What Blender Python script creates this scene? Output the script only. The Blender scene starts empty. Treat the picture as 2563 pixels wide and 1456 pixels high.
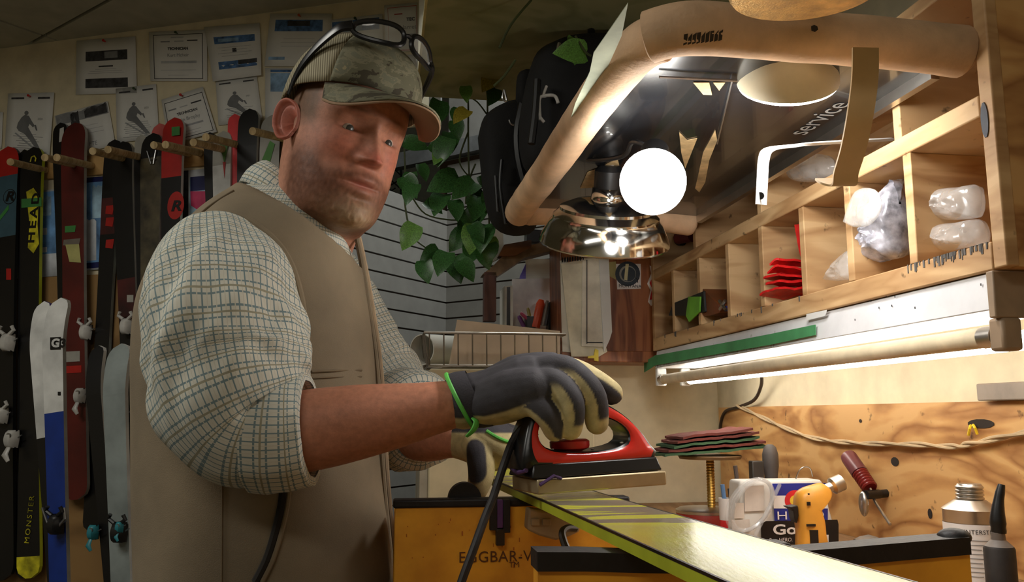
import bpy, bmesh, math, random
import numpy as np
from mathutils import Vector, Matrix, noise
from mathutils.bvhtree import BVHTree
random.seed(7)
R = math.radians
# ------------------------------------------------------------------ camera
F_PX, PITCH, CAM_Z = 2083.0, R(8.5), 1.15
scn = bpy.context.scene
col = scn.collection
cd = bpy.data.cameras.new('camera'); cam = bpy.data.objects.new('camera', cd); col.objects.link(cam)
cam.location = (0, 0, CAM_Z); cam.rotation_euler = (R(90) + PITCH, 0, 0)
cd.sensor_width = 36.0; cd.lens = 36.0 * F_PX / 2563.0; cd.clip_start = .02; cd.clip_end = 100
scn.camera = cam
# ------------------------------------------------------------------ world, lights, exposure
wd = bpy.data.worlds.new('world'); scn.world = wd; wd.use_nodes = True
wd.node_tree.nodes['Background'].inputs[0].default_value = (.95, 1.0, .92, 1)
wd.node_tree.nodes['Background'].inputs[1].default_value = 0.0
def area(name, loc, rot, sx, sy, power, color):
    l = bpy.data.lights.new(name, 'AREA'); l.shape = 'RECTANGLE'; l.size = sx; l.size_y = sy; l.energy = power; l.color = color
    o = bpy.data.objects.new(name, l); col.objects.link(o); o.location = loc; o.rotation_euler = rot; o['kind'] = 'helper'
    return o
# the shop's own ceiling lamps, all above or behind the picture: over the camera, over the ski rack, over the sales room
area('shop_ceiling_lamp_offscreen', (-.75, -.75, 2.40), (0, 0, 0), 1.2, .3, 13, (1, .95, .86))
area('rack_ceiling_lamp_offscreen', (-1.75, .75, 2.40), (0, 0, R(20)), 1.2, .3, 22, (1, .97, .88))
area('sales_room_ceiling_lamp_offscreen', (.35, 3.0, 3.4), (0, 0, 0), .6, .6, 26, (.96, 1, .97))
P_BULB, P_TUBE = 62.0, 13.0
vs = scn.view_settings
vs.view_transform = 'Standard'; vs.look = 'None'; vs.exposure = 0.0; vs.gamma = 1.0; vs.use_curve_mapping = False

# ------------------------------------------------------------------ pixel -> place helpers
FW = Vector((0, math.cos(PITCH), math.sin(PITCH))); UP = Vector((0, -math.sin(PITCH), math.cos(PITCH)))
CAM = Vector((0, 0, CAM_Z))
def ray(px, py): return (Vector((1, 0, 0)) * ((px - 1281.5) / F_PX) + UP * ((728 - py) / F_PX) + FW).normalized()
def PP(px, py, p0, n):
    d = ray(px, py); n = Vector(n); return CAM + d * ((Vector(p0) - CAM).dot(n) / d.dot(n))
def P(px, py, Y): return PP(px, py, (0, Y, 0), (0, 1, 0))
def PZ(px, py, z): return PP(px, py, (0, 0, z), (0, 0, 1))
TH = R(8.67)
DV = Vector((-math.sin(TH), math.cos(TH), 0)); NU = Vector((math.cos(TH), math.sin(TH), 0)); ZZ = Vector((0, 0, 1))
def W(u, v, z): return NU * u + DV * v + ZZ * z          # bench frame: u across the bench, v along it
def PU(px, py, u): return PP(px, py, NU * u, NU)
def PV(px, py, v): return PP(px, py, DV * v, DV)
def uvz(p): return p.dot(NU), p.dot(DV), p.z
SKI_P0 = PZ(340, 76, 2.44); SKI_A = R(-75.5)
SKI_D = Vector((-math.sin(SKI_A), -math.cos(SKI_A), 0))   # along the ski wall, towards the right
SKI_N = Vector((-SKI_D.y * -1, -SKI_D.x, 0)).normalized()
if SKI_N.dot(-SKI_P0) < 0: SKI_N = -SKI_N
def PS(px, py, off=0.0): return PP(px, py, SKI_P0 + SKI_N * off, SKI_N)   # on the ski wall, off metres in front

# ------------------------------------------------------------------ materials
def lin(c):
    return tuple(((x / 255) / 12.92 if x / 255 <= .04045 else ((x / 255 + .055) / 1.055) ** 2.4) for x in c)
MATS = {}
def newmat(name):
    m = bpy.data.materials.new(name); m.use_nodes = True
    nt = m.node_tree; b = nt.nodes['Principled BSDF']; MATS[name] = m
    return m, nt, b
def L(nt, a, b): nt.links.new(a, b)
def ramp(nt, stops, fac=None):
    r = nt.nodes.new('ShaderNodeValToRGB'); e = r.color_ramp.elements
    while len(e) < len(stops): e.new(.5)
    for el, (p, c) in zip(e, stops): el.position = p; el.color = (*lin(c), 1)
    if fac is not None: L(nt, fac, r.inputs[0])
    return r
def nz(nt, scale, detail=4, vec=None, rough=.55, dist=0):
    n = nt.nodes.new('ShaderNodeTexNoise'); n.inputs['Scale'].default_value = scale; n.inputs['Detail'].default_value = detail
    n.inputs['Roughness'].default_value = rough; n.inputs['Distortion'].default_value = dist
    if vec is not None: L(nt, vec, n.inputs['Vector'])
    return n
def coords(nt, scale=(1, 1, 1), kind='Object', rot=(0, 0, 0)):
    t = nt.nodes.new('ShaderNodeTexCoord'); mp = nt.nodes.new('ShaderNodeMapping')
    mp.inputs['Scale'].default_value = scale; mp.inputs['Rotation'].default_value = rot
    L(nt, t.outputs[kind], mp.inputs[0]); return mp.outputs[0]
def bump(nt, b, h, strength=.3, dist=.002):
    n = nt.nodes.new('ShaderNodeBump'); n.inputs['Strength'].default_value = strength; n.inputs['Distance'].default_value = dist
    L(nt, h, n.inputs['Height']); L(nt, n.outputs[0], b.inputs['Normal'])
def M(name, c, rough=.6, metal=0.0, var=.12, scale=14, bmp=0.0, bscale=60, spec=.5, trans=0.0, alpha=1.0, coat=0.0, emit=0.0, sheen=0.0):
    if name in MATS: return MATS[name]
    m, nt, b = newmat(name)
    v = coords(nt); n = nz(nt, scale, 5, v)
    lo = tuple(max(0, x * (1 - var)) for x in c); hi = tuple(min(255, x * (1 + var)) for x in c)
    r = ramp(nt, [(.3, lo), (.7, hi)], n.outputs[0]); L(nt, r.outputs[0], b.inputs['Base Color'])
    b.inputs['Roughness'].default_value = rough; b.inputs['Metallic'].default_value = metal
    b.inputs['Specular IOR Level'].default_value = spec; b.inputs['Transmission Weight'].default_value = trans
    b.inputs['Alpha'].default_value = alpha; b.inputs['Coat Weight'].default_value = coat
    b.inputs['Sheen Weight'].default_value = sheen
    if emit:
        b.inputs['Emission Color'].default_value = (*lin(c), 1); b.inputs['Emission Strength'].default_value = emit
    if bmp:
        n2 = nz(nt, bscale, 4, v); bump(nt, b, n2.outputs[0], bmp)
    return m
def wood(name, c1, c2, c3, scale=(3, 3, 30), ring=3.0, rough=.6, spots=True, rot=(0, 0, 0), kind='Object'):
    m, nt, b = newmat(name)
    v = coords(nt, scale, kind, rot)
    n1 = nz(nt, ring, 3, v, .5, .6)
    w = nt.nodes.new('ShaderNodeMath'); w.operation = 'MULTIPLY'; L(nt, n1.outputs[0], w.inputs[0]); w.inputs[1].default_value = 9
    fr = nt.nodes.new('ShaderNodeMath'); fr.operation = 'PINGPONG'; L(nt, w.outputs[0], fr.inputs[0]); fr.inputs[1].default_value = 1
    n2 = nz(nt, ring * 9, 4, v); mx = nt.nodes.new('ShaderNodeMath'); mx.operation = 'MULTIPLY_ADD'
    L(nt, n2.outputs[0], mx.inputs[0]); mx.inputs[1].default_value = .45; L(nt, fr.outputs[0], mx.inputs[2])
    r = ramp(nt, [(.2, c1), (.75, c2), (1.0, c3)], mx.outputs[0])
    out = r.outputs[0]
    if spots:
        v2 = coords(nt, (1, 1, 1)); n3 = nz(nt, 38, 3, v2); r3 = ramp(nt, [(.66, (255, 255, 255)), (.74, (110, 100, 85))], n3.outputs[0])
        mm = nt.nodes.new('ShaderNodeMix'); mm.data_type = 'RGBA'; mm.blend_type = 'MULTIPLY'; mm.inputs[0].default_value = .8
        L(nt, out, mm.inputs[6]); L(nt, r3.outputs[0], mm.inputs[7]); out = mm.outputs[2]
    L(nt, out, b.inputs['Base Color']); b.inputs['Roughness'].default_value = rough
    bump(nt, b, n2.outputs[0], .15, .001)
    return m
def emitter(name, c, s):
    m, nt, b = newmat(name); b.inputs['Base Color'].default_value = (.8, .8, .8, 1)
    b.inputs['Emission Color'].default_value = (*c, 1); b.inputs['Emission Strength'].default_value = s
    return m
def glass(name, c=(255, 255, 255), rough=.08, ior=1.2, alpha=.3):
    if name in MATS: return MATS[name]
    m, nt, b = newmat(name); n = nz(nt, 40, 4, coords(nt))
    r = ramp(nt, [(.2, tuple(x * .85 for x in c)), (.8, c)], n.outputs[0]); L(nt, r.outputs[0], b.inputs['Base Color'])
    b.inputs['Roughness'].default_value = rough; b.inputs['Alpha'].default_value = alpha
    b.inputs['IOR'].default_value = ior + .3; b.inputs['Specular IOR Level'].default_value = .9
    return m

# ------------------------------------------------------------------ mesh helpers
class MB:
    def __init__(s): s.v = []; s.f = []; s.m = []; s.uv = []
    def add(s, vs_, fs, mi=0, uvs=None):
        o = len(s.v); s.v += [tuple(x) for x in vs_]
        for k, f in enumerate(fs):
            s.f.append(tuple(o + i for i in f)); s.m.append(mi if isinstance(mi, int) else mi[k])
            s.uv.append(None if uvs is None else uvs[k])
        return s
    def hexa(s, p, mi=0):   # p: 4 bottom + 4 top points in the same order
        return s.add(p, [(3, 2, 1, 0), (4, 5, 6, 7), (0, 1, 5, 4), (1, 2, 6, 5), (2, 3, 7, 6), (3, 0, 4, 7)], mi)
    def box(s, c, sx, sy, sz, X=Vector((1, 0, 0)), Y=Vector((0, 1, 0)), Z=Vector((0, 0, 1)), mi=0):
        c = Vector(c); q = []
        for z in (-1, 1):
            for x, y in ((-1, -1), (1, -1), (1, 1), (-1, 1)):
                q.append(c + X * (x * sx / 2) + Y * (y * sy / 2) + Z * (z * sz / 2))
        return s.hexa(q, mi)
    def wbox(s, u0, u1, v0, v1, z0, z1, mi=0):  # bench-frame box
        q = [W(u, v, z) for z in (z0, z1) for u, v in ((u0, v0), (u1, v0), (u1, v1), (u0, v1))]
        return s.hexa(q, mi)
    def prism(s, poly, ext, mi=0):
        n = len(poly); poly = [Vector(p) for p in poly]; ext = Vector(ext)
        fs = [tuple(range(n))[::-1], tuple(range(n, 2 * n))] + [(i, (i + 1) % n, n + (i + 1) % n, n + i) for i in range(n)]
        return s.add(poly + [p + ext for p in poly], fs, mi)
    def rings(s, rs, mi=0, cap=True, closed=True, uv=None):
        k = len(rs[0]); n = len(rs); vs_ = [p for r_ in rs for p in r_]; fs = []; us = []
        for i in range(n - 1):
            for j in range(k if closed else k - 1):
                j2 = (j + 1) % k
                fs.append((i * k + j, i * k + j2, (i + 1) * k + j2, (i + 1) * k + j))
                if uv is not None:
                    a, b_ = uv[i], uv[i + 1]
                    us.append((a[j], a[j + 1], b_[j + 1], b_[j]))
        if cap and closed:
            fs.append(tuple(range(k))[::-1]); fs.append(tuple((n - 1) * k + j for j in range(k)))
            if uv is not None: us += [tuple(uv[0][:k])[::-1], tuple(uv[-1][:k])]
        return s.add(vs_, fs, mi, us if uv is not None else None)
    def tube(s, pts, r=.01, seg=10, mi=0, cap=True, flat=1.0, up=None):
        pts = [Vector(p) for p in pts]; n = len(pts); rr = r if hasattr(r, '__len__') else [r] * n
        t0 = (pts[1] - pts[0]).normalized()
        a = Vector(up) if up is not None else (Vector((0, 0, 1)) if abs(t0.z) < .9 else Vector((1, 0, 0)))
        rs = []
        for i in range(n):
            t = (pts[min(i + 1, n - 1)] - pts[max(i - 1, 0)]).normalized()
            a = (a - t * a.dot(t)).normalized(); b_ = t.cross(a)
            rs.append([pts[i] + (a * math.cos(q) * flat + b_ * math.sin(q)) * rr[i] for q in (2 * math.pi * j / seg for j in range(seg))])
        return s.rings(rs, mi, cap)
    def lathe(s, prof, o, axis=(0, 0, 1), seg=28, mi=0, cap=True):
        o = Vector(o); Z = Vector(axis).normalized(); X = Z.orthogonal().normalized(); Y = Z.cross(X)
        rs = [[o + Z * h + (X * math.cos(q) + Y * math.sin(q)) * max(r, 1e-4) for q in (2 * math.pi * j / seg for j in range(seg))] for r, h in prof]
        return s.rings(rs, mi, cap)
    def ball(s, c, r, mi=0, nu=16, nv=10, sc=(1, 1, 1)):
        c = Vector(c); rs = []
        for i in range(nv + 1):
            t = math.pi * (i + .02) / (nv + .04)
            rs.append([c + Vector((sc[0] * r * math.sin(t) * math.cos(q), sc[1] * r * math.sin(t) * math.sin(q), -sc[2] * r * math.cos(t))) for q in (2 * math.pi * j / nu for j in range(nu))])
        return s.rings(rs, mi)
    def build(s, name, mats, parent=None, smooth=True, ang=35):
        me = bpy.data.meshes.new(name); me.from_pydata(s.v, [], s.f); me.update()
        for m_ in (mats if isinstance(mats, (list, tuple)) else [mats]): me.materials.append(m_)
        me.polygons.foreach_set('material_index', s.m)
        if any(x is not None for x in s.uv):
            ul = me.uv_layers.new(name='UVMap')
            for p_, u_ in zip(me.polygons, s.uv):
                if u_ is None: continue
                for li, c in zip(p_.loop_indices, u_): ul.data[li].uv = c
        if smooth:
            me.shade_smooth(); me.set_sharp_from_angle(angle=R(ang))
        return link(name, me, parent)
def link(name, me, parent=None):
    o = bpy.data.objects.new(name, me); col.objects.link(o)
    if parent is not None:
        o.parent = parent; o.location = -wloc(parent)
    return o
def wloc(o):
    l = o.location.copy()
    while o.parent is not None: o = o.parent; l += o.location
    return l
def tag(o, label, cat, group=None, kind=None):
    if label: o['label'] = label
    if cat: o['category'] = cat
    if group: o['group'] = group
    if kind: o['kind'] = kind
    return o
def struct(o, label=None):
    o['kind'] = 'structure'
    if label: o['label'] = label
    return o
def thing(name, label, cat, loc, group=None):
    o = bpy.data.objects.new(name, None); o.empty_display_size = .05; col.objects.link(o); o.location = loc
    return tag(o, label, cat, group)
def bevel(o, w=.003, seg=2):
    m = o.modifiers.new('bevel', 'BEVEL'); m.width = w; m.segments = seg; m.limit_method = 'ANGLE'; m.angle_limit = R(40); return o
def text(s, size, o, X, Y, mat, parent, ext=.0004, align='CENTER', name='lettering', shear=0, space=1.0, wscale=1.0, bold=0.0):
    cu = bpy.data.curves.new('txt', 'FONT'); cu.body = s; cu.size = size; cu.align_x = align; cu.align_y = 'CENTER'; cu.shear = shear
    cu.space_character = space; cu.offset = bold; cu.resolution_u = 3
    t = bpy.data.objects.new('txt', cu); col.objects.link(t)
    dg = bpy.context.evaluated_depsgraph_get(); me = bpy.data.meshes.new_from_object(t.evaluated_get(dg))
    bpy.data.objects.remove(t); X = Vector(X).normalized(); Y = Vector(Y).normalized(); N = X.cross(Y); o = Vector(o)
    for v in me.vertices: v.co = o + X * v.co.x * wscale + Y * v.co.y + N * ext
    me.materials.clear(); me.materials.append(mat); me.name = name
    return link(name, me, parent)
def smoothpath(pts, n=6):
    pts = [Vector(p) for p in pts]; q = [pts[0]] + pts + [pts[-1]]; out = []
    for i in range(1, len(q) - 2):
        for k in range(n):
            t = k / n; p0, p1, p2, p3 = q[i - 1:i + 3]
            out.append(.5 * ((2 * p1) + (p2 - p0) * t + (2 * p0 - 5 * p1 + 4 * p2 - p3) * t * t + (3 * p1 - p0 - 3 * p2 + p3) * t ** 3))
    return out + [pts[-1]]
def interp(tab, x):
    xs = [a[0] for a in tab]; return [float(np.interp(x, xs, [a[k] for a in tab])) for k in range(1, len(tab[0]))]
def surf_hit(obj, px, py):
    me = obj.data; off = wloc(obj)
    bv = BVHTree.FromPolygons([v.co + off for v in me.vertices], [p.vertices for p in me.polygons])
    h = bv.ray_cast(CAM, ray(px, py)); return (h[0], h[1]) if h[0] is not None else (None, None)

# ================================================================== THE SETTING
m_cream = M('cream_wall_paint', (214, 203, 172), .75, var=.05, bmp=.1, bscale=90)
m_beige = M('beige_paint', (186, 172, 138), .7, var=.06, bmp=.08)
m_ceil = M('ceiling_board', (172, 168, 146), .9, var=.05)
m_floor = M('grey_brown_floor', (84, 78, 70), .7, var=.2, scale=5)
m_white = M('white_paint', (235, 236, 232), .6, var=.03)
m_slat = M('grey_slatwall', (146, 144, 140), .55, var=.04)
m_groove = M('slat_groove_brown', (78, 60, 46), .8)
m_greyband = M('grey_beam_paint', (120, 122, 124), .6)
m_black = M('black_plastic', (16, 16, 17), .42, var=.25)
m_blackmat = M('black_fabric', (17, 17, 18), .85, var=.3, bmp=.3, bscale=300)
m_steel = M('steel', (190, 190, 190), .28, 1.0, var=.08)
m_alu = M('brushed_aluminium', (205, 200, 192), .32, 1.0, var=.06)
m_paper = M('white_paper', (218, 218, 214), .8, var=.02)
m_cardw = M('off_white_card', (208, 204, 192), .8, var=.03)
m_wood = wood('raw_fir_wood', (172, 132, 88), (198, 160, 114), (212, 177, 130), (1.2, 1.2, 7), 1.6)
m_ply = wood('plywood_backboard', (152, 102, 54), (196, 148, 90), (208, 164, 106), (1.6, 1.6, 5), 1.7)
m_brown = wood('varnished_brown_wood', (112, 62, 36), (150, 92, 58), (164, 104, 66), (9, 9, 1.2), 2, .35, False)
m_darkwood = wood('dark_stained_plywood', (62, 34, 14), (96, 56, 22), (112, 66, 28), (2, 2, 3), 3)
m_pale = wood('pale_dowel_wood', (152, 128, 84), (178, 152, 104), (190, 166, 120), (20, 20, 2), 1.5, .6, False)
m_olive = wood('thin_shelf_plywood', (150, 146, 96), (164, 158, 108), (174, 166, 116), (2, 3, 2), 1.5, .75, False)
m_bench = wood('worn_bench_top', (132, 100, 66), (152, 118, 82), (162, 128, 90), (6, 1, 3), 2)
m_green = M('green_masking_tape', (76, 148, 96), .6, var=.1, bmp=.2, bscale=120)

b = MB(); b.wbox(-4, 4, -3, 8, -.05, 0); struct(b.build('floor', m_floor), 'grey brown shop floor')
# ceiling: flat boards butted in a grid; a real gap between boards
GA = R(36); ca = Vector((math.sin(GA), math.cos(GA), 0)); cb = Vector((-math.cos(GA), math.sin(GA), 0))
cx = PZ(110, 90, 2.44)
ceil = MB(); ceil.hexa([Vector((-4.5, -2.6, 2.47)), Vector((1.6, -2.6, 2.47)), SKI_P0 + SKI_D * 1.02 + ZZ * .03 + Vector((.7, -.05, 0)), SKI_P0 - SKI_D * 3.0 + ZZ * .03,
                           Vector((-4.5, -2.6, 2.5)), Vector((1.6, -2.6, 2.5)), SKI_P0 + SKI_D * 1.02 + ZZ * .06 + Vector((.7, -.05, 0)), SKI_P0 - SKI_D * 3.0 + ZZ * .06])
ceil = struct(ceil.build('ceiling', m_ceil), 'flat boarded ceiling')
def clip_poly(poly, p0, n):
    out = []
    for i in range(len(poly)):
        a, c = poly[i], poly[(i + 1) % len(poly)]; da, dc = (a - p0).dot(n), (c - p0).dot(n)
        if da >= 0: out.append(a)
        if da * dc < 0: out.append(a + (c - a) * (da / (da - dc)))
    return out
for i in range(-3, 4):
    for j in range(-4, 4):
        q = [cx + ca * (i * 1.22 + s * 1.214) + cb * (j * 1.22 + t * 1.214) for s, t in ((.005, .005), (1, .005), (1, 1), (.005, 1))]
        q = clip_poly(q, SKI_P0 + SKI_N * .002, SKI_N)
        if len(q) >= 3: q = clip_poly(q, Vector((1.4, 0, 0)), Vector((-1, 0, 0)))
        if len(q) >= 3: q = clip_poly(q, Vector((0, -2.5, 0)), Vector((0, 1, 0)))
        if len(q) >= 3:
            b = MB(); b.prism(q, (0, 0, .03)); b.build('panel', m_ceil, ceil, smooth=False)
# ski wall: full height to behind the man's head, then a header over the doorway
def swbox(b, s0, s1, z0, z1, t0=-.1, t1=0.0):
    q = [SKI_P0 + SKI_D * s + SKI_N * t for s, t in ((s0, t1), (s1, t1), (s1, t0), (s0, t0))]
    b.hexa([Vector((p.x, p.y, z0)) for p in q] + [Vector((p.x, p.y, z1)) for p in q])
s_open = (PS(850, 300) - SKI_P0).dot(SKI_D); s_end = (PS(1047, 100) - SKI_P0).dot(SKI_D); z_head = PS(1000, 292).z
b = MB(); swbox(b, -3.2, s_open, 0, 2.44); swbox(b, s_open, s_end, z_head, 2.44)
struct(b.build('wall_left', m_cream, smooth=False), 'cream painted wall behind the hanging skis')
# far partition of slatwall: two legs meeting in a corner
CORN = P(1117, 700, 3.96); CORN.z = 0
dl = Vector((-math.sin(R(30.7)), -math.cos(R(30.7)), 0)); dr = Vector((math.sin(R(56.4)), -math.cos(R(56.4)), 0))
def slatleg(name, d, n, length, ztop, label):
    back = MB(); back.box(CORN + d * (length / 2 - .03) - n * .03 + ZZ * (ztop / 2), length + .06, .03, ztop - .01, d, n)
    root = struct(back.build(name, m_groove, smooth=False), label)
    z = .012
    me = None
    while z < ztop - .03:
        h = min(.0685, ztop - z)
        b = MB(); b.box(CORN + d * (length / 2) - n * .008 + ZZ * (z + h / 2), length, .016, h, d, n); b.build('slat', m_slat, root, smooth=False)
        z += .0762
nl = Vector((-dl.y, dl.x, 0)); nl = nl if nl.dot(-CORN) > 0 else -nl
nr = Vector((-dr.y, dr.x, 0)); nr = nr if nr.dot(-CORN) > 0 else -nr
slatleg('wall_partition', dl, nl, 1.25, 2.135, 'low grey slatwall partition')
slatleg('wall_back', dr, nr, 2.6, 2.40, 'grey slatwall beside the partition')
b = MB(); b.box(CORN + dr * 1.3 - dr * .1 + ZZ * 2.44, 3.2, .05, .075, dr, nr); b.build('trim_1', m_greyband, smooth=False)['kind'] = 'structure'
b = MB(); b.box(CORN + dr * 1.3 - nr * .02 + ZZ * 2.95, 2.6, .03, .95, dr, nr); struct(b.build('wall_upper', m_slat, smooth=False))
b = MB(); b.box((0, 6.2, 2), 9, .1, 4.4); struct(b.build('wall_far', m_white, smooth=False), 'bright white wall of the sales room')
b = MB(); b.box((0, 4.2, 3.9), 9, 4.4, .05); struct(b.build('ceiling_far', m_white, smooth=False))
# bench wall and end wall
WALL_U, END_V = .95, 2.30
b = MB(); b.wbox(WALL_U, WALL_U + .1, -2.7, END_V, 0, 2.6); struct(b.build('wall_right', m_cream, smooth=False), 'cream wall behind the workbench')
b = MB(); b.box((-1.5, -2.6, 1.22), 6.2, .1, 2.44); struct(b.build('wall_rear', m_cream, smooth=False), 'cream wall behind the camera')
b = MB(); b.box((-4.35, .4, 1.22), .1, 6.2, 2.44); struct(b.build('wall_side', m_cream, smooth=False), 'cream side wall of the shop')
u_e = uvz(PV(1478, 1100, END_V))[0]
b = MB(); b.wbox(u_e, WALL_U + .1, END_V, END_V + .08, 0, 2.6); struct(b.build('wall_end', m_cream, smooth=False), 'cream end wall of the bench nook')
# ================================================================== BENCH, BACKBOARD
BZ = .91
bench = thing('workbench', 'worn wooden workbench top carrying vises and tools', 'workbench', W(.5, 1, 0))
b = MB(); b.wbox(.045, WALL_U - .012, -.35, 2.0, BZ - .05, BZ); b.wbox(.535, WALL_U - .012, 2.0, END_V - .01, BZ - .05, BZ); bevel(b.build('bench_top', m_bench, bench), .004)
for u in (.085, .86):
    for v in (-.28, .95, 1.9):
        b = MB(); b.wbox(u, u + .08, v, v + .08, 0, BZ - .05); b.build('leg', m_wood, bench)
b = MB(); b.wbox(.06, .08, -.3, 1.98, BZ - .2, BZ - .05); b.build('apron', m_wood, bench)
b = MB(); b.wbox(WALL_U - .014, WALL_U - .001, -.4, 2.262, BZ, 1.172)
bb = tag(b.build('plywood_backboard', m_ply, smooth=False), 'knotty plywood board along the wall behind the bench', 'backboard')
m_dark = M('dark_knots_and_hole', (38, 30, 24), .9)
for px, py, w, h in ((2455, 1060, 46, 20), (2328, 1285, 8, 22), (2154, 1053, 6, 8), (2240, 1155, 16, 20)):  # first disc paints in the darkness of the chipped hole; the others are knots
    p = PU(px, py, WALL_U - .0145); s = (p - CAM).length / F_PX
    b = MB(); b.lathe([(1, 0), (1, .0006)], (0, 0, 0), seg=12); b.v = [p + DV * (x * w * s * .9) + ZZ * (y * h * s * .5) - NU * z for x, y, z in b.v]
    b.build('knot_and_hole', m_dark, bb, smooth=False)
# chipped hole with two yellow wires
for k, (a, c) in enumerate((((2424, 1088), (2430, 1064)), ((2446, 1086), (2436, 1063)))):
    b = MB(); b.tube([PU(a[0], a[1], WALL_U - .02), PU((a[0] + c[0]) / 2, (a[1] + c[1]) / 2 - 3, WALL_U - .024), PU(c[0], c[1], WALL_U - .018)], .0022, 6)
    b.build('wire', M('yellow_wire', (226, 196, 40), .5), bb)
# grey bar on top of the backboard
a = PU(2460, 1003, WALL_U - .02)
b = MB(); b.wbox(WALL_U - .03, WALL_U - .002, a.dot(DV) - .55, a.dot(DV), 1.1725, 1.199)
tag(bevel(b.build('metal_bar', M('dull_grey_bar', (132, 120, 108), .6)), .002), 'dull grey metal bar lying on the plywood edge', 'bar')

# ================================================================== PIGEONHOLE UNIT (u .70 front .. wall)
SF, SB = .70, WALL_U - .004
VN, VFAR = .862, 2.10
unit = thing('pigeonhole_shelf', 'worn wooden pigeonhole shelf with rows of open compartments', 'shelf', W(.8, 1.5, 1.33))
T = .017
b = MB(); b.wbox(SF, SB, VN, VFAR, 1.318, 1.352); bevel(b.build('bottom_board', m_wood, unit), .002)
b = MB(); b.wbox(SF, SB, VN, VFAR, 1.505, 1.532); bevel(b.build('shelf_board', m_wood, unit), .002)
b = MB(); b.wbox(SF + .02, SB, VN, VFAR, 1.70, 1.72); bevel(b.build('shelf_board', m_wood, unit), .002)
b = MB(); b.wbox(SB - .006, SB, VN, VFAR, 1.352, 1.72); b.build('back_panel', m_wood, unit)
b = MB(); b.wbox(SF - .004, SF + .012, VN - .028, VN - .006, 1.318, 1.95); bevel(b.build('end_post', m_wood, unit), .002)
b = MB(); b.wbox(SF + .012, WALL_U + .02, VN - .026, VN - .008, 1.318, 1.95); b.build('end_panel', m_ply, unit)
b = MB(); b.wbox(SF, SB, VFAR, VFAR + T, 1.318, 1.72); bevel(b.build('end_panel', m_wood, unit), .0015)
for v in (1.0, 1.15, 1.30, 1.452, 1.615, 1.775, 1.942):
    b = MB(); j = random.uniform(-.003, .003)
    b.wbox(SF + .002 + j, SB, v, v + T, 1.352, 1.505); bevel(b.build('divider', m_wood, unit), .0015)
for v in (1.02, 1.46, 1.80):
    b = MB(); b.wbox(SF + .004, SB, v, v + T, 1.532, 1.70); bevel(b.build('divider', m_wood, unit), .0015)
b = MB()
for k in range(60):
    v = random.uniform(VN + .005, 1.02) if k < 44 else random.uniform(1.3, 2.05); h = random.uniform(.003, .012)
    b.wbox(SF - .0008, SF + .001, v, v + random.uniform(.001, .004), 1.351 - h, 1.3525)
o = b.build('paint_smear', M('grey_smear', (92, 88, 84), .7), unit, smooth=False); o['kind'] = 'stuff'
p = PU(2465, 300, SF - .0045); b = MB(); b.lathe([(1, 0), (1, .0008)], (0, 0, 0), seg=12); b.v = [p + DV * (x * .006) + ZZ * (y * .022) - NU * z for x, y, z in b.v]
b.build('paint_smear', M('slate_paint', (58, 62, 72), .6), unit)

# ------------------------------------------------------------------ fluorescent fixture under the shelf
m_fix = M('white_enamel', (222, 222, 224), .38, var=.06, scale=9)
m_fixdirty = M('streaked_enamel', (190, 190, 186), .5, var=.22, scale=60)
fx = thing('fluorescent_fixture', 'white enamelled fluorescent batten under the pigeonhole shelf', 'light fixture', W(.75, 1.5, 1.27))
VF0, VF1 = .872, 2.105
b = MB(); b.hexa([W(SF, VF0, 1.272), W(SF, VF1, 1.272), W(SF + .11, VF1, 1.272), W(SF + .11, VF0, 1.272), W(SF + .006, VF0, 1.317), W(SF + .006, VF1, 1.317), W(SF + .104, VF1, 1.317), W(SF + .104, VF0, 1.317)])
bevel(b.build('housing', m_fix, fx), .0015)
b = MB()
for k in range(70):
    v = random.uniform(1.42, 2.09); h = random.uniform(.008, .034); w = random.uniform(.003, .012)
    b.add([W(SF + .0004 - .0012, v, 1.2735), W(SF + .0004 - .0012, v + w, 1.2735), W(SF + .0044 - .0012, v + w * .6, 1.274 + h), W(SF + .0044 - .0012, v + w * .2, 1.274 + h)], [(0, 1, 2, 3)])
o = b.build('wax_streak', m_fixdirty, fx, smooth=False); o['kind'] = 'stuff'
b = MB()
for px, py in ((2455, 668), (2455, 712), (2290, 770), (2180, 752), (2200, 770), (2218, 740), (2232, 765), (2240, 742), (2140, 800), (2380, 690), (2080, 832)):
    p = PU(px, py, SF - .0006 + .003); b.box(p, .0016, .0004, .003, DV, NU)
o = b.build('screw', M('dark_screw', (40, 40, 40), .5), fx, smooth=False); o['kind'] = 'stuff'
b = MB(); b.wbox(SF - .003, SF + .118, VF0 - .012, VF0, 1.262, 1.3175); bevel(b.build('end_cap', M('taupe_cap', (150, 128, 104), .5), fx), .002)
b = MB(); b.wbox(SF + .004, SF + .03, VF0 - .012, VF0 + .012, 1.224, 1.263); bevel(b.build('tube_socket', M('taupe_cap', (150, 128, 104), .5), fx), .004)
b = MB(); b.wbox(SF + .07, SF + .1, VF0 - .012, VF0 + .012, 1.224, 1.263); bevel(b.build('tube_socket', M('taupe_cap', (150, 128, 104), .5), fx), .004)
for u_ in (.004, .07):
    b = MB(); b.wbox(SF + u_, SF + u_ + .026, VF1 - .004, VF1 + .012, 1.226, 1.272); bevel(b.build('tube_socket', m_white, fx), .003)
m_off = M('unlit_tube_glass', (228, 212, 180), .25, var=.06, scale=25, spec=.6)
m_lit = emitter('lit_tube_glass', (1, .95, .86), P_TUBE)
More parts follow.
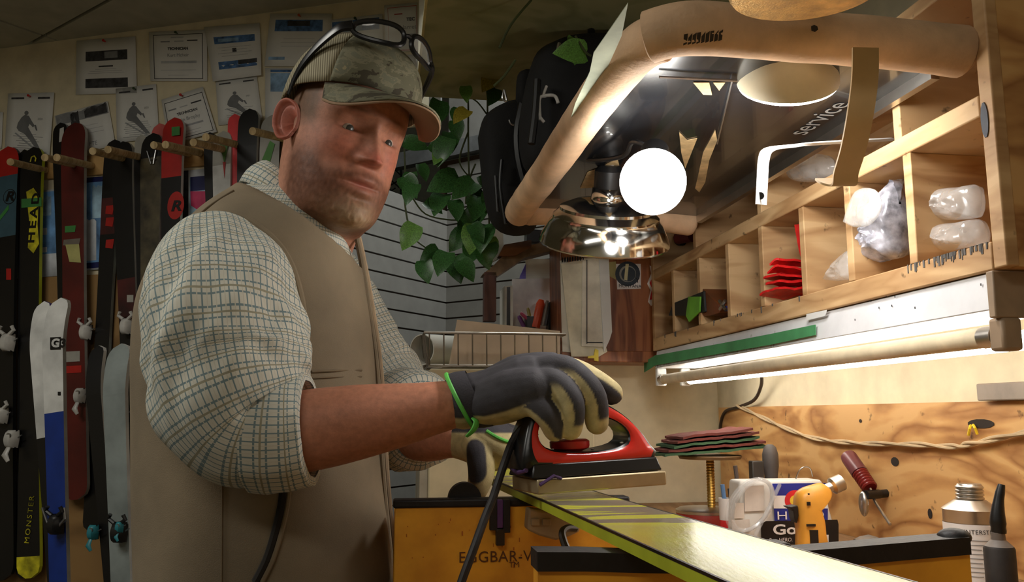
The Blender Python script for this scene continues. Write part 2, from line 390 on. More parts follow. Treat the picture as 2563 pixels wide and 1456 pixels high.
for nm, mt, u_, lb in (('fluorescent_tube', m_off, .017, 'unlit tan tube'), ('fluorescent_tube', m_lit, .088, 'glowing white tube')):
    c0, c1 = W(SF + u_, VF0 + .012, 1.243), W(SF + u_, VF1 - .002, 1.243)
    b = MB(); b.tube([c0 + (c1 - c0) * .018, c1 - (c1 - c0) * .018], .0127, 20); t = b.build(nm, mt, fx); t['label'] = lb
    for q0, q1 in ((0, .019), (.981, 1)):
        b = MB(); b.tube([c0 + (c1 - c0) * q0, c0 + (c1 - c0) * q1], .0134, 20); b.build('tube_cap', m_alu, t)
b = MB(); tp = [(1612, 905, 932), (1640, 889, 914), (1800, 860, 885), (1930, 835, 862), (2040, 812, 838)]
q = []
for px, y0, y1 in tp: q.append((PU(px, y0, SF - .003), PU(px, y1, SF - .004)))
for (a0, a1), (b0, b1) in zip(q, q[1:]): b.hexa([a1, b1, b1 + NU * .0015, a1 + NU * .0015, a0, b0, b0 + NU * .0015, a0 + NU * .0015])
tag(b.build('masking_tape', m_green, smooth=False), 'strip of green masking tape along the fluorescent batten', 'tape')
# printed compliance label
lab = MB(); q = [PU(2018, 802, SF - .0015), PU(2066, 790, SF - .0015), PU(2070, 775, SF - .001), PU(2018, 786, SF - .001)]; lab.add(q, [(0, 1, 2, 3)])
lo_ = lab.build('sticker', m_paper, fx, smooth=False)
# cable dropping from the fixture behind the bench
b = MB(); b.tube(smoothpath([PU(1906, 935, WALL_U - .05), PU(1905, 965, WALL_U - .03), PU(1888, 1000, WALL_U - .022), PU(1850, 1018, WALL_U - .02), PU(1815, 1030, WALL_U - .02), PU(1803, 1065, WALL_U - .02), PU(1802, 1120, WALL_U - .02)]), .0042, 8)
tag(b.build('black_cable', M('dark_brown_cord', (46, 34, 24), .5)), 'dark brown cord dropping from the fluorescent batten to the wall corner', 'cord')
# twisted pale flex across the backboard
wp = smoothpath([PU(x, y, WALL_U - .022) for x, y in ((1846, 1014), (1900, 1040), (1960, 1068), (2030, 1094), (2100, 1105), (2180, 1110), (2290, 1112), (2380, 1117), (2420, 1112), (2490, 1098), (2600, 1074))], 12)
tw = thing('twisted_flex', 'pale twisted two-core flex strung across the plywood board', 'cable', wp[0])
for s_ in (0, math.pi):
    b = MB(); pts = []
    for k, p in enumerate(wp):
        t = (wp[min(k + 1, len(wp) - 1)] - wp[max(k - 1, 0)]).normalized(); n1 = NU; n2 = t.cross(n1)
        a = k * .28 + s_; pts.append(p + (n1 * math.cos(a) + n2 * math.sin(a)) * .0028)
    b.tube(pts, .0029, 7); b.build('strand', M('pale_flex', (186, 164, 130), .55), tw)

# ================================================================== HOOD: a black sign board padded with foam pipe wrap
HZ, HU0, HU1, HV0, HV1 = 1.60, .305, .702, .885, 1.745
m_sign = M('glossy_black_sign', (26, 27, 30), .22, var=.3, scale=6, coat=.3)
m_foam = M('tan_foam_wrap', (216, 180, 144), .8, var=.12, scale=12, bmp=.35, bscale=140)
hood = thing('padded_hood', 'black sign board over the bench with tan foam padded edges', 'hood', W(.5, 1.3, HZ))
b = MB(); b.wbox(HU0, HU1 - .004, HV0, HV1, HZ - .006, HZ + .006); b.build('sign_board', m_sign, hood, smooth=False)
b = MB(); b.hexa([W(HU1 - .016, HV0 + .04, HZ - .022), W(HU1 - .004, HV0 + .04, HZ - .022), W(HU1 - .004, HV1, HZ - .022), W(HU1 - .016, HV1, HZ - .022),
                  W(HU1 - .016, HV0 + .04, HZ + .01), W(HU1 - .004, HV0 + .04, HZ + .01), W(HU1 - .004, HV1, HZ + .01), W(HU1 - .016, HV1, HZ + .01)]); b.build('edge_rail', m_alu, hood)
def foam(pts, r, nm='foam_pad'):
    q = smoothpath(pts, 14); b = MB(); n = len(q); rr = []
    for k in range(n):
        t = k / (n - 1); rr.append(r * (1 + .05 * noise.noise(q[k] * 22)) * (min(1, .72 + 9 * min(t, 1 - t))))
    b.tube(q, rr, 20); return b.build(nm, m_foam, hood)
foam([W(HU0 - .005, HV0 + .02, HZ - .004), W(HU0 + .04, HV0 - .004, HZ), W(.45, HV0 - .006, HZ), W(.6, HV0 - .006, HZ - .002), W(SF + .004, HV0 - .006, HZ - .006)], .031)
foam([W(HU0 + .02, HV0 + .02, HZ), W(HU0 - .004, HV0 + .07, HZ), W(HU0 - .012, 1.15, HZ), W(HU0 - .016, 1.45, HZ - .004), W(HU0 - .02, 1.70, HZ - .004), W(HU0 - .022, HV1 + .025, HZ - .012)], .030)
foam([W(HU0 - .01, HV1 + .012, HZ - .008), W(.42, HV1 + .012, HZ - .004), W(.58, HV1 + .015, HZ - .008), W(SF - .01, HV1 + .03, HZ - .016)], .030)
# lettering painted on the underside along the rail, peeled to "service"
m_let = M('faded_lettering', (150, 150, 148), .6)
ta, tb_ = PZ(1986, 340, HZ - .006), PZ(2116, 250, HZ - .006)
to_ = text('service', (tb_ - ta).length / 3.15, (ta + tb_) / 2, tb_ - ta, ZZ.cross(tb_ - ta) * -1 if False else (tb_ - ta).cross(ZZ) * -1 if False else (tb_ - ta).cross(-ZZ) * -1, m_let, hood, .0009)
# peeled patches showing board
m_peel = M('torn_board', (186, 160, 116), .8, var=.2, scale=30)
def blob(pts_px, z, name, mat, parent, th=.0012):
    b = MB(); b.prism([PZ(x, y, z) for x, y in pts_px], (0, 0, -th)); return b.build(name, mat, parent, smooth=False)
for poly in (((1452, 470), (1470, 430), (1500, 420), (1545, 395), (1560, 450), (1545, 472), (1500, 468)), ((1740, 470), (1760, 380), (1790, 325), (1795, 350), (1775, 400), (1765, 455), (1750, 480)), ((1700, 330), (1720, 350), (1745, 345), (1735, 370), (1715, 420), (1705, 380))):
    blob(poly, HZ - .0066, 'peeled_patch', m_peel, hood)
for poly in (((1735, 205), (1760, 235), (1782, 236), (1775, 205)), ((1785, 205), (1800, 225), (1815, 205))):
    blob(poly, HZ - .0066, 'peeled_patch', m_peel, hood)
b = MB(); b.tube([PZ(1650, 192, HZ - .012), PZ(1845, 202, HZ - .012)], .002, 6); b.tube([PZ(1833, 200, HZ - .012), PZ(1795, 360, HZ - .012)], .0012, 6); b.build('wire_brace', m_steel, hood)
# scribbled marker and knots on the foam
m_ink = M('smudged_ink', (54, 44, 36), .8)
hood_near = [o for o in hood.children if o.name.startswith('foam_pad')][0]
def decal(obj, px_poly, mat, name, parent, lift=.0007):
    me = obj.data; off = wloc(obj)
    bv = BVHTree.FromPolygons([v.co + off for v in me.vertices], [p.vertices for p in me.polygons])
    pts = []
    for x, y in px_poly:
        h = bv.ray_cast(CAM, ray(x, y))
        if h[0] is not None: pts.append(h[0] - ray(x, y) * lift)
    if len(pts) < 3: return None
    b = MB(); c = sum(pts, Vector()) / len(pts); n = len(pts); b.add(pts + [c], [(i, (i + 1) % n, n) for i in range(n)]); return b.build(name, mat, parent, smooth=False)
for x in range(0, 90, 11):
    y = 98 - (x * .12); decal(hood_near, [(1712 + x, y - 12 + 5 * (x % 3)), (1722 + x, y - 14), (1719 + x, y + 12), (1710 + x, y + 16)], m_ink, 'ink_mark', hood)
decal(hood_near, [(2030, 66), (2038, 62), (2046, 66), (2048, 74), (2040, 80), (2031, 77)], m_ink, 'ink_mark', hood)
# paper tag taped to the diagonal pad
tg = [(1572, 8), (1486, 132), (1476, 180), (1440, 258), (1424, 312), (1450, 300), (1500, 215), (1556, 90)]
b = MB(); pts = [PZ(x, y, HZ - .012) for x, y in tg]; b.prism(pts, (0, 0, .001))
o = tag(b.build('paper_tag', M('pale_green_paper', (176, 184, 160), .8)), 'pale green paper strip tucked along the foam padded edge', 'paper')
# ------------------------------------------------------------------ lamps under the hood
m_led = emitter('lit_lens', (1, .97, .93), P_BULB)
m_ledbody = M('cream_lamp_body', (214, 206, 178), .5, var=.05)
m_globe = emitter('lit_globe', (1, .97, .93), P_BULB * .62)
def led(name, c, axis, r, label, sock=True, dm=.6, globe=False):
    axis = Vector(axis).normalized(); t = thing(name, label, 'light bulb', c)
    if globe:
        b = MB(); b.lathe([(r * math.sin(a_), -r * math.cos(a_)) for a_ in np.linspace(.62, 3.12, 22)], c, axis, 36); b.build('lens', m_globe, t)
        b = MB(); b.lathe([(.36 * r, -1.3 * r), (.42 * r, -1.1 * r), (.6 * r, -.82 * r)], c, axis, 32, cap=False); b.build('body', m_ledbody, t)
        b = MB(); b.lathe([(.3 * r, -2.1 * r), (.46 * r, -2.0 * r), (.46 * r, -1.3 * r), (.37 * r, -1.25 * r)], c, axis, 24); b.build('socket', m_black, t)
        return t
    b = MB(); b.lathe([(r * .98, 0), (r, .12 * r), (r * .93, dm * .5 * r), (r * .7, dm * .77 * r), (r * .38, dm * .93 * r), (.002, dm * r)], c, axis, 32); b.build('lens', m_led, t)
    b = MB(); b.lathe([(.01 * r, -1.15 * r), (.36 * r, -1.14 * r), (.5 * r, -.98 * r), (.82 * r, -.6 * r), (1.0 * r, -.15 * r), (1.04 * r, .02 * r), (1.04 * r, .06 * r)], c, axis, 32, cap=False); b.build('body', m_ledbody, t)
    if sock:
        b = MB(); b.lathe([(.3 * r, -1.8 * r), (.36 * r, -1.75 * r), (.36 * r, -1.2 * r), (.3 * r, -1.13 * r)], c, axis, 24); b.build('socket', m_black, t)
    return t
c1 = P(1634, 455, 1.16)
ax1 = (CAM - c1).normalized() * .8 + Vector((-.05, 0, -.55))
led('led_bulb', c1, ax1, .0475, 'lit round bulb hanging in a black socket under the hood', globe=True)
b = MB(); sk = c1 - Vector(ax1).normalized() * .1
b.tube(smoothpath([sk, sk + Vector((-.03, .02, .02)), P(1560, 390, 1.32), P(1480, 400, 1.4), P(1440, 380, 1.5)]), .004, 8)
tag(b.build('electric_cable', m_black), 'black cord curving from the lit bulb to the hood board', 'cord')
c2 = P(1972, 200, 1.06)
led('led_bulb', c2, Vector((.12, .70, -.70)), .0635, 'wide cream floodlight bulb with only its lower rim glowing', True, .32)
# polished dish reflector hanging below the far pad
m_chrome = M('polished_aluminium', (215, 215, 212), .1, 1.0, var=.04)
dish = thing('lamp_reflector', 'polished aluminium dish reflector below the far foam pad', 'lamp', P(1510, 560, 1.58))
dc = P(1512, 604, 1.50); dax = Vector((.04, -.42, .90)).normalized()
prof = [(.118, -.004), (.120, 0), (.116, .012), (.104, .035), (.098, .042), (.097, .048), (.086, .058), (.085, .063), (.06, .074), (.03, .078), (.028, .1)]
b = MB(); b.lathe(prof, dc, dax, 48, cap=False); o = b.build('reflector', m_chrome, dish); so = o.modifiers.new('s', 'SOLIDIFY'); so.thickness = .001
b = MB(); b.lathe([(.024, .07), (.026, .085), (.026, .13), (.018, .14)], dc, dax, 24); b.build('socket', m_black, dish)
b = MB(); b.tube([dc + dax * .135, dc + dax * .16 + Vector((.02, .0, .02)), Vector((dc.x + .03, dc.y + .02, HZ - .01))], .006, 8); b.build('stem', m_steel, dish)
# brass coloured dish lamp above the near pad
m_brass = M('hammered_brass', (196, 158, 92), .4, 1.0, var=.15, scale=60, bmp=.4, bscale=400)
tl = thing('dish_lamp', 'brass coloured dish shade above the near foam pad', 'lamp', P(2010, 0, .84))
tc = P(2015, -14, .80); tax = Vector((0, -.1, 1)).normalized()
b = MB(); b.lathe([(.073, .0), (.076, .004), (.07, .02), (.05, .045), (.02, .055), (.018, .09)], tc, tax, 40); b.build('shade', m_brass, tl)
b = MB(); b.tube([tc + tax * .085, tc + tax * .14, tc + tax * .16 + NU * .2, W(SF + .03, .845, 1.80)], .006, 8); b.build('arm', m_black, tl)
# white metal bracket and tan strap
m_brk = M('white_bracket', (226, 226, 224), .35, var=.04)
brk = thing('metal_bracket', 'white metal strap bracket with a dark disc as its bolt hole below the hood', 'bracket', P(1920, 380, 1.18))
def strip(name, pts, wdir, w, th, mat, parent, n=8):
    q = smoothpath(pts, n) if n > 1 else [Vector(p) for p in pts]; wd_ = Vector(wdir).normalized(); rs = []
    for i, p in enumerate(q):
        t = (q[min(i + 1, len(q) - 1)] - q[max(i - 1, 0)]).normalized(); nn = t.cross(wd_).normalized()
        rs.append([p + wd_ * (w / 2) + nn * th / 2, p + wd_ * (w / 2) - nn * th / 2, p - wd_ * (w / 2) - nn * th / 2, p - wd_ * (w / 2) + nn * th / 2])
    b = MB(); b.rings(rs); return b.build(name, mat, parent)
Yb = 1.10
ps = [P(1905, 512, Yb), P(1908, 455, Yb), P(1912, 398, Yb), P(1926, 374, Yb + .01), P(1975, 366, Yb + .04), P(2060, 358, Yb + .09), P(2240, 348, Yb + .13)]
strip('strap', ps, NU * .75 + Vector((0, .6, .12)), .027, .002, m_brk, brk, 8)
b = MB(); hp = P(1903, 490, Yb - .006); b.lathe([(.0052, 0), (.0052, .002)], hp, (hp - CAM), 12); b.build('bolt_or_hole_disc', m_black, brk)  # flat black disc painted in for the darkness of the bolt hole
m_strap = M('tan_leather_strap', (228, 194, 144), .6, var=.08, scale=8)
ps = [P(2166, 120, .865), P(2164, 200, .86), P(2152, 290, .87), P(2136, 370, .90), P(2118, 430, .93), P(2112, 462, .945), P(2085, 458, .955), P(2070, 448, .965)]
tag(strip('leather_strap', ps, NU * .95 + ZZ * .05, .031, .0025, m_strap, None, 8), 'tan leather strap looped from the near foam pad to the shelf edge', 'strap')

# ================================================================== THE MAN
def project(p):
    d = Vector(p) - CAM; z = d.dot(FW); return (1281.5 + F_PX * d.x / z, 728 - F_PX * d.dot(UP) / z)
def gs(x, s): return np.exp(-(x / s) ** 2)
def sstep(x, a, b): t = np.clip((x - a) / (b - a), 0, 1); return t * t * (3 - 2 * t)
def remeshed(mb, voxel, smooth_it=4, fac=.5):
    me = bpy.data.meshes.new('tmp'); me.from_pydata(mb.v, [], mb.f); me.update()
    bm = bmesh.new(); bm.from_mesh(me); bmesh.ops.recalc_face_normals(bm, faces=bm.faces); bm.to_mesh(me); bm.free()
    o = bpy.data.objects.new('tmp', me); col.objects.link(o)
    r = o.modifiers.new('r', 'REMESH'); r.mode = 'VOXEL'; r.voxel_size = voxel
    s = o.modifiers.new('s', 'SMOOTH'); s.iterations = smooth_it; s.factor = fac
    dg = bpy.context.evaluated_depsgraph_get(); out = bpy.data.meshes.new_from_object(o.evaluated_get(dg))
    bpy.data.objects.remove(o); bpy.data.meshes.remove(me); out.shade_smooth(); return out
def npverts(me):
    a = np.empty(len(me.vertices) * 3); me.vertices.foreach_get('co', a); return a.reshape(-1, 3)
def setcol(me, rgb, name='Col'):
    a = me.color_attributes.new(name, 'FLOAT_COLOR', 'POINT'); c = np.ones((len(me.vertices), 4)); c[:, :3] = rgb; a.data.foreach_set('color', c.ravel())
def attrmat(name, rough=.6, bmp=.15, bscale=500, var=.12, vscale=90, sss=0.0, sheen=0.0, spec=.5):
    m, nt, b = newmat(name); at = nt.nodes.new('ShaderNodeAttribute'); at.attribute_name = 'Col'
    v = coords(nt); n = nz(nt, vscale, 5, v); mx = nt.nodes.new('ShaderNodeMix'); mx.data_type = 'RGBA'; mx.blend_type = 'MULTIPLY'; mx.inputs[0].default_value = 1
    r = ramp(nt, [(.25, tuple([255 * (1 - var)] * 3)), (.75, (255, 255, 255))], n.outputs[0]); L(nt, at.outputs[0], mx.inputs[6]); L(nt, r.outputs[0], mx.inputs[7]); L(nt, mx.outputs[2], b.inputs['Base Color'])
    b.inputs['Roughness'].default_value = rough; b.inputs['Sheen Weight'].default_value = sheen; b.inputs['Specular IOR Level'].default_value = spec
    if sss: b.inputs['Subsurface Weight'].default_value = sss; b.inputs['Subsurface Radius'].default_value = (.008, .003, .0015); b.inputs['Subsurface Scale'].default_value = .6
    n2 = nz(nt, bscale, 3, v); bump(nt, b, n2.outputs[0], bmp, .001); return m
m_skin = attrmat('skin', .58, .18, 420, .16, 120, .12, spec=.4)

# --- head frame
PSI, PDN, ROLL, HS = R(39), R(15), R(-7.5), 1.06
HF = Vector((math.sin(PSI) * math.cos(PDN), -math.cos(PSI) * math.cos(PDN), -math.sin(PDN)))
HL = Vector((math.cos(PSI), math.sin(PSI), 0)); HU = HF.cross(HL)
HL, HU = HL * math.cos(ROLL) + HU * math.sin(ROLL), HU * math.cos(ROLL) - HL * math.sin(ROLL)
H0 = Vector((-.266, 1.27, 1.588))
HM = np.array([HL, HF, HU])      # local (x left, y forward, z up)
def hw(p): p = np.asarray(p, float); return np.array(H0) + HS * (p @ HM)
def hwv(x, y, z): return Vector(hw((x, y, z)))
#        z     front   back   half-width  superellipse
HEAD = [(-.300, -.040, -.150, .080, 2.1), (-.24, -.024, -.135, .074, 2.1), (-.20, -.006, -.116, .070, 2.1), (-.165, .014, -.100, .068, 2.1), (-.145, .028, -.092, .067, 2.1), (-.132, .052, -.086, .066, 2.2),
        (-.122, .076, -.082, .0665, 2.3), (-.110, .089, -.080, .068, 2.3), (-.095, .094, -.080, .0705, 2.3), (-.08, .0955, -.083, .0725, 2.35), (-.06, .0955, -.090, .0745, 2.3),
        (-.03, .094, -.098, .0765, 2.25), (0, .093, -.102, .078, 2.2), (.02, .097, -.103, .079, 2.2), (.04, .099, -.103, .079, 2.2), (.07, .093, -.099, .075, 2.2), (.1, .076, -.086, .063, 2.1), (.12, .046, -.06, .042, 2.0), (.1295, .012, -.02, .012, 2.0)]
zs = np.concatenate([np.linspace(-.30, -.16, 14, False), np.linspace(-.16, .05, 118, False), np.linspace(.05, .1295, 22)])
NC = 168
th = np.linspace(0, 2 * np.pi, NC, False); th = th - .42 * np.sin(th)      # denser at the face
tab = np.array(HEAD)
def smooth_tab(k):
    zz = np.linspace(-.30, .1295, 800); f = np.interp(zz, tab[:, 0], tab[:, k]); ker = np.hanning(27); ker /= ker.sum()
    return np.interp(zs, zz, np.convolve(np.pad(f, 13, 'edge'), ker, 'valid'))
yf, yb, hwd, se = (smooth_tab(k) for k in (1, 2, 3, 4))
c_, s_ = np.cos(th), np.sin(th)
X = hwd[:, None] * np.sign(s_) * np.abs(s_) ** (2 / se[:, None])
mid = (yf + yb) / 2 * .25 + .0
cc = np.sign(c_) * np.abs(c_) ** (2 / se[:, None])
Yh = mid[:, None] + np.where(c_ > 0, (yf - mid)[:, None], (mid - yb)[:, None]) * cc
Zh = np.repeat(zs[:, None], NC, 1)
front = sstep(np.repeat(c_[None], len(zs), 0), 0, .35)
ax = np.abs(X); D = np.zeros_like(X)
t = np.clip((.018 - Zh) / .054, 0, 1); D += (.004 + .027 * t ** 1.25) * gs(X, .0075 + .0075 * t) * sstep(Zh, -.047, -.036) * (1 - sstep(Zh, .012, .03))
D += .009 * gs(ax - .0145, .0065) * gs(Zh + .036, .0075)
D -= .0145 * gs(ax - .031, .0165) * gs(Zh - .007, .0115)
D += .0065 * gs(ax - .027, .022) * gs(Zh - .027, .0075) + .004 * gs(X, .012) * gs(Zh - .027, .008)
D += .0062 * gs(ax - .032, .0125) * gs(Zh - .0085, .0062)          # upper lid over the eyeball
D += .0032 * gs(ax - .032, .0125) * gs(Zh + .0055, .0032)          # lower lid
D -= .003 * gs(ax - .032, .016) * gs(Zh - .0185, .0025)            # lid crease
D -= .0032 * gs(ax - .033, .012) * gs(Zh + .0005, .0017)           # lash line
D += .0045 * gs(ax - .05, .02) * gs(Zh + .022, .017)
D += .0062 * gs(X, .021) * gs(Zh + .0655, .0055) + .0075 * gs(X, .019) * gs(Zh + .0795, .0065) - .0055 * gs(X, .026) * gs(Zh + .0722, .0021)
D += .0035 * gs(X, .03) * gs(Zh + .058, .009)                      # moustache
D += .010 * gs(X, .024) * gs(Zh + .108, .017)
D -= .004 * gs(X, .018) * gs(Zh + .09, .0045)
D -= .0025 * gs(ax - .026, .007) * gs(Zh + .05, .012)              # nasolabial fold
beard = np.clip(sstep(-Zh, .052, .075) + .9 * gs(X, .036) * gs(Zh + .06, .011) + sstep(-Zh, .02, .06) * sstep(ax, .052, .066), 0, 1) * sstep(Yh, -.012, .02) * (1 - sstep(-Zh, .135, .15))
beard *= 1 - .9 * gs(X, .021) * gs(Zh + .0725, .0085)
goat = gs(X, .036) * gs(Zh + .116, .022)
Yh = Yh + D * front + beard * .0035 * front + goat * .010 * front
Zh = Zh - goat * .012 * front
nzv = np.array([[noise.noise(Vector((X[i, j] * 260, Yh[i, j] * 260, Zh[i, j] * 120))) for j in range(NC)] for i in range(len(zs))])
rr_ = 1 + (beard * .018 + goat * .03) * nzv
X = X * (1 + (rr_ - 1) * .35); Yh = Yh * (1 + (beard * .003 + goat * .018) * nzv)
hv = hw(np.stack([X, Yh, Zh], -1).reshape(-1, 3))
def mixc(a, b, t): return a + (b - a) * t[..., None]
C3 = lambda *c: np.array(lin(c))
xl, yl, zl = X, Yh, Zh
colr = np.ones(X.shape + (3,)) * C3(196, 138, 112)
colr = mixc(colr, C3(190, 106, 82), .75 * gs(ax - .042, .026) * gs(Zh + .026, .028) * front)
colr = mixc(colr, C3(186, 100, 82), .85 * gs(X, .015) * gs(Zh + .034, .016) * front)
colr = mixc(colr, C3(112, 70, 42), .9 * gs(ax - .03, .02) * gs(Zh - .0275, .0042) * front)
bn = .5 + .5 * nzv
colr = mixc(colr, C3(104, 58, 32), np.clip(beard * (.62 + .5 * bn), 0, .92))
colr = mixc(colr, C3(196, 168, 132), np.clip(goat * front * (.35 + .8 * bn), 0, .85))
colr = mixc(colr, C3(164, 92, 80), .8 * gs(X, .021) * gs(Zh + .0725, .0085) * front)
colr = mixc(colr, C3(56, 34, 26), .85 * gs(ax - .033, .0125) * gs(Zh + .0005, .0018) * front)
hair = sstep(Zh, -.02, .012) * (1 - sstep(Yh, .035, .06)) + sstep(-Yh, .045, .07) * sstep(Zh, -.075, -.05)
colr = mixc(colr, C3(104, 74, 46), np.clip(hair, 0, 1) * .9)
nr, hf = len(zs), []
for i in range(nr - 1):
    for j in range(NC): hf.append((i * NC + j, i * NC + (j + 1) % NC, (i + 1) * NC + (j + 1) % NC, (i + 1) * NC + j))
hf.append(tuple((nr - 1) * NC + j for j in range(NC)))
head_v, head_f, head_c = hv, hf, colr.reshape(-1, 3)
# --- ears: a cupped shell with rolled rim
def ear(side):
    vs_, fs, cs = [], [], []; NA, NR = 40, 12
    for sh in (0, 1):
        for k in range(NR + 1):
            q = k / NR
            for j in range(NA):
                a = 2 * math.pi * j / NA
                ex = .0172 * math.cos(a) * (1 + .12 * math.sin(a)) ; ez = .0305 * math.sin(a) * (1 - .10 * math.cos(a))
                lobe = 1 if math.sin(a) > -.55 else .78
                lx, lz = ex * q * lobe, ez * q
                rear = 1 if math.cos(a) < .45 else .35
                h = .006 + .011 * q ** 1.3 - .010 * math.exp(-((q * math.cos(a) - .22) ** 2 + (q * math.sin(a) + .12) ** 2) / .15) + (.0032 * math.exp(-((q - .92) / .08) ** 2) - .0036 * math.exp(-((q - .75) / .07) ** 2)) * rear
                h += .011 * (-math.cos(a) * q)                 # rear edge flares out
                if sh: h -= .0045 + .006 * (1 - q)
                vs_.append(hw((side * (.075 + h), -.006 + lx - lz * .18, -.006 + lz)))
                cs.append(C3(190, 112, 92))
    n1 = (NR + 1) * NA
    for sh in (0, 1):
        for k in range(NR):
            for j in range(NA):
                a, b_ = sh * n1 + k * NA + j, sh * n1 + k * NA + (j + 1) % NA
                fs.append((a, b_, b_ + NA, a + NA))
    for j in range(NA): fs.append((NR * NA + j, NR * NA + (j + 1) % NA, n1 + NR * NA + (j + 1) % NA, n1 + NR * NA + j))
    return np.array(vs_), fs, np.array(cs)
# --- loft with flattened rings
def loft_rings(pts, ra, rb, upv, seg=40, disp=None):
    pts = [Vector(p) for p in pts]; n = len(pts); a = Vector(upv); rs, uv, s = [], [], 0.0
    for i in range(n):
        t = (pts[min(i + 1, n - 1)] - pts[max(i - 1, 0)]).normalized(); a = (a - t * a.dot(t)).normalized(); b_ = t.cross(a); ring = []
        if i: s += (pts[i] - pts[i - 1]).length
        for j in range(seg):
            q = 2 * math.pi * j / seg; k = 1 + (disp(i / (n - 1), q, s) if disp else 0)
            ring.append(pts[i] + (a * math.cos(q) * ra[i] + b_ * math.sin(q) * rb[i]) * k)
        rs.append(ring); uv.append([(j / seg, s) for j in range(seg + 1)])
    return rs, uv
def respath(keys, n):      # keys: (point, ra, rb) -> smooth resample
    pts = smoothpath([k[0] for k in keys], 8); m = len(pts); out = []
    ts = np.linspace(0, len(keys) - 1, m); tt = np.linspace(0, m - 1, n)
    P_ = [pts[int(x)].lerp(pts[min(int(x) + 1, m - 1)], x - int(x)) for x in tt]
    kt = np.interp(tt, range(m), ts); ra = np.interp(kt, range(len(keys)), [k[1] for k in keys]); rb = np.interp(kt, range(len(keys)), [k[2] for k in keys])
    ker = np.ones(5) / 5; ra = np.convolve(np.pad(ra, 2, 'edge'), ker, 'valid'); rb = np.convolve(np.pad(rb, 2, 'edge'), ker, 'valid')
    return P_, list(ra), list(rb)
person = thing('person', 'man in tan work vest and checked shirt waxing a ski with an iron', 'person', Vector((-.45, 1.36, 0)))
# --- torso sections from the silhouette: (py, xl, xr, half breadth)
YT = 1.36; TA = R(99); TF = Vector((math.sin(TA), -math.cos(TA), 0)); TL = Vector((-TF.y, TF.x, 0))
SEC = [(1900, 405, 940, .19), (1700, 395, 950, .19), (1580, 385, 962, .192), (1456, 380, 980, .195), (1300, 382, 962, .20), (1150, 382, 950, .206), (1000, 378, 944, .212), (900, 374, 936, .216), (800, 378, 922, .22), (740, 392, 912, .222), (680, 420, 902, .215), (620, 470, 890, .20), (580, 505, 880, .182), (545, 540, 868, .155), (515, 572, 850, .125), (490, 600, 828, .10), (470, 622, 805, .085)]
def torso_rings(grow=0.0, seg=72, lo=0, hi=99, wr=0.0, a0=0.0, a1=2 * math.pi, full=True):
    P_ = []
    for py, xl_, xr_, hb in SEC[lo:hi]:
        a, c = P(xl_, py, YT), P(xr_, py, YT); P_.append(((a + c) / 2, (c - a).length / 2, hb))
    n = len(P_); m = 60; rs, uv = [], []
    tt = np.linspace(0, n - 1, m); cz = [np.interp(tt, range(n), [p[0][k] for p in P_]) for k in range(3)]
    fa = np.interp(tt, range(n), [p[1] for p in P_]); fb = np.interp(tt, range(n), [p[2] for p in P_]); ker = np.ones(5) / 5
    sm = lambda x: np.convolve(np.pad(x, 2, 'edge'), ker, 'valid')
    fa, fb = sm(fa), sm(fb); cz = [sm(x) for x in cz]; cnt = seg if full else seg + 1
    for i in range(m):
        ring = []; row = []
        for j in range(cnt):
            q = a0 + (a1 - a0) * j / seg; c = Vector((cz[0][i], cz[1][i], cz[2][i]))
            cx_, sx_ = math.cos(q), math.sin(q); ex = 2 / 2.35
            p = c + TF * (math.copysign(abs(cx_) ** ex, cx_) * (fa[i] + grow)) + TL * (math.copysign(abs(sx_) ** ex, sx_) * (fb[i] + grow))
            if wr:
                w_ = noise.noise(Vector((p.x * 5, p.y * 5, p.z * 2.6 + p.x * 2))) * wr + noise.noise(Vector((p.x * 13, p.y * 13, p.z * 6))) * wr * .35
                p += (TF * cx_ + TL * sx_) * w_
            ring.append(p); row.append((q * .22, cz[2][i]))
        if full: row.append((a1 * .22, cz[2][i]))
        rs.append(ring); uv.append(row)
    return rs, uv
# --- limbs of the body (skin)
armR = [(P(565, 640, 1.19), .07, .07), (P(560, 850, 1.12), .06, .06), (P(590, 1055, 1.105), .052, .052), (P(690, 1085, 1.105), .055, .054), (P(800, 1072, 1.11), .0555, .053), (P(900, 1055, 1.115), .052, .049), (P(1000, 1038, 1.12), .045, .042), (P(1080, 1022, 1.12), .0375, .035), (P(1150, 1008, 1.125), .033, .031), (P(1230, 990, 1.125), .03, .03)]
armL = [(P(800, 700, 1.50), .06, .06), (P(900, 900, 1.56), .055, .055), (P(985, 1050, 1.50), .05, .05), (P(1060, 1085, 1.42), .046, .046), (P(1120, 1090, 1.36), .036, .036), (P(1170, 1095, 1.33), .03, .03)]
bodymb = MB()
for keys in (armR, armL):
    p_, ra, rb = respath(keys, 60); rs, _ = loft_rings(p_, ra, rb, (0, 0, 1), 40); bodymb.rings(rs)
rs, _ = torso_rings(-.03, 48, 2); bodymb.rings(rs)
p_, ra, rb = respath([(hwv(0, -.05, -.16), .058, .06), (hwv(0, -.07, -.24), .066, .07), (P(690, 600, YT), .10, .11), (P(680, 760, YT), .10, .13)], 24)
rs, _ = loft_rings(p_, ra, rb, (1, 0, 0), 32); bodymb.rings(rs)
me = remeshed(bodymb, .005, 3)
v0 = npverts(me); f0 = [tuple(p.vertices) for p in me.polygons]; bpy.data.meshes.remove(me)
c0 = np.ones((len(v0), 3)) * C3(194, 132, 104)
fore = sstep(v0[:, 0], -.28, -.1); c0 = c0 + (C3(206, 140, 112) - c0) * (.5 * fore)[:, None]
allv, allf, allc = [v0], list(f0), [c0]; off = len(v0)
for (ev, ef, ec) in ((head_v, head_f, head_c), ear(-1), ear(1)):
    allf += [tuple(off + i for i in f) for f in ef]; allv.append(ev); allc.append(ec); off += len(ev)
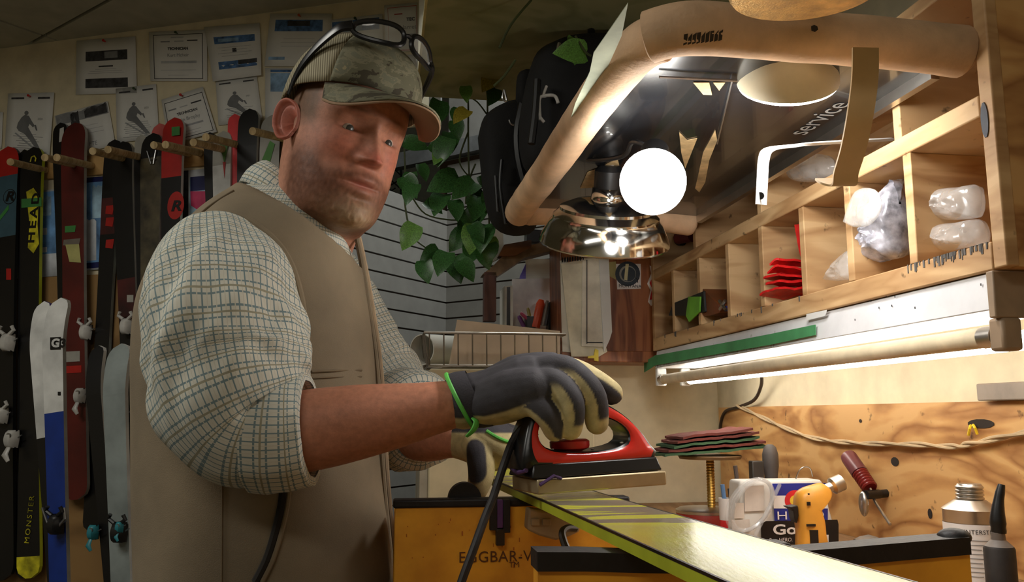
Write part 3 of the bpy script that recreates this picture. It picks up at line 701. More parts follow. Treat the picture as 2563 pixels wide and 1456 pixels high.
me = bpy.data.meshes.new('body'); me.from_pydata(np.concatenate(allv).tolist(), [], allf); me.update(); me.shade_smooth(); setcol(me, np.concatenate(allc)); me.materials.append(m_skin)
body = link('body', me, person); body['label'] = 'bearded man bending over the bench'
# eyes
m_eye = M('eye_white', (196, 186, 176), .35, var=.05); m_iris = M('iris_grey', (60, 58, 52), .3)
for sx in (-1, 1):
    ec = hwv(sx * .0318, .0703, .0006); b = MB(); b.ball(ec, .0112, 0, 24, 16); e = b.build('eye', m_eye, person)
    g = (HF - HU * .12).normalized(); b = MB(); b.lathe([(.0066, .0094), (.0045, .0106), (.0005, .0115)], ec, g, 20); b.build('iris', m_iris, e)
# --- shirt
def checkmat(name, base, l1, l2, l3, per=.0098):
    m, nt, b = newmat(name); uvn = nt.nodes.new('ShaderNodeUVMap'); sep = nt.nodes.new('ShaderNodeSeparateXYZ'); L(nt, uvn.outputs[0], sep.inputs[0])
    def line(sock, period, wid, ph):
        a = nt.nodes.new('ShaderNodeMath'); a.operation = 'MULTIPLY_ADD'; L(nt, sock, a.inputs[0]); a.inputs[1].default_value = 1 / period; a.inputs[2].default_value = ph
        f = nt.nodes.new('ShaderNodeMath'); f.operation = 'FRACT'; L(nt, a.outputs[0], f.inputs[0])
        l = nt.nodes.new('ShaderNodeMath'); l.operation = 'LESS_THAN'; L(nt, f.outputs[0], l.inputs[0]); l.inputs[1].default_value = wid; return l.outputs[0]
    cur = None; n = nz(nt, 25, 4, coords(nt)); r = ramp(nt, [(.3, tuple(x * .93 for x in base)), (.7, base)], n.outputs[0]); cur = r.outputs[0]
    for sock, per_, wid, ph, c in ((sep.outputs[0], per, .17, 0, l1), (sep.outputs[1], per, .17, 0, l1), (sep.outputs[0], per, .12, .5, l3), (sep.outputs[1], per * 2, .09, .25, l2)):
        mx = nt.nodes.new('ShaderNodeMix'); mx.data_type = 'RGBA'; L(nt, line(sock, per_, wid, ph), mx.inputs[0]); L(nt, cur, mx.inputs[6]); mx.inputs[7].default_value = (*lin(c), 1); cur = mx.outputs[2]
    L(nt, cur, b.inputs['Base Color']); b.inputs['Roughness'].default_value = .85; n2 = nz(nt, 600, 2, coords(nt)); bump(nt, b, n2.outputs[0], .15, .0006); return m
m_check = checkmat('checked_shirt_cloth', (212, 210, 196), (116, 136, 140), (150, 146, 124), (198, 195, 180))
shirt = MB()
def wrink(t, q, s):
    e = math.exp(-((t - .60) / .20) ** 2); e2 = math.exp(-((t - .93) / .1) ** 2)
    v = noise.noise(Vector((math.cos(q) * 1.5 + s * 3, math.sin(q) * 1.5, s * 16 + math.cos(q) * 2.2))) * (.05 + .11 * e)
    v += noise.noise(Vector((math.cos(q) * 3.5 + 5, math.sin(q) * 3.5, s * 34 + 2 * math.sin(q)))) * (.018 + .05 * e)
    v += noise.noise(Vector((math.cos(q) * 2 + 9, math.sin(q) * 2, s * 7))) * .04
    return v
slR = [(P(545, 618, 1.22), .02, .02), (P(545, 628, 1.21), .055, .06), (P(547, 652, 1.195), .082, .088), (P(552, 700, 1.17), .098, .100), (P(560, 765, 1.14), .104, .105), (P(564, 830, 1.12), .108, .106), (P(572, 920, 1.11), .105, .10), (P(588, 1000, 1.10), .098, .094), (P(622, 1062, 1.10), .086, .083), (P(672, 1084, 1.10), .071, .074)]
p_, ra, rb = respath(slR, 110); rs, uv = loft_rings(p_, ra, rb, (1, 0, 0), 96, wrink); SLEEVE = rs
uv = [[(u * .62, v_) for u, v_ in row] for row in uv]; shirt.rings(rs, 0, True, True, uv)
# rolled cuff
def cuffw(t, q, s): return .045 * noise.noise(Vector((math.cos(q) * 2, math.sin(q) * 2, s * 30))) + .02 * noise.noise(Vector((math.cos(q) * 6, math.sin(q) * 6, s * 60)))
cfR = [(P(634, 1076, 1.10), .055, .05), (P(645, 1077, 1.10), .078, .078), (P(680, 1079, 1.10), .079, .08), (P(725, 1078, 1.105), .0765, .076), (P(768, 1073, 1.107), .074, .072), (P(778, 1072, 1.107), .072, .07), (P(777, 1072, 1.107), .062, .06), (P(740, 1076, 1.106), .058, .056)]
P2, r2a, r2b = [], [], []
for k, ra_, rb_ in cfR: P2.append(k); r2a.append(ra_); r2b.append(rb_)
rs, uv = loft_rings(P2[:6], r2a[:6], r2b[:6], (.2, 0, 1), 80, cuffw)
nrm = (P2[5] - P2[4]).normalized(); lastc = P2[5]
rs.append([lastc + (p - lastc) * .86 + nrm * .001 for p in rs[5]]); rs.append([lastc + (p - lastc) * .80 - nrm * .03 for p in rs[5]])
uv = [[(u_ * .47, k * .018) for u_, v_ in uv[0]] for k in range(len(rs))]; shirt.rings(rs, 0, False, True, uv)
# far sleeve and its bunched cuff
slL = [(P(760, 640, 1.54), .03, .03), (P(790, 690, 1.55), .085, .085), (P(850, 800, 1.57), .09, .09), (P(920, 930, 1.57), .088, .088), (P(980, 1010, 1.54), .084, .084), (P(1020, 1050, 1.49), .076, .076)]
p_, ra, rb = respath(slL, 70); rs, uv = loft_rings(p_, ra, rb, (1, 0, 0), 64, wrink); shirt.rings(rs, 0, True, True, [[(u_ * .55, v_) for u_, v_ in r_] for r_ in uv])
cfL = [(P(1000, 1040, 1.50), .06, .06), (P(1010, 1045, 1.49), .088, .086), (P(1035, 1050, 1.46), .09, .088), (P(1056, 1058, 1.43), .08, .08), (P(1062, 1062, 1.42), .06, .06)]
rs, uv = loft_rings([k[0] for k in cfL], [k[1] for k in cfL], [k[2] for k in cfL], (0, 0, 1), 64, cuffw); shirt.rings(rs, 0, True, True, [[(u_ * .5, k * .02) for u_, v_ in uv[0]] for k in range(len(rs))])
rs, uv = torso_rings(-.008, 72, 1); shirt.rings(rs, 0, True, True, uv)
sh = shirt.build('shirt', m_check, person, ang=60); sh['label'] = 'pale checked shirt with rolled sleeves'
# --- vest: open at the front
m_vest = M('tan_canvas', (128, 114, 92), .85, var=.10, scale=7, bmp=.25, bscale=700)
m_vin = M('vest_lining', (30, 26, 22), .9)
m_stitch = M('vest_seam', (112, 97, 75), .85)
rs, uv = torso_rings(.008, 110, 1, 99, .010, R(-5), R(344), False)
NB, NF = P(596, 474, 1.34), P(868, 664, 1.38); NPL = (NF - NB).cross(TL).normalized(); NPL = NPL if NPL.z > 0 else -NPL
for i, r_ in enumerate(rs):          # neckline: slide everything above the sloping neck plane down onto it
    for j, p in enumerate(r_):
        d = (p - NB).dot(NPL)
        if d > 0: r_[j] = p - NPL * d
vb = MB(); vb.rings(rs, 0, False, False); vest = vb.build('vest', m_vest, person, ang=60); vest['label'] = 'tan canvas work vest with zip front'
so = vest.modifiers.new('s', 'SOLIDIFY'); so.thickness = .004; so.offset = -1
dg = bpy.context.evaluated_depsgraph_get()
vme = vest.data; voff = wloc(vest); VBV = BVHTree.FromPolygons([v.co + voff for v in vme.vertices], [p.vertices for p in vme.polygons])
def vhit(px, py, lift=.004):
    h = VBV.ray_cast(CAM, ray(px, py)); return None if h[0] is None else h[0] - ray(px, py) * lift
def seam(pxs, r, mat, name, parent=vest, lift=.003, n=5, seg=8, hit=None):
    pts = [(hit or vhit)(x, y, lift) for x, y in pxs]; pts = [p for p in pts if p is not None]
    if len(pts) > 1:
        b = MB(); b.tube(smoothpath(pts, n), r, seg); return b.build(name, mat, parent)
loop = []          # armhole binding: the true line where the sleeve leaves the vest
for j in range(96):
    prev = None; hit_ = None
    for i in range(66):
        p = SLEEVE[i][j]; n_ = VBV.find_nearest(p); d = (p - n_[0]).dot(n_[1])
        if d > 0 and prev is not None: hit_ = SLEEVE[i - 1][j].lerp(p, min(1, max(0, -prev / (d - prev + 1e-9)))); break
        if d > 0: hit_ = p; break
        prev = d
    loop.append(hit_)
st = next((k for k in range(96) if loop[k - 1] is None and loop[k] is not None), 0); seq = []
for k in range(96):
    q = loop[(st + k) % 96]
    if q is None: break
    seq.append(q)
for _ in range(6): seq = [seq[0]] + [(a + b_ * 2 + c) / 4 for a, b_, c in zip(seq, seq[1:], seq[2:])] + [seq[-1]]
print('armhole', len(seq), [tuple(round(x) for x in project(q)) for q in seq[::12]])
if len(seq) > 8: b = MB(); b.tube(seq, .0062, 10, cap=True); b.build('armhole_edge', m_vest, vest)
seam([(712, 1198), (706, 1260), (690, 1330), (668, 1400), (640, 1456)], .0062, m_vin, 'pocket_slit', lift=.001)
seam([(726, 1198), (720, 1260), (704, 1332), (682, 1402), (656, 1456)], .0035, m_vest, 'pocket_edge', lift=.003)
seam([(556, 1150), (556, 1250), (555, 1456)], .0012, m_stitch, 'side_seam', lift=.0008)
seam([(780, 930), (840, 927), (905, 926)], .0018, m_stitch, 'pocket_hem', lift=.001)
seam([(782, 946), (840, 943), (905, 942)], .0012, m_stitch, 'pocket_hem', lift=.001)
seam([(585, 478), (520, 520), (462, 575), (420, 610)], .0025, m_stitch, 'shoulder_seam', lift=.001)
# zip edges and inner placket
def edgepts(q, lift, k0=0, k1=60): 
    rr2, _ = torso_rings(lift, 1, 1, 99, 0, q, q + .001, False); return [r_[0] for r_ in rr2][k0:k1]
rs, _ = torso_rings(-.001, 6, 1, 99, 0, R(-19), R(-2), False)
for i, r_ in enumerate(rs):
    for j, p in enumerate(r_):
        d = (p - NB).dot(NPL)
        if d > -.01: r_[j] = p - NPL * (d + .01)
lb_ = MB(); lb_.rings(rs, 0, False, False); lb_.build('lining', m_vin, vest)
for q, nm, mt, r_ in ((R(-5), 'zip_edge', M('vest_edge_pale', (166, 146, 118), .8), .0045), (R(-16), 'zip_edge', m_vest, .004)):
    b = MB(); b.tube(edgepts(q, .008)[:-6], r_, 8); b.build(nm, mt, vest)
b = MB(); b.tube(edgepts(R(-9), .003)[:-6], .003, 8); b.build('zip_teeth', M('zip_brown', (74, 50, 36), .45), vest)
zp = P(930, 935, 1.34); b = MB(); b.box(zp, .008, .006, .02); b.ball(zp - ZZ * .022, .005); b.build('zip_pull', m_steel, vest)
# --- collar: a stand round the neck and a folded leaf
B0, F0, T0, F1 = P(600, 470, 1.34), P(872, 652, 1.38), P(658, 414, 1.335), P(846, 590, 1.37)
c0_, e0_, c1_, e1_ = (B0 + F0) / 2, (F0 - B0) / 2, (T0 + F1) / 2, (F1 - T0) / 2
cb_ = MB(); rows = []; NJ = 80
for k, f in enumerate((-.5, -.25, 0, .06, .2, .4, .6, .8, 1.0)):
    row = []
    for j in range(NJ + 1):
        a = R(9 + 342 * j / NJ); fr = max(0, math.cos(a)) ** 6
        top = c1_ + e1_ * math.cos(a) + TL * math.sin(a) * .076; bot = c0_ + e0_ * math.cos(a) + TL * math.sin(a) * .112
        if f < 0: p = top.lerp(bot, -f) ; p = p + (c1_ - p) * .10 * -f * 2
        else: p = top.lerp(bot, f * (1 + .12 * fr)) + (top - c1_).normalized() * .006 * math.sin(min(1, f) * math.pi) + NPL * .004
        row.append(p)
    rows.append(row)
cb_.rings(rows, 0, False, False, [[(j * .0062, k * .008) for j in range(NJ + 1)] for k in range(len(rows))])
colr_o = cb_.build('collar', m_check, sh, ang=70); so = colr_o.modifiers.new('s', 'SOLIDIFY'); so.thickness = .0025
bp = surf_hit(colr_o, 832, 585)[0]
if bp is not None:
    b = MB(); b.lathe([(.006, -.001), (.0065, .001), (.005, .0022)], bp, CAM - bp, 16); b.build('button', M('dark_button', (46, 42, 38), .4), sh)
# --- trousers and boots (below the frame)
m_jean = M('dark_trousers', (52, 50, 48), .85); m_boot = M('brown_boot', (60, 42, 30), .6)
tr = MB(); hip = P(680, 1700, YT)
hip.z = .86
for sgn in (-1, 1):
    p_, ra, rb = respath([(Vector((hip.x, YT + sgn * .085, .93)), .125, .115), (Vector((hip.x + .01, YT + sgn * .10, .75)), .105, .10), (Vector((hip.x + .03, YT + sgn * .115, .48)), .078, .078), (Vector((hip.x, YT + sgn * .125, .10)), .065, .065)], 30)
    rs, _ = loft_rings(p_, ra, rb, (1, 0, 0), 28); tr.rings(rs)
tr.build('trousers', m_jean, person)
for sgn in (-1, 1):
    b = MB(); rs = []
    for k, (x, w_, h) in enumerate(((-.09, .03, .07), (-.07, .042, .10), (0, .045, .11), (.07, .048, .085), (.14, .046, .06), (.19, .03, .045), (.2, .01, .03))):
        rs.append([Vector((hip.x + x, YT + sgn * .125 + w_ * math.cos(q), max(.001, h / 2 + h / 2 * math.sin(q)))) for q in (2 * math.pi * j / 16 for j in range(16))])
    b.rings(rs); b.build('boot', m_boot, person)
# ------------------------------------------------------------------ cap
m_camo, nt, bs = newmat('camouflage_cloth'); v = coords(nt, (1, 1, 1.6)); n = nz(nt, 24, 5, v, .6, .5)
r_ = ramp(nt, [(.34, (66, 60, 44)), (.42, (104, 102, 80)), (.52, (126, 122, 98)), (.58, (112, 112, 92)), (.66, (150, 140, 108))], n.outputs[0]); r_.color_ramp.interpolation = 'CONSTANT'
L(nt, r_.outputs[0], bs.inputs['Base Color']); bs.inputs['Roughness'].default_value = .85
m_mesh, nt, bs = newmat('tan_net_cloth'); wv = nt.nodes.new('ShaderNodeTexWave'); wv.inputs['Scale'].default_value = 110; wv.inputs['Distortion'].default_value = .6; tcn = coords(nt, (1, .25, .12), 'Object', (0, 0, R(-34))); L(nt, tcn, wv.inputs['Vector'])
r_ = ramp(nt, [(.2, (116, 108, 84)), (.8, (176, 168, 140))], wv.outputs[0]); L(nt, r_.outputs[0], bs.inputs['Base Color']); bs.inputs['Roughness'].default_value = .8; bump(nt, bs, wv.outputs[0], .3, .001)
m_brimu = M('brim_underside', (150, 120, 92), .8, var=.05)
cap = thing('cap', 'trucker cap with camouflage front and tan net back on the man', 'cap', hwv(0, 0, .1))
def caprim(a):
    f = math.cos(a); w_ = .093; x = w_ * math.copysign(abs(math.sin(a)) ** .93, math.sin(a))
    y = (.106 if f > 0 else .138) * math.copysign(abs(f) ** .93, f); z = .046 + .016 * max(0, f) ** 1.5 - .040 * max(0, -f)
    return x, y, z
def cappt(a, t_, grow=0):
    x, y, z = caprim(a); e = .82; h = math.sin(t_ * math.pi / 2) ** e; r0 = max(0, math.cos(t_ * math.pi / 2)) ** e
    ztop = .148; fr = max(0, math.cos(a)); k = 1 + grow / .1
    return hwv(x * r0 * k, (y * r0 + (1 - r0) * .004) * k + .004 * fr * math.sin(t_ * math.pi), z + (ztop + grow - z) * h)
A0 = R(52)
for nm, a0, a1, mt in (('front_panel', -A0, A0, m_camo), ('net_back', A0, 2 * math.pi - A0, m_mesh)):
    b = MB(); na = 40; b.rings([[cappt(a0 + (a1 - a0) * j / na, i / 22) for j in range(na + 1)] for i in range(23)], 0, False, False); o = b.build(nm, mt, cap, ang=60)
    so = o.modifiers.new('s', 'SOLIDIFY'); so.thickness = .003; so.offset = -1
b = MB(); b.ball(cappt(0, 1), .006, sc=(1, 1, .6)); b.build('button', m_camo, cap)
CAPBV = None
def brimpt(s, t_):
    a = R(54) * s; x, y, z = caprim(a); ln = .104 * max(0, 1 - s * s * .97) ** .5
    return (x * (1 + .06 * t_), y - .006 + ln * t_, z - .003 - .034 * s * s * t_ * (ln / .104) ** .8 - .010 * t_ - .006 * t_ * t_)
for nm, dz, mt in (('brim', .0, m_camo), ('brim_underside', -.0035, m_brimu)):
    b = MB(); b.rings([[Vector(hw(np.array(brimpt(-1 + 2 * j / 48, i / 14)) + np.array((0, 0, dz)))) for j in range(49)] for i in range(15)], 0, False, False)
    o = b.build(nm, mt, cap, ang=60); so = o.modifiers.new('s', 'SOLIDIFY'); so.thickness = .0025; so.offset = 0
# ------------------------------------------------------------------ sunglasses pushed up on the cap
m_frame = M('glossy_black_frame', (20, 20, 21), .3, var=.2)
m_lens = glass('clear_lens', (226, 226, 216), .05, alpha=.28)
sg = thing('sunglasses', 'black wraparound glasses pushed up on the cap', 'glasses', hwv(0, .08, .15))
def gpt(x, h, grow=0):      # x across the face, h up the lens; glasses lie on the cap's front top
    yy = .118 - 9.0 * x * x + h * -.35; zz = .128 + h * .94 - 1.6 * x * x; return hwv(x, yy, zz)
for sgn, nm in ((-1, 'rim'), (1, 'rim')):
    lp = []
    for k in range(28):
        a = 2 * math.pi * k / 28; lp.append(gpt(sgn * (.036 + .030 * math.copysign(abs(math.cos(a)) ** .8, math.cos(a))), .012 +   .0160 * math.copysign(abs(math.sin(a)) ** .8, math.sin(a)) * (1 - .12 * math.cos(a))))
    b = MB(); b.tube(lp + [lp[0], lp[1]], .0040, 8, cap=False); b.build(nm, m_frame, sg)
    b = MB(); b.add(lp + [sum(lp, Vector()) / 28], [(i, (i + 1) % 28, 28) for i in range(28)]); b.build('lens', m_lens, sg)
    arm = [gpt(sgn * .066, .016), hwv(sgn * .079, .062, .128), hwv(sgn * .089, .036, .104), hwv(sgn * .0945, .012, .078), hwv(sgn * .095, -.006, .053), hwv(sgn * .094, -.014, .030)]
    b = MB(); q = smoothpath(arm, 8); b.tube(q, [.0105 - .0062 * i / (len(q) - 1) for i in range(len(q))], 8, flat=.45, up=HL); b.build('temple', m_frame, sg)
b = MB(); b.tube([gpt(-.008, .016), gpt(0, .019), gpt(.008, .016)], .0034, 8); b.build('bridge', m_frame, sg)

# ================================================================== GLOVES
m_glove = attrmat('work_glove', .8, .3, 500, .22, 60)
GDARK, GTAN, GGREEN = C3(62, 60, 66), C3(206, 190, 140), C3(84, 176, 76)
def glove_mesh(chains, voxel=.0024, sm=5):
    mb = MB()
    for pts, rad, flat in chains:
        q = smoothpath(pts, 6); rr = np.interp(np.linspace(0, len(pts) - 1, len(q)), range(len(pts)), rad); rs = []
        tdir = (q[0] - q[1]).normalized(); edir = (q[-1] - q[-2]).normalized()
        q2 = [q[0] + tdir * rr[0] * .75, q[0] + tdir * rr[0] * .45] + q + [q[-1] + edir * rr[-1] * .5, q[-1] + edir * rr[-1] * .85, q[-1] + edir * rr[-1]]
        r2 = [rr[0] * .55, rr[0] * .85] + list(rr) + [rr[-1] * .86, rr[-1] * .5, rr[-1] * .1]
        mb.tube(q2, r2, 18, flat=flat[0], up=flat[1])
    return remeshed(mb, voxel, sm)
def seg_near(V, pts):       # distance of each vertex to a polyline and the nearest point
    best = np.full(len(V), 9.0); bp = np.zeros((len(V), 3))
    for a, b_ in zip(pts, pts[1:]):
        a, b_ = np.array(a), np.array(b_); t = np.clip(((V - a) @ (b_ - a)) / ((b_ - a) @ (b_ - a)), 0, 1); p = a + t[:, None] * (b_ - a); d = np.linalg.norm(V - p, axis=1)
        m = d < best; best[m] = d[m]; bp[m] = p[m]
    return best, bp
Z1 = (1, (0, 0, 1))
wr = [P(1150, 1006, 1.125), P(1205, 998, 1.125), P(1262, 985, 1.123), P(1320, 962, 1.12)]
palmA = [P(1215, 1008, 1.105), P(1280, 988, 1.095), P(1330, 975, 1.085)]
palmB = [P(1225, 985, 1.14), P(1300, 950, 1.14), P(1375, 930, 1.135)]
pinky = [P(1290, 1012, 1.088), P(1332, 1010, 1.076), P(1368, 1040, 1.070), P(1388, 1078, 1.080)]
ring_ = [P(1320, 965, 1.095), P(1385, 960, 1.082), P(1430, 1010, 1.073), P(1428, 1072, 1.085)]
midf = [P(1340, 935, 1.115), P(1415, 925, 1.103), P(1482, 985, 1.092), P(1494, 1058, 1.105)]
index = [P(1350, 925, 1.14), P(1430, 930, 1.138), P(1490, 958, 1.135), P(1530, 984, 1.138)]
thumb = [P(1240, 985, 1.16), P(1300, 1000, 1.19), P(1370, 1030, 1.20), P(1420, 1050, 1.19)]
ch = [(wr, [.037, .0375, .040, .040], Z1), (palmA, [.030, .034, .030], Z1), (palmB, [.032, .035, .028], Z1), (pinky, [.019, .0172, .0155, .0142], Z1), (ring_, [.021, .019, .017, .0155], Z1), (midf, [.022, .0195, .0175, .0158], Z1), (index, [.021, .0195, .0185, .0165], Z1), (thumb, [.024, .022, .02, .018], Z1)]
me = glove_mesh(ch); V = npverts(me)
chains = {'w': wr, 'a': palmA, 'b': palmB, 'p': pinky, 'r': ring_, 'm': midf, 'i': index, 't': thumb}; ks = list(chains)
dd = [seg_near(V, [np.array(p) for p in smoothpath(chains[k], 5)]) for k in ks]
rad = {'w': .039, 'a': .032, 'b': .032, 'p': .017, 'r': .018, 'm': .018, 'i': .019, 't': .02}
dist = np.stack([d[0] - rad[k] for d, k in zip(dd, ks)]); which = dist.argmin(0); c = np.ones((len(V), 3)) * GDARK
for n_, k in enumerate(ks):
    m = which == n_; dv = V - dd[n_][1]; dv /= np.linalg.norm(dv, axis=1)[:, None] + 1e-9
    low = -dv[:, 2]; near = -dv[:, 1]; left = -dv[:, 0]
    if k in 'rm': tan = sstep(near * .75 + left * .8 + low * .35, .72, .8) * sstep(-V[:, 2], -float(chains[k][1].z) - .004, -float(chains[k][1].z) + .012)
    elif k == 'p': tan = sstep(low * .9 + left * .5, .45, .6)
    elif k == 'i': tan = sstep(V[:, 0], float(P(1412, 930, 1.14).x), float(P(1420, 930, 1.14).x)) * sstep(dv[:, 2] * .8 + dv[:, 0] * .5 + dv[:, 1] * .4, -.1, .1)
    elif k == 't': tan = np.ones(len(V))
    else: tan = sstep(low, .55, .66)
    c[m] = (GDARK + (GTAN - GDARK) * tan[:, None])[m]
tips = np.zeros(len(V))
for k in ('m', 'r'):
    e = np.array(chains[k][-1]); tips = np.maximum(tips, 1 - sstep(np.linalg.norm(V - e, axis=1), .017, .021))
c = c + (GTAN - c) * tips[:, None]
gn = np.array([noise.noise(Vector(p) * 55) for p in V]); c = c * (1 + .18 * gn)[:, None]
setcol(me, c); me.materials.append(m_glove); gR = link('glove', me, person); gR['label'] = 'dark grey glove with tan fingers on the iron handle'
# green bound cuff
def cuffring(cx_, cy_, Y, ax_, ra_, rb_, r, n=40, a0=0, a1=360):
    c = P(cx_, cy_, Y); ax_ = Vector(ax_).normalized(); u_ = (Vector((0, 0, 1)) - ax_ * ax_.z).normalized(); w_ = ax_.cross(u_)
    return [c + u_ * math.cos(R(a0 + (a1 - a0) * k / n)) * ra_ + w_ * math.sin(R(a0 + (a1 - a0) * k / n)) * rb_ for k in range(n + 1)]
m_gcuff = M('green_binding', (92, 186, 78), .6, var=.1)
axw = P(1262, 985, 1.123) - P(1100, 1015, 1.125) + Vector((0, 0, .03))
rA = cuffring(1152, 1003, 1.122, axw, .0400, .0385, .003); b = MB(); b.tube(rA, .0030, 8, cap=False); b.build('cuff_binding', m_gcuff, gR)
rB = cuffring(1200, 996, 1.122, axw, .0415, .040, .003); b = MB(); b.rings([rA, [p.lerp(q, .5) + (p - P(1175, 1000, 1.122)).normalized() * .0015 for p, q in zip(rA, rB)], rB], 0, False, False); b.build('cuff', M('glove_knit', (50, 48, 54), .85, bmp=.3, bscale=400), gR)
b = MB(); b.tube(smoothpath([P(1182, 1046, 1.088), P(1192, 1056, 1.085), P(1186, 1074, 1.085), P(1168, 1092, 1.09)], 5), [.003 + .0025 * math.sin(k / 15 * 3.14) for k in range(16)], 10, flat=.5); b.build('cuff_tab', m_gcuff, gR)
# other glove: palm on the ski edge, fingers hanging
lw = [P(1130, 1088, 1.36), P(1185, 1098, 1.33), P(1232, 1115, 1.315)]
lp_ = [P(1215, 1095, 1.31), P(1262, 1122, 1.30), P(1288, 1132, 1.30)]
lt = [P(1195, 1110, 1.30), P(1204, 1150, 1.285), P(1204, 1190, 1.28), P(1194, 1228, 1.28)]
lf = [[P(1250, 1112, 1.32), P(1300, 1122, 1.33), P(1328, 1146, 1.33), P(1332, 1166, 1.33)], [P(1255, 1104, 1.335), P(1310, 1116, 1.345), P(1342, 1140, 1.345), P(1345, 1160, 1.345)], [P(1262, 1094, 1.35), P(1312, 1106, 1.36), P(1338, 1130, 1.36), P(1340, 1150, 1.36)], [P(1262, 1084, 1.36), P(1300, 1096, 1.375), P(1325, 1118, 1.375), P(1328, 1136, 1.375)]]
chl = [(lw, [.034, .038, .040], Z1), (lp_, [.036, .034, .026], Z1), (lt, [.026, .0225, .020, .016], Z1)] + [(f, [.018, .016, .015, .013], Z1) for f in lf]
me = glove_mesh(chl); V = npverts(me); c = np.ones((len(V), 3)) * GTAN
pk = seg_near(V, [np.array(P(1184, 1122, 1.262)), np.array(P(1186, 1178, 1.26))])[0]; c = c + (GDARK - c) * (1 - sstep(pk, .018, .021))[:, None]
up_ = sstep(V[:, 2], float(P(1260, 1085, 1.3).z), float(P(1260, 1080, 1.3).z)); c = c + (GDARK - c) * up_[:, None]
gn = np.array([noise.noise(Vector(p) * 45) for p in V]); c = c * (1 + .1 * gn)[:, None]
setcol(me, c); me.materials.append(m_glove); gL = link('glove', me, person); gL['label'] = 'tan and grey glove steadying the ski end'
pr = [surf_hit(gL, x, y)[0] for x, y in ((1218, 1078), (1240, 1092), (1262, 1102), (1282, 1108))]; pr = [p for p in pr if p is not None]
if len(pr) > 1: b = MB(); b.tube(smoothpath(pr, 5), .0028, 8); b.build('cuff_binding', m_gcuff, gL)

# ================================================================== SKI BEING WAXED
SZ = 1.045
m_lime = M('lime_sidewall', (168, 178, 48), .4, var=.08)
m_edge = M('dark_steel_edge', (44, 40, 40), .35, .6)
m_base, nt, bs = newmat('lime_ski_base'); uvn = nt.nodes.new('ShaderNodeUVMap'); mp = nt.nodes.new('ShaderNodeMapping'); L(nt, uvn.outputs[0], mp.inputs[0]); mp.inputs['Scale'].default_value = (1.4, 11, 1)
n = nz(nt, 2.2, 2, mp.outputs[0], .5, .4); r1 = ramp(nt, [(.50, (208, 208, 66)), (.53, (120, 112, 102))], n.outputs[0])
sep = nt.nodes.new('ShaderNodeSeparateXYZ'); L(nt, uvn.outputs[0], sep.inputs[0])
mr = nt.nodes.new('ShaderNodeMapRange'); L(nt, sep.outputs[1], mr.inputs[0]); mr.inputs[1].default_value = .80; mr.inputs[2].default_value = .81
n2 = nz(nt, 9, 4, coords(nt, (1, 1, 1))); r2 = ramp(nt, [(.4, (206, 206, 74)), (.62, (196, 188, 96))], n2.outputs[0])
mx = nt.nodes.new('ShaderNodeMix'); mx.data_type = 'RGBA'; L(nt, mr.outputs[0], mx.inputs[0]); L(nt, r2.outputs[0], mx.inputs[6]); L(nt, r1.outputs[0], mx.inputs[7]); L(nt, mx.outputs[2], bs.inputs['Base Color'])
bs.inputs['Roughness'].default_value = .24; n3 = nz(nt, 240, 4, coords(nt, (1, .25, 1))); bump(nt, bs, n3.outputs[0], .35, .0012); bs.inputs['Coat Weight'].default_value = .35; bs.inputs['Coat Roughness'].default_value = .14
ski = thing('ski', 'lime yellow ski clamped base up across the bench vises', 'ski', W(.25, .8, SZ))
NS = 60; L_, Rr, vv = [], [], []
for k in range(NS + 1):
    v = .02 + (1.60 - .02) * k / NS; cu_ = .290 - .052 * max(0, v - .3); w_ = .121 - .020 * max(0, min(1, (v - .45) / .6)); tip = max(0, (v - 1.535) / .065); up_t = .5 * max(0, v - 1.36) ** 2
    hwid = w_ / 2 * math.sqrt(max(.02, 1 - tip * tip)); L_.append((cu_ - hwid, v, SZ + up_t)); Rr.append((cu_ + hwid, v, SZ + up_t))
b = MB(); th_ = .0125
for (l0, l1, r0, r1_) in zip(L_, L_[1:], Rr, Rr[1:]):
    q = [W(*l0), W(*r0), W(*r1_), W(*l1)]; b.add(q, [(0, 1, 2, 3)], 0, [((0, l0[1]), (.12, l0[1]), (.12, l1[1]), (0, l1[1]))])
b.build('base', m_base, ski)
b = MB()
for side, rows in ((-1, L_), (1, Rr)):
    for a, c in zip(rows, rows[1:]):
        i = -side * .002; b.hexa([W(a[0] + i, a[1], a[2] - .0022), W(a[0] + side * .0004, a[1], a[2] - .0022), W(c[0] + side * .0004, c[1], c[2] - .0022), W(c[0] + i, c[1], c[2] - .0022), W(a[0] + i, a[1], a[2] + .0002), W(a[0] + side * .0004, a[1], a[2] + .0002), W(c[0] + side * .0004, c[1], c[2] + .0002), W(c[0] + i, c[1], c[2] + .0002)])
b.build('steel_edge', m_edge, ski, smooth=False)
b = MB()
for (l0, l1, r0, r1_) in zip(L_, L_[1:], Rr, Rr[1:]):
    b.hexa([W(l0[0], l0[1], l0[2] - th_), W(r0[0], r0[1], r0[2] - th_), W(r1_[0], r1_[1], r1_[2] - th_), W(l1[0], l1[1], l1[2] - th_), W(l0[0], l0[1], l0[2] - .0021), W(r0[0], r0[1], r0[2] - .0021), W(r1_[0], r1_[1], r1_[2] - .0021), W(l1[0], l1[1], l1[2] - .0021)])
b.build('core', m_lime, ski)
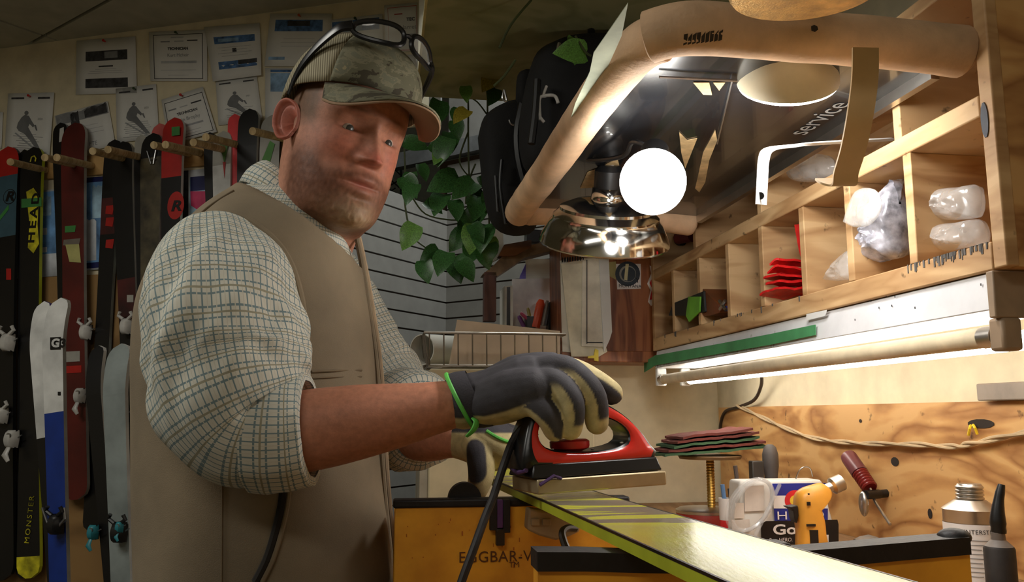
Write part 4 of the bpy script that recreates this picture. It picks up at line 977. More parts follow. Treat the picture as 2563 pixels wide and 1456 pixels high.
# ================================================================== VISES
m_orange = M('orange_vise_paint', (244, 162, 48), .42, var=.14, scale=10, bmp=.05)
m_rubber = M('black_rubber', (22, 20, 22), .5, var=.3, scale=40, bmp=.3, bscale=150)
BT = SZ - th_
vz = thing('ski_vise', 'orange ski vise with black rubber top under the far ski end', 'vise', W(.2, 1.24, BZ))
VV = 1.215
a_ = uvz(PV(990, 1220, VV)); c_r = .36
b = MB(); b.wbox(a_[0], c_r, VV, VV + .02, BZ, BT - .002); bevel(b.build('front_plate', m_orange, vz), .002)
b = MB(); b.wbox(a_[0], a_[0] + .016, VV + .02, VV + .10, BZ, BT - .02); b.build('side_plate', m_orange, vz)
b = MB(); b.wbox(a_[0] - .003, c_r, VV - .003, VV + .026, BT - .012, BT); bevel(b.build('rubber_top', m_rubber, vz), .003)
b = MB(); hc = PV(1166, 1200, VV + .01); b.lathe([(.024, -.011), (.024, .011)], W(uvz(hc)[0], VV + .030, BT - .003), DV, 28); b.build('rubber_roller', m_rubber, vz)
for x0, x1, y0, y1, mt in ((1225, 1244, 1215, 1326, m_rubber), (1258, 1276, 1220, 1332, m_rubber), (1243, 1258, 1220, 1320, M('purple_paint', (86, 50, 104), .5)), (1241, 1262, 1322, 1364, M('dark_steel', (60, 56, 52), .4, .7))):
    p0, p1 = PV(x0, y1, VV - .006), PV(x1, y0, VV - .006); b = MB(); b.wbox(uvz(p0)[0], uvz(p1)[0], VV - .012, VV, p0.z, min(p1.z, BT - .001)); bevel(b.build('clamp_bar', mt, vz), .001)
m_ink2 = M('black_print', (92, 52, 18), .6)
tc_ = PV(1264, 1393, VV - .001); text('EGGBAR-VISE', .0215, tc_, NU, ZZ, m_ink2, vz, .0006, space=1.05)
text('TM', .011, PV(1287, 1413, VV - .001), NU, ZZ, m_ink2, vz, .0006)
b = MB()
for k in range(22):
    p = PV(random.uniform(1010, 1340), random.uniform(1300, 1430), VV - .0006); b.box(p, random.uniform(.0008, .002), .0004, random.uniform(.001, .006), NU, DV)
o = b.build('rust_speck', M('rust_brown', (178, 98, 28), .8), vz, smooth=False); o['kind'] = 'stuff'
# beige clamp body with a bent rod
b = MB(); cp = [PV(x, y, 1.16) for x, y in ((1324, 1272), (1395, 1283), (1450, 1300), (1452, 1330), (1426, 1342), (1392, 1352), (1350, 1340), (1320, 1326))]; b.prism(cp, DV * .03); ck = thing('clamp_block', 'beige moulded clamp block with raised ribs under the ski', 'clamp', cp[0])
bevel(b.build('block', M('beige_plastic', (170, 148, 116), .5), ck), .003)
for x in (1340, 1368): p = PV(x, 1306, 1.158); b = MB(); b.box(p, .012, .004, .009, NU, DV); bevel(b.build('rib', M('beige_plastic', (170, 148, 116), .5), ck), .001)
b = MB(); b.tube(smoothpath([PV(1440, 1322, 1.12), PV(1418, 1322, 1.11), PV(1407, 1335, 1.10), PV(1415, 1365, 1.09), PV(1428, 1392, 1.08), PV(1436, 1440, 1.08)], 5), .005, 8); b.build('rod', M('dark_steel', (60, 56, 52), .4, .7), ck)
# near vise board: dips under the ski
nv = thing('ski_vise', 'orange vise board with sagging black rubber edge under the near ski', 'vise', W(.35, .76, BZ))
topl = [(.136, .748, 1.0315), (.18, .750, 1.0300), (.235, .753, 1.0265), (.30, .756, 1.0235), (.36, .758, 1.0235), (.43, .762, 1.0260), (.50, .766, 1.0290), (.571, .769, 1.0320)]
b = MB(); b2 = MB()
for a, c in zip(topl, topl[1:]):
    b.hexa([W(a[0], a[1] - .004, a[2] - .0165), W(c[0], c[1] - .004, c[2] - .0165), W(c[0], c[1] + .03, c[2] - .0165), W(a[0], a[1] + .03, a[2] - .0165), W(a[0], a[1] - .004, a[2]), W(c[0], c[1] - .004, c[2]), W(c[0], c[1] + .03, c[2]), W(a[0], a[1] + .03, a[2])])
    b2.hexa([W(a[0] + .001, a[1], BZ), W(c[0] + .001, c[1], BZ), W(c[0] + .001, c[1] + .022, BZ), W(a[0] + .001, a[1] + .022, BZ), W(a[0] + .001, a[1], a[2] - .016), W(c[0] + .001, c[1], c[2] - .016), W(c[0] + .001, c[1] + .022, c[2] - .016), W(a[0] + .001, a[1] + .022, a[2] - .016)])
b.build('rubber_top', m_rubber, nv); b2.build('board', m_orange, nv)
b = MB(); b.ball(W(.566, .782, 1.030), .016, sc=(1, 1, .55)); b.build('rubber_end', m_rubber, nv)
b = MB(); b.wbox(.26, .38, .755, .785, 1.02, BT - .0005); bevel(b.build('ski_rest', m_rubber, nv), .003)

# ================================================================== WAXING IRON
ia = Vector((math.cos(R(22)), math.sin(R(22)), .035)).normalized(); il = Vector((-math.sin(R(22)), math.cos(R(22)), 0)); iz = ia.cross(il).normalized(); iz = iz if iz.z > 0 else -iz
I0 = P(1350, 1238, 1.06)
def IP(x, z, l): return I0 + ia * x + iz * z + il * l
def ipx(px, py):            # pixel on the near face -> iron coordinates
    p = PP(px, py, I0, il) - I0; return p.dot(ia), p.dot(iz)
m_red = M('red_enamel', (206, 44, 34), .22, var=.06, coat=.5, spec=.5); m_iblack = M('black_bakelite', (18, 17, 18), .3, var=.2)
m_sole = M('cast_sole', (176, 162, 130), .42, .75, var=.1)
iron = thing('waxing_iron', 'red and black ski waxing iron tilted on the lime ski', 'iron', I0)
LI = ipx(1668, 1192)[0]; IW = .085
def plan(x, inset=0):       # outline of the sole: blunt rear, narrowing nose
    t = max(0, (x - .45 * LI) / (.55 * LI)); return IW * (1 - .55 * t * t) - inset
def slab(z0, z1, x0, x1, inset, mat, name, taper=0):
    b = MB(); rs = []
    for z, ins, dx in ((z0, inset, 0), (z1, inset + taper, taper)):
        xs = np.linspace(x0 + dx, x1 - dx, 16); near = [IP(x, z, ins) for x in xs]; far = [IP(x, z, plan(x) - ins) for x in xs[::-1]]; rs.append(near + far)
    b.rings(rs); o = b.build(name, mat, iron); return bevel(o, .002)
slab(0, .0185, -.002, LI, 0, m_sole, 'sole_plate')
slab(.0195, .037, -.008, LI - .004, .002, m_iblack, 'base', .005)
out_px = [(1312, 1178), (1322, 1120), (1338, 1062), (1352, 1035), (1375, 1015), (1405, 1002), (1450, 995), (1500, 998), (1535, 1008), (1570, 1030), (1600, 1058), (1625, 1090), (1642, 1120), (1652, 1146), (1480, 1166), (1400, 1176)]
hole_px = [(1372, 1118), (1362, 1095), (1366, 1070), (1380, 1052), (1405, 1042), (1450, 1038), (1500, 1038), (1540, 1046), (1570, 1062), (1585, 1082), (1584, 1104), (1562, 1118), (1520, 1127), (1470, 1131), (1430, 1130), (1395, 1126)]
def loopify(px, n=72):
    p = [Vector((*ipx(x, y), 0)) for x, y in px]; q = smoothpath(p + [p[0]], 6)[:-1]; L2 = [0]
    for a, c in zip(q, q[1:] + [q[0]]): L2.append(L2[-1] + (c - a).length)
    cen = Vector((*ipx(1475, 1085), 0)); ang = [math.atan2(a.y - cen.y, a.x - cen.x) for a in q]; o = sorted(range(len(q)), key=lambda i: ang[i]); an = [ang[i] for i in o]
    rr = [(q[i] - cen).length for i in o]; an = [an[-1] - 2 * math.pi] + an + [an[0] + 2 * math.pi]; rr = [rr[-1]] + rr + [rr[0]]
    return [(cen.x + math.cos(t) * np.interp(t, an, rr), cen.y + math.sin(t) * np.interp(t, an, rr)) for t in np.linspace(-math.pi, math.pi, n, False)]
ol, hl = loopify(out_px), loopify(hole_px)
def isurf(side):
    rows = []
    for f, bul in ((0, .86), (.08, .97), (.3, 1.03), (.6, 1.03), (.88, .97), (1, .82)):
        row = []
        for (ax_, az_), (bx, bz) in zip(hl, ol):
            x, z = ax_ + (bx - ax_) * f, az_ + (bz - az_) * f; hwid = (.5 * plan(x) - .008) * (1 - .52 * min(1, max(0, (z - .045) / .075))) * bul
            c = .5 * plan(x) if x > 0 else .5 * plan(0); row.append(IP(x, z, .5 * IW * (.9 + .1) - side * hwid if False else c - side * hwid))
        rows.append(row)
    return rows
nearr, farr = isurf(1), isurf(-1); allr = nearr + farr[::-1] + [nearr[0]]
b = MB(); b.rings(allr, 0, False, True)
mi = []
for i in range(len(allr) - 1):
    for j in range(72):
        x, z = (ol[j][0], ol[j][1]); k = 0
        if i >= 10 or i == 0 or i == 4 or i == 5: k = 1
        if i in (5,): k = 1
        if z > .118 and i > 1: k = 1
        if i in (3, 4, 5) and ol[j][0] < .01: k = 1
        mi.append(k)
b.m = mi; o = b.build('body', [m_red, m_iblack], iron, ang=50)
kx, kz = ipx(1462, 1118); kc = IP(kx, kz - .003, .5 * IW); b = MB()
b.lathe([(.014, -.012), (.016, -.004), (.0255, 0), (.0265, .003), (.0265, .009), (.023, .0115), (.001, .012)], kc, iz, 36); b.build('dial', M('red_dial', (200, 40, 40), .35), iron)
b = MB()
for k in range(12):
    a = random.uniform(0, 6.28); j = int((a / 6.28) * 72); x, z = hl[j]; b.ball(IP(x, z + .001, .2 * IW + random.uniform(0, .5) * IW), random.uniform(.001, .003), sc=(1, 1, .5), nu=8, nv=5)
o = b.build('wax_drip', M('pale_wax', (220, 214, 204), .4), iron); o['kind'] = 'stuff'
b = MB(); b.tube([IP(-.012, .03, .01), IP(-.016, .026, .03), IP(-.012, .03, .06)], .003, 8); b.build('wax_streak', M('purple_wax', (74, 48, 96), .5), iron)
b = MB(); b.tube([IP(.0, .012, -.003), IP(.02, .022, -.002), IP(.03, .018, -.002)], .0022, 8); b.build('wax_streak', M('purple_wax', (74, 48, 96), .5), iron)
# cord hanging from the iron
cpts = [P(1290, 1072, 1.12), P(1300, 1060, 1.13), P(1283, 1105, 1.10), P(1262, 1160, 1.08), P(1244, 1215, 1.07), P(1232, 1250, 1.06), P(1212, 1300, 1.05), P(1185, 1375, 1.03), P(1155, 1456, 1.02), P(1130, 1540, 1.01)]
b = MB(); b.tube(smoothpath([IP(.004, .075, .4 * IW), P(1312, 1068, 1.10)] + cpts[2:], 6), .0053, 10); tag(b.build('power_cable', M('black_cord', (26, 22, 24), .5, var=.4, scale=60)), 'black power cable hanging from the red iron past the bench edge', 'cable')

# ================================================================== THINGS ON THE BENCH
def sc(p): return (Vector(p) - CAM).dot(FW) / F_PX      # metres per photo pixel at p
m_clear = glass('clear_plastic', (236, 236, 236), .12, alpha=.22)
m_haze = glass('cloudy_poly_bag', (244, 242, 238), .15, alpha=.36)
m_print = M('black_ink', (24, 22, 22), .6)
# --- sticker covered white tub
TV = 1.50; m_tub = M('white_tub_plastic', (226, 222, 214), .4, var=.03)
tub = thing('storage_tub', 'white plastic tub plastered with flag and camera stickers', 'tub', W(.8, TV, BZ))
t0, t1 = PV(1846, 1340, TV), PV(2098, 1200, TV); u0, u1 = uvz(t0)[0], uvz(t1)[0]
b = MB(); b.hexa([W(u0 + .004, TV, BZ), W(u1 - .004, TV, BZ), W(u1 - .004, TV + .06, BZ), W(u0 + .004, TV + .06, BZ), W(u0 + .010, TV + .004, t1.z), W(u1 - .03, TV + .004, t1.z), W(u1 - .03, TV + .056, t1.z), W(u0 + .010, TV + .056, t1.z)]); bevel(b.build('body', m_tub, tub), .006, 3)
b = MB(); b.tube(smoothpath([PV(1992, 1198, TV + .03), PV(2000, 1178, TV + .03), PV(2014, 1168, TV + .03), PV(2028, 1172, TV + .03), PV(2034, 1192, TV + .03)], 5), .0012, 6); b.build('wire_handle', m_steel, tub)
SV = TV - .0022
def stick(poly, mat, name='sticker', d=0.0, par=tub):
    b = MB(); b.prism([PV(x, y, SV - d) for x, y in poly], DV * .0004); return b.build(name, mat, par, smooth=False)
m_sblue, m_sred, m_sgold = M('flag_blue', (38, 48, 140), .45), M('flag_red', (214, 44, 48), .45), M('flag_gold', (238, 196, 60), .45)
m_swhite = M('sticker_white', (236, 230, 226), .45, var=.02)
stick([(1933, 1210), (2072, 1208), (2072, 1318), (1940, 1318)], m_sblue)
stick([(1935, 1240), (2072, 1239), (2072, 1272), (1937, 1272)], m_swhite, d=.0005)
def disc(cx_, cy_, r, mat, d, a0=0, a1=360, r_in=0, par=tub, name='sticker'):
    n = 32; o_ = [(cx_ + r * math.cos(R(a0 + (a1 - a0) * k / n)), cy_ - r * math.sin(R(a0 + (a1 - a0) * k / n))) for k in range(n + 1)]
    i_ = [(cx_ + r_in * math.cos(R(a0 + (a1 - a0) * k / n)), cy_ - r_in * math.sin(R(a0 + (a1 - a0) * k / n))) for k in range(n + 1)]
    b = MB(); b.rings([[PV(x, y, SV - d) for x, y in o_], [PV(x, y, SV - d) for x, y in i_]], 0, False, False); return b.build(name, mat, par, smooth=False)
disc(1990, 1252, 26, m_sred, .001, 40, 320, 13); disc(1990, 1252, 13, m_sgold, .0011)
stick([(1917, 1304), (2096, 1300), (2099, 1312), (2099, 1362), (1906, 1362), (1904, 1310)], M('sticker_black', (30, 26, 26), .45), d=.0006)
def ptxt(s, px, py, hpx, par, mat, pv=None, d=.002, **k):
    p = PV(px, py, (SV if pv is None else pv) - d); return text(s, hpx * sc(p) / .7, p, NU, ZZ, mat, par, .0002, **k)
ptxt('HEAD', 2004, 1290, 20, tub, m_swhite, space=1.25, wscale=1.5); ptxt('GoPro', 1998, 1325, 24, tub, m_swhite, wscale=1.45, bold=.0006); ptxt('Be a HERO.', 1954, 1351, 9, tub, m_swhite, shear=.15)
stick([(2060, 1338), (2074, 1338), (2074, 1356), (2060, 1356)], m_swhite, d=.001)
for q in (((1864, 1216), (1912, 1214), (1912, 1277), (1864, 1280)), ((1840, 1258), (1862, 1258), (1862, 1297), (1838, 1297)), ((1832, 1301), (1876, 1299), (1878, 1330), (1832, 1330))):
    stick(q, M('sticker_pale', (200, 188, 176), .6), d=.0004)
# --- coil of clear tubing hung on the tub
coil = thing('tubing_coil', 'coil of clear plastic tubing leaning on the sticker covered tub', 'tubing', PV(1875, 1340, TV - .03))
for k in range(3):
    b = MB(); pts = []
    for j in range(49):
        a = 2 * math.pi * j / 48; pts.append(PV(1876 + k * 4 + (52 - 3 * k) * math.cos(a) + 22 * math.sin(a), 1264 - (66 - 2 * k) * math.sin(a), TV - .012 - .006 * k))
    b.tube(pts, .0036, 8, cap=False); b.build('loop', m_clear, coil)
b = MB(); b.tube([PV(1890, 1340, TV - .03), PV(1936, 1246, TV - .02), PV(1952, 1212, TV - .01)], .0036, 8); b.build('loop', m_clear, coil)
# --- cup of pens
cup = thing('pen_cup', 'white printed cup of pens beside the tubing coil', 'cup', PV(1825, 1345, 1.66)); cc_ = PV(1824, 1300, 1.66)
rc = 24 * sc(cc_); ztop = PV(1824, 1246, 1.66).z; cb0 = Vector((cc_.x, cc_.y, BZ))
b = MB(); b.lathe([(rc * .9, 0), (rc, ztop - BZ), (rc * .92, ztop - BZ), (rc * .82, .004)], cb0, seg=28, cap=False); b.build('body', m_swhite, cup)
b = MB(); b.lathe([(rc * .905, .005), (rc * .94, .03)], cb0, seg=28, cap=False); b.v = [Vector(p) + (Vector(p) - Vector((cc_.x, cc_.y, p[2]))) * .03 for p in b.v]; b.build('print_band', m_sred, cup)
for x, y, c, lb in ((1808, 1212, (96, 132, 176), 'blue pen'), (1826, 1222, (60, 60, 60), 'grey pen'), (1840, 1165, (90, 78, 74), 'pen with pink top')):
    b = MB(); b.tube([cb0 + ZZ * .01, PV(x + 4, y + 30, 1.66), PV(x, y, 1.66)], .0045, 8); o = tag(b.build('pen', M('pen_%d' % c[0], c, .4)), lb + ' standing in the white printed cup', 'pen', 'pens in the white cup')
# --- red tin with threaded post carrying a tray of pads
tn = thing('pad_stand', 'red round tin base with a brass threaded post and tray', 'stand', PV(1760, 1345, 1.78)); tp_ = PV(1766, 1300, 1.80); rt = 72 * sc(tp_); tb = Vector((tp_.x, tp_.y, BZ)); zt = PV(1766, 1277, 1.80).z
b = MB(); b.lathe([(rt, 0), (rt, zt - BZ - .004), (rt * .97, zt - BZ)], tb, seg=40); b.build('base', M('red_tin', (150, 42, 30), .4), tn)
b = MB(); b.lathe([(rt * 1.01, zt - BZ - .004), (rt * 1.02, zt - BZ + .002), (rt * .9, zt - BZ + .006), (.001, zt - BZ + .008)], tb, seg=40); b.build('lid', m_alu, tn)
ptp = PV(1781, 1150, 1.80).z; pb = PV(1781, 1266, 1.80); m_br = M('brass', (186, 148, 74), .35, 1.0)
b = MB(); pr = []
for k in range(37): z = zt - BZ + .006 + (ptp - zt) * k / 36; pr.append((.008 if k % 2 else .0095, z))
b.lathe(pr, Vector((pb.x, pb.y, BZ)), seg=16); b.build('threaded_post', m_br, tn)
b = MB(); b.lathe([(.001, 0), (rt * 1.05, .002), (rt * 1.1, .008), (rt * 1.08, .010), (.001, .006)], Vector((pb.x - .0, pb.y, ptp)), seg=40); b.build('tray', M('brown_tray', (120, 92, 60), .5), tn)
def sheet(name, pts_c, w, th, mat, label, cat, group=None, wob=.004, par=None, wd=None):
    q = smoothpath(pts_c, 8); rs = []
    for i, p in enumerate(q):
        t = (q[min(i + 1, len(q) - 1)] - q[max(i - 1, 0)]).normalized(); d = (wd or DV); ring = []
        for s_ in np.linspace(-1, 1, 7): ring.append(p + d * (w / 2 * s_) + ZZ * (wob * noise.noise(p * 40 + Vector((s_ * 2, 0, 0))) + th / 2))
        for s_ in np.linspace(1, -1, 7): ring.append(p + d * (w / 2 * s_) + ZZ * (wob * noise.noise(p * 40 + Vector((s_ * 2, 0, 0))) - th / 2))
        rs.append(ring)
    b = MB(); b.rings(rs); o = b.build(name, mat, par); return tag(o, label, cat, group) if par is None else o
m_pr, m_pg = M('maroon_pad', (108, 52, 44), .9, bmp=.5, bscale=300), M('green_pad', (66, 96, 66), .9, bmp=.5, bscale=300)
for k, (mt, lb) in enumerate(((m_pg, 'green abrasive pad at the bottom of the stack on the tray'), (m_pr, 'maroon abrasive pad over the lowest green pad'), (m_pg, 'green abrasive pad in the middle of the stack'), (m_pr, 'maroon abrasive pad under the topmost pad'), (m_pr, 'maroon abrasive pad on top of the stack'))):
    d_ = 10.5 * k; ys = (1137 - d_, 1131 - d_, 1123 - d_, 1114 - d_)
    sheet('abrasive_pad', [PV(x, y, 1.80 - .008 * (k % 2)) for x, y in zip((1642 + 11 * k, 1715, 1800, 1888 - 8 * k + 10 * (k % 2)), ys)], .12 - .012 * (k % 2), .0052, mt, lb, 'pad', 'abrasive pads on the tray', .0035)
# --- grey brush, grinding bits behind the tub
gb = PV(1930, 1190, 1.72); b = MB(); gz = gb.z; b.lathe([(.004, -.24), (.012, -.06), (.014, 0), (.017, .02), (.017, .045), (.013, .06), (.006, .066)], gb + ZZ * .0, seg=20); b.v = [(p[0], p[1], max(p[2], BZ)) for p in b.v]
tag(b.build('grey_hand_tool', M('grey_rubber', (92, 86, 84), .6)), 'smooth grey tool handle standing behind the tub', 'tool')
b = MB(); q = PV(1895, 1195, 1.70); b.wbox(uvz(q)[0] - .014, uvz(q)[0] + .012, 1.69, 1.71, BZ, q.z + .035); bevel(b.build('steel_file', M('dark_gunmetal', (74, 70, 66), .5, .5)), .002); tag(bpy.context.scene.objects['steel_file'], 'dark rough steel file block beside the grey tool handle', 'file')
# --- butane torch
TO = 1.40; m_tor, m_tord = M('yellow_torch_plastic', (234, 164, 62), .38, var=.05), M('torch_black', (26, 22, 20), .4)
tor = thing('butane_torch', 'yellow butane torch with black trigger in front of the sticker covered tub', 'torch', PV(2030, 1400, TO))
body_px = [(1996, 1400), (1998, 1340), (1994, 1300), (1992, 1262), (1996, 1235), (2012, 1220), (2034, 1212), (2056, 1208), (2072, 1222), (2074, 1238), (2058, 1250), (2048, 1262), (2048, 1280), (2056, 1310), (2060, 1350), (2064, 1400)]
def puff(px, v, th, mat, name, par, n=5, pw=.5):
    pts = [PV(x, y, v) for x, y in px]; q = smoothpath(pts + [pts[0]], 4)[:-1]; c = sum(q, Vector()) / len(q); rs = []
    for f in list(np.linspace(0, 1, n)): rs.append([c + (p - c) * (1 - (1 - f) ** 2.2 * .75 if False else (.25 + .75 * math.sin(f * math.pi / 2))) - DV * (th / 2 * math.cos(f * math.pi / 2) ** pw) for p in q])
    back = [[p + DV * (2 * (v - p.dot(DV))) for p in r_] for r_ in rs[:-1]][::-1]; b = MB(); b.rings(rs + back); o = b.build(name, mat, par, ang=60); return o
lo_b = PV(2030, 1400, TO).z
o = puff(body_px, TO, .045, m_tor, 'body', tor)
for v_ in o.data.vertices: v_.co.z = max(v_.co.z, BZ + .001)
b = MB(); b.prism([PV(x, y, TO - .024) for x, y in ((2028, 1326), (2048, 1326), (2050, 1378), (2044, 1386), (2036, 1386), (2031, 1375))], DV * .003); b.build('fuel_window', m_tord, tor, smooth=False)
b = MB(); b.prism([PV(x, y, TO - .012) for x, y in ((1972, 1268), (1998, 1264), (2000, 1290), (1996, 1310), (1990, 1300), (1986, 1276))], DV * .022); bevel(b.build('trigger', m_tord, tor), .002)
b = MB(); nzp = [PV(2062, 1226, TO), PV(2080, 1218, TO), PV(2084, 1216, TO), PV(2106, 1206, TO)]; b.tube(nzp, [.008, .0085, .0145, .0145], 20); b.build('nozzle', m_alu, tor)
for x, y, w_, h_ in ((2024, 1260, 9, 9), (2030, 1314, 24, 6), (2024, 1236, 4, 4)): b = MB(); p = PV(x, y, TO - .0235); b.box(p, w_ * sc(p), .002, h_ * sc(p), NU, DV); b.build('detail', m_tord, tor)
# --- screwdriver in a wall holder
WU = WALL_U - .045
scr = thing('screwdriver', 'screwdriver with dark red ribbed handle held against the plywood', 'screwdriver', PU(2150, 1180, WU))
a, c = PU(2122, 1140, WU), PU(2178, 1222, WU); dd_ = (c - a).normalized(); ln = (c - a).length; rh = 20 * sc(a)
b = MB(); b.lathe([(rh * .5, -.004), (rh * .9, 0), (rh, .006), (rh, ln * .55)], a, dd_, 20); b.build('handle', M('smoky_purple_handle', (112, 62, 66), .3), scr)
pr = []; 
for k in range(19): f = .55 + .45 * k / 18; pr.append((rh * (.98 if k % 3 else .84) * (1 - .1 * (f - .55)), ln * f))
b = MB(); b.lathe(pr, a, dd_, 20); b.build('ribbed_grip', M('deep_red_handle', (120, 26, 26), .3), scr)
b = MB(); b.tube([c, PU(2190, 1255, WU), PU(2228, 1312, WU - .005)], .0028, 10); b.build('shaft', m_steel, scr)
hk = thing('tool_hook', 'black bolt hook with a steel knob on the plywood', 'hook', PU(2190, 1235, WU))
b = MB(); b.tube([PU(2166, 1238, WU - .02), PU(2200, 1236, WALL_U - .03)], .0085, 14); b.tube([PU(2200, 1236, WALL_U - .03), PU(2222, 1234, WALL_U - .012)], .0075, 14); b.build('bolt_or_hole_disc', m_black, hk)
b = MB(); p = PU(2162, 1260, WU - .02); b.ball(p, .0155, sc=(.55, .8, 1.5)); b.build('knob', m_steel, hk)
# --- grey dome
p = PU(2176, 1372, .86); b = MB(); b.ball(Vector((p.x, p.y, BZ + .02)), .001); 
rdm = 36 * sc(p); zt_ = PU(2176, 1338, .86).z
b = MB(); b.lathe([(rdm * .8, 0), (rdm, .02), (rdm, zt_ - BZ - rdm * .6), (rdm * .92, zt_ - BZ - rdm * .33), (rdm * .6, zt_ - BZ - .004), (.001, zt_ - BZ)], Vector((p.x, p.y, BZ)), seg=28)
tag(b.build('rubber_mallet_head', M('grey_dome', (120, 112, 104), .5)), 'grey domed pot standing behind the near vise board', 'pot')
# --- aluminium bottle
bc = P(2432, 1300, 1.2); B_ = Vector((bc.x, bc.y, BZ)); k_ = sc(bc)
def hz(y): return P(2432, y, 1.2).z - BZ
bot = thing('aluminium_bottle', 'aluminium bottle with a white printed label and threaded neck', 'bottle', B_)
r_b = 65 * k_; rn = 30 * k_; pr = [(r_b * .96, 0), (r_b, .003), (r_b, hz(1276)), (r_b * 1.03, hz(1273)), (r_b * .98, hz(1270)), (rn * 1.2, hz(1250))]
b = MB(); b.lathe(pr, B_, seg=40); b.build('body', m_alu, bot)
pr = [(rn * 1.15, hz(1251))]
for i in range(13): pr.append((rn * (1.08 if i % 3 else .97), hz(1250 - i * 3)))
pr += [(rn * .9, hz(1210)), (rn * .7, hz(1211))]
b = MB(); b.lathe(pr, B_, seg=32); b.build('threaded_neck', m_alu, bot)
b = MB(); b.lathe([(r_b + .0006, .004), (r_b + .0006, hz(1306))], B_, seg=40, cap=False); b.build('label', m_swhite, bot)
def curved_text(s, size, zc, rad, cpos, mat, par, ang0, space=1.0):
    o = text(s, size, (0, 0, 0), (1, 0, 0), (0, 1, 0), mat, None, 0, space=space); 
    for v in o.data.vertices:
        a = ang0 + v.co.x / rad; v.co = Vector((cpos.x + rad * math.cos(a), cpos.y + rad * math.sin(a), cpos.z + zc + v.co.y))
    o.parent = par; o.location = -wloc(par); return o
ang_c = math.atan2(-bc.y, -bc.x)
curved_text('WINTERSTEIGER', .0082, hz(1324), r_b + .001, B_, m_print, bot, ang_c + .32, 1.05)
for i in range(9):
    y = 1345 + i * 11; b = MB(); n = 14; b.rings([[B_ + Vector(((r_b + .001) * math.cos(t), (r_b + .001) * math.sin(t), hz(y) + dz)) for t in np.linspace(ang_c - .75, ang_c + .75 - (.5 if i % 3 == 2 else 0), n)] for dz in (0, .0009)], 0, False, False)
    if hz(y) > .006: b.build('text_line', M('grey_ink', (120, 116, 112), .6), bot, smooth=False)
# --- black brush-top bottle
b2 = P(2503, 1400, 1.08); B2 = Vector((b2.x, b2.y, BZ)); k2 = sc(b2)
def h2(y): return P(2503, y, 1.08).z - BZ
bb2 = thing('brush_bottle', 'blackened bottle with a long dark brush spout beside the aluminium bottle', 'bottle', B2)
b = MB(); b.lathe([(36 * k2, 0), (36 * k2, h2(1372)), (33 * k2, h2(1366))], B2, seg=32); b.build('body', M('smudged_black', (38, 34, 32), .6, var=.5, scale=30), bb2)
b = MB(); b.lathe([(33 * k2, h2(1366)), (17 * k2, h2(1350)), (16 * k2, h2(1332)), (10 * k2, h2(1330))], B2, seg=28); b.build('cap', M('grey_cap', (110, 100, 92), .5), bb2)
b = MB(); b.tube(smoothpath([P(2500, 1334, 1.08), P(2497, 1290, 1.08), P(2500, 1250, 1.08), P(2507, 1212, 1.08)], 5), [.0085, .009, .0085, .0095, .009, .0085, .008, .0075, .007, .0065, .006, .0058, .0056, .005, .0045, .004], 12); b.build('spout', m_black, bb2)
# ================================================================== PIGEONHOLE CONTENTS
def bag(name, px, u, th, mat, label, group='poly bags in the pigeonholes', amp=.008, seed=0, n=18):
    pts = [PU(x, y, u) for x, y in px]; q = smoothpath(pts + [pts[0]], 7)[:-1]; c = sum(q, Vector()) / len(q); rs = []
    def crease(p):          # sharp folds: ridged noise
        p = p + Vector((seed, seed * .7, 0)); return amp * (1.5 * abs(noise.noise(p * 26)) + .9 * abs(noise.noise(p * 61)) + .45 * abs(noise.noise(p * 140)) - .6)
    for f in np.linspace(0.04, 1, n):
        rs.append([c + (p - c) * f + NU * (-(th / 2) * math.sqrt(max(0, 1 - f * f)) + crease(c + (p - c) * f) * (1.1 - .6 * f)) for p in q])
    back = [[p + NU * (2 * (u - p.dot(NU))) + NU * .001 for p in r_] for r_ in rs][::-1]; b = MB(); b.rings(rs + back); return tag(b.build(name, mat, None, ang=50), label, 'bag', group)
bag('poly_bag', [(2306, 520), (2330, 478), (2400, 468), (2448, 466), (2452, 530), (2430, 548), (2330, 550), (2304, 545)], .75, .05, m_haze, 'flat cloudy poly bag on top in the end pigeonhole')
bag('poly_bag', [(2304, 588), (2320, 566), (2400, 556), (2456, 552), (2462, 610), (2400, 622), (2322, 634), (2306, 615)], .745, .05, m_haze, 'cloudy poly bag lying lowest in the end pigeonhole', seed=3)
bag('poly_bag', [(2226, 395), (2256, 392), (2256, 470), (2240, 480), (2222, 450)], .77, .02, m_haze, 'narrow poly bag standing upright behind the hardware bag', seed=5)
m_hard = M('grey_hardware_bag', (168, 168, 178), .22, .1, var=.35, scale=40)
bag('hardware_bag', [(2166, 612), (2192, 565), (2215, 490), (2236, 450), (2250, 480), (2254, 600), (2250, 640), (2205, 656), (2170, 656), (2162, 636)], .742, .07, m_hard, 'crinkled bag of grey hardware spilling from a pigeonhole', amp=.016, seed=8)
bag('poly_bag', [(2110, 555), (2140, 480), (2190, 475), (2205, 520), (2180, 560), (2140, 568)], .688, .012, m_haze, 'pointed poly bag above the hardware bag', amp=.003, seed=11)
bag('poly_bag', [(2066, 700), (2090, 660), (2130, 625), (2136, 690), (2100, 702)], .73, .03, m_haze, 'small torn poly bag at the shelf edge', seed=13)
bag('poly_bag', [(1976, 430), (1995, 392), (2050, 385), (2085, 400), (2080, 440), (2040, 455), (1990, 452)], .76, .05, m_haze, 'crumpled clear bag on the upper shelf row', seed=15)
m_redb = M('red_poly', (198, 30, 30), .35, var=.2, scale=40)
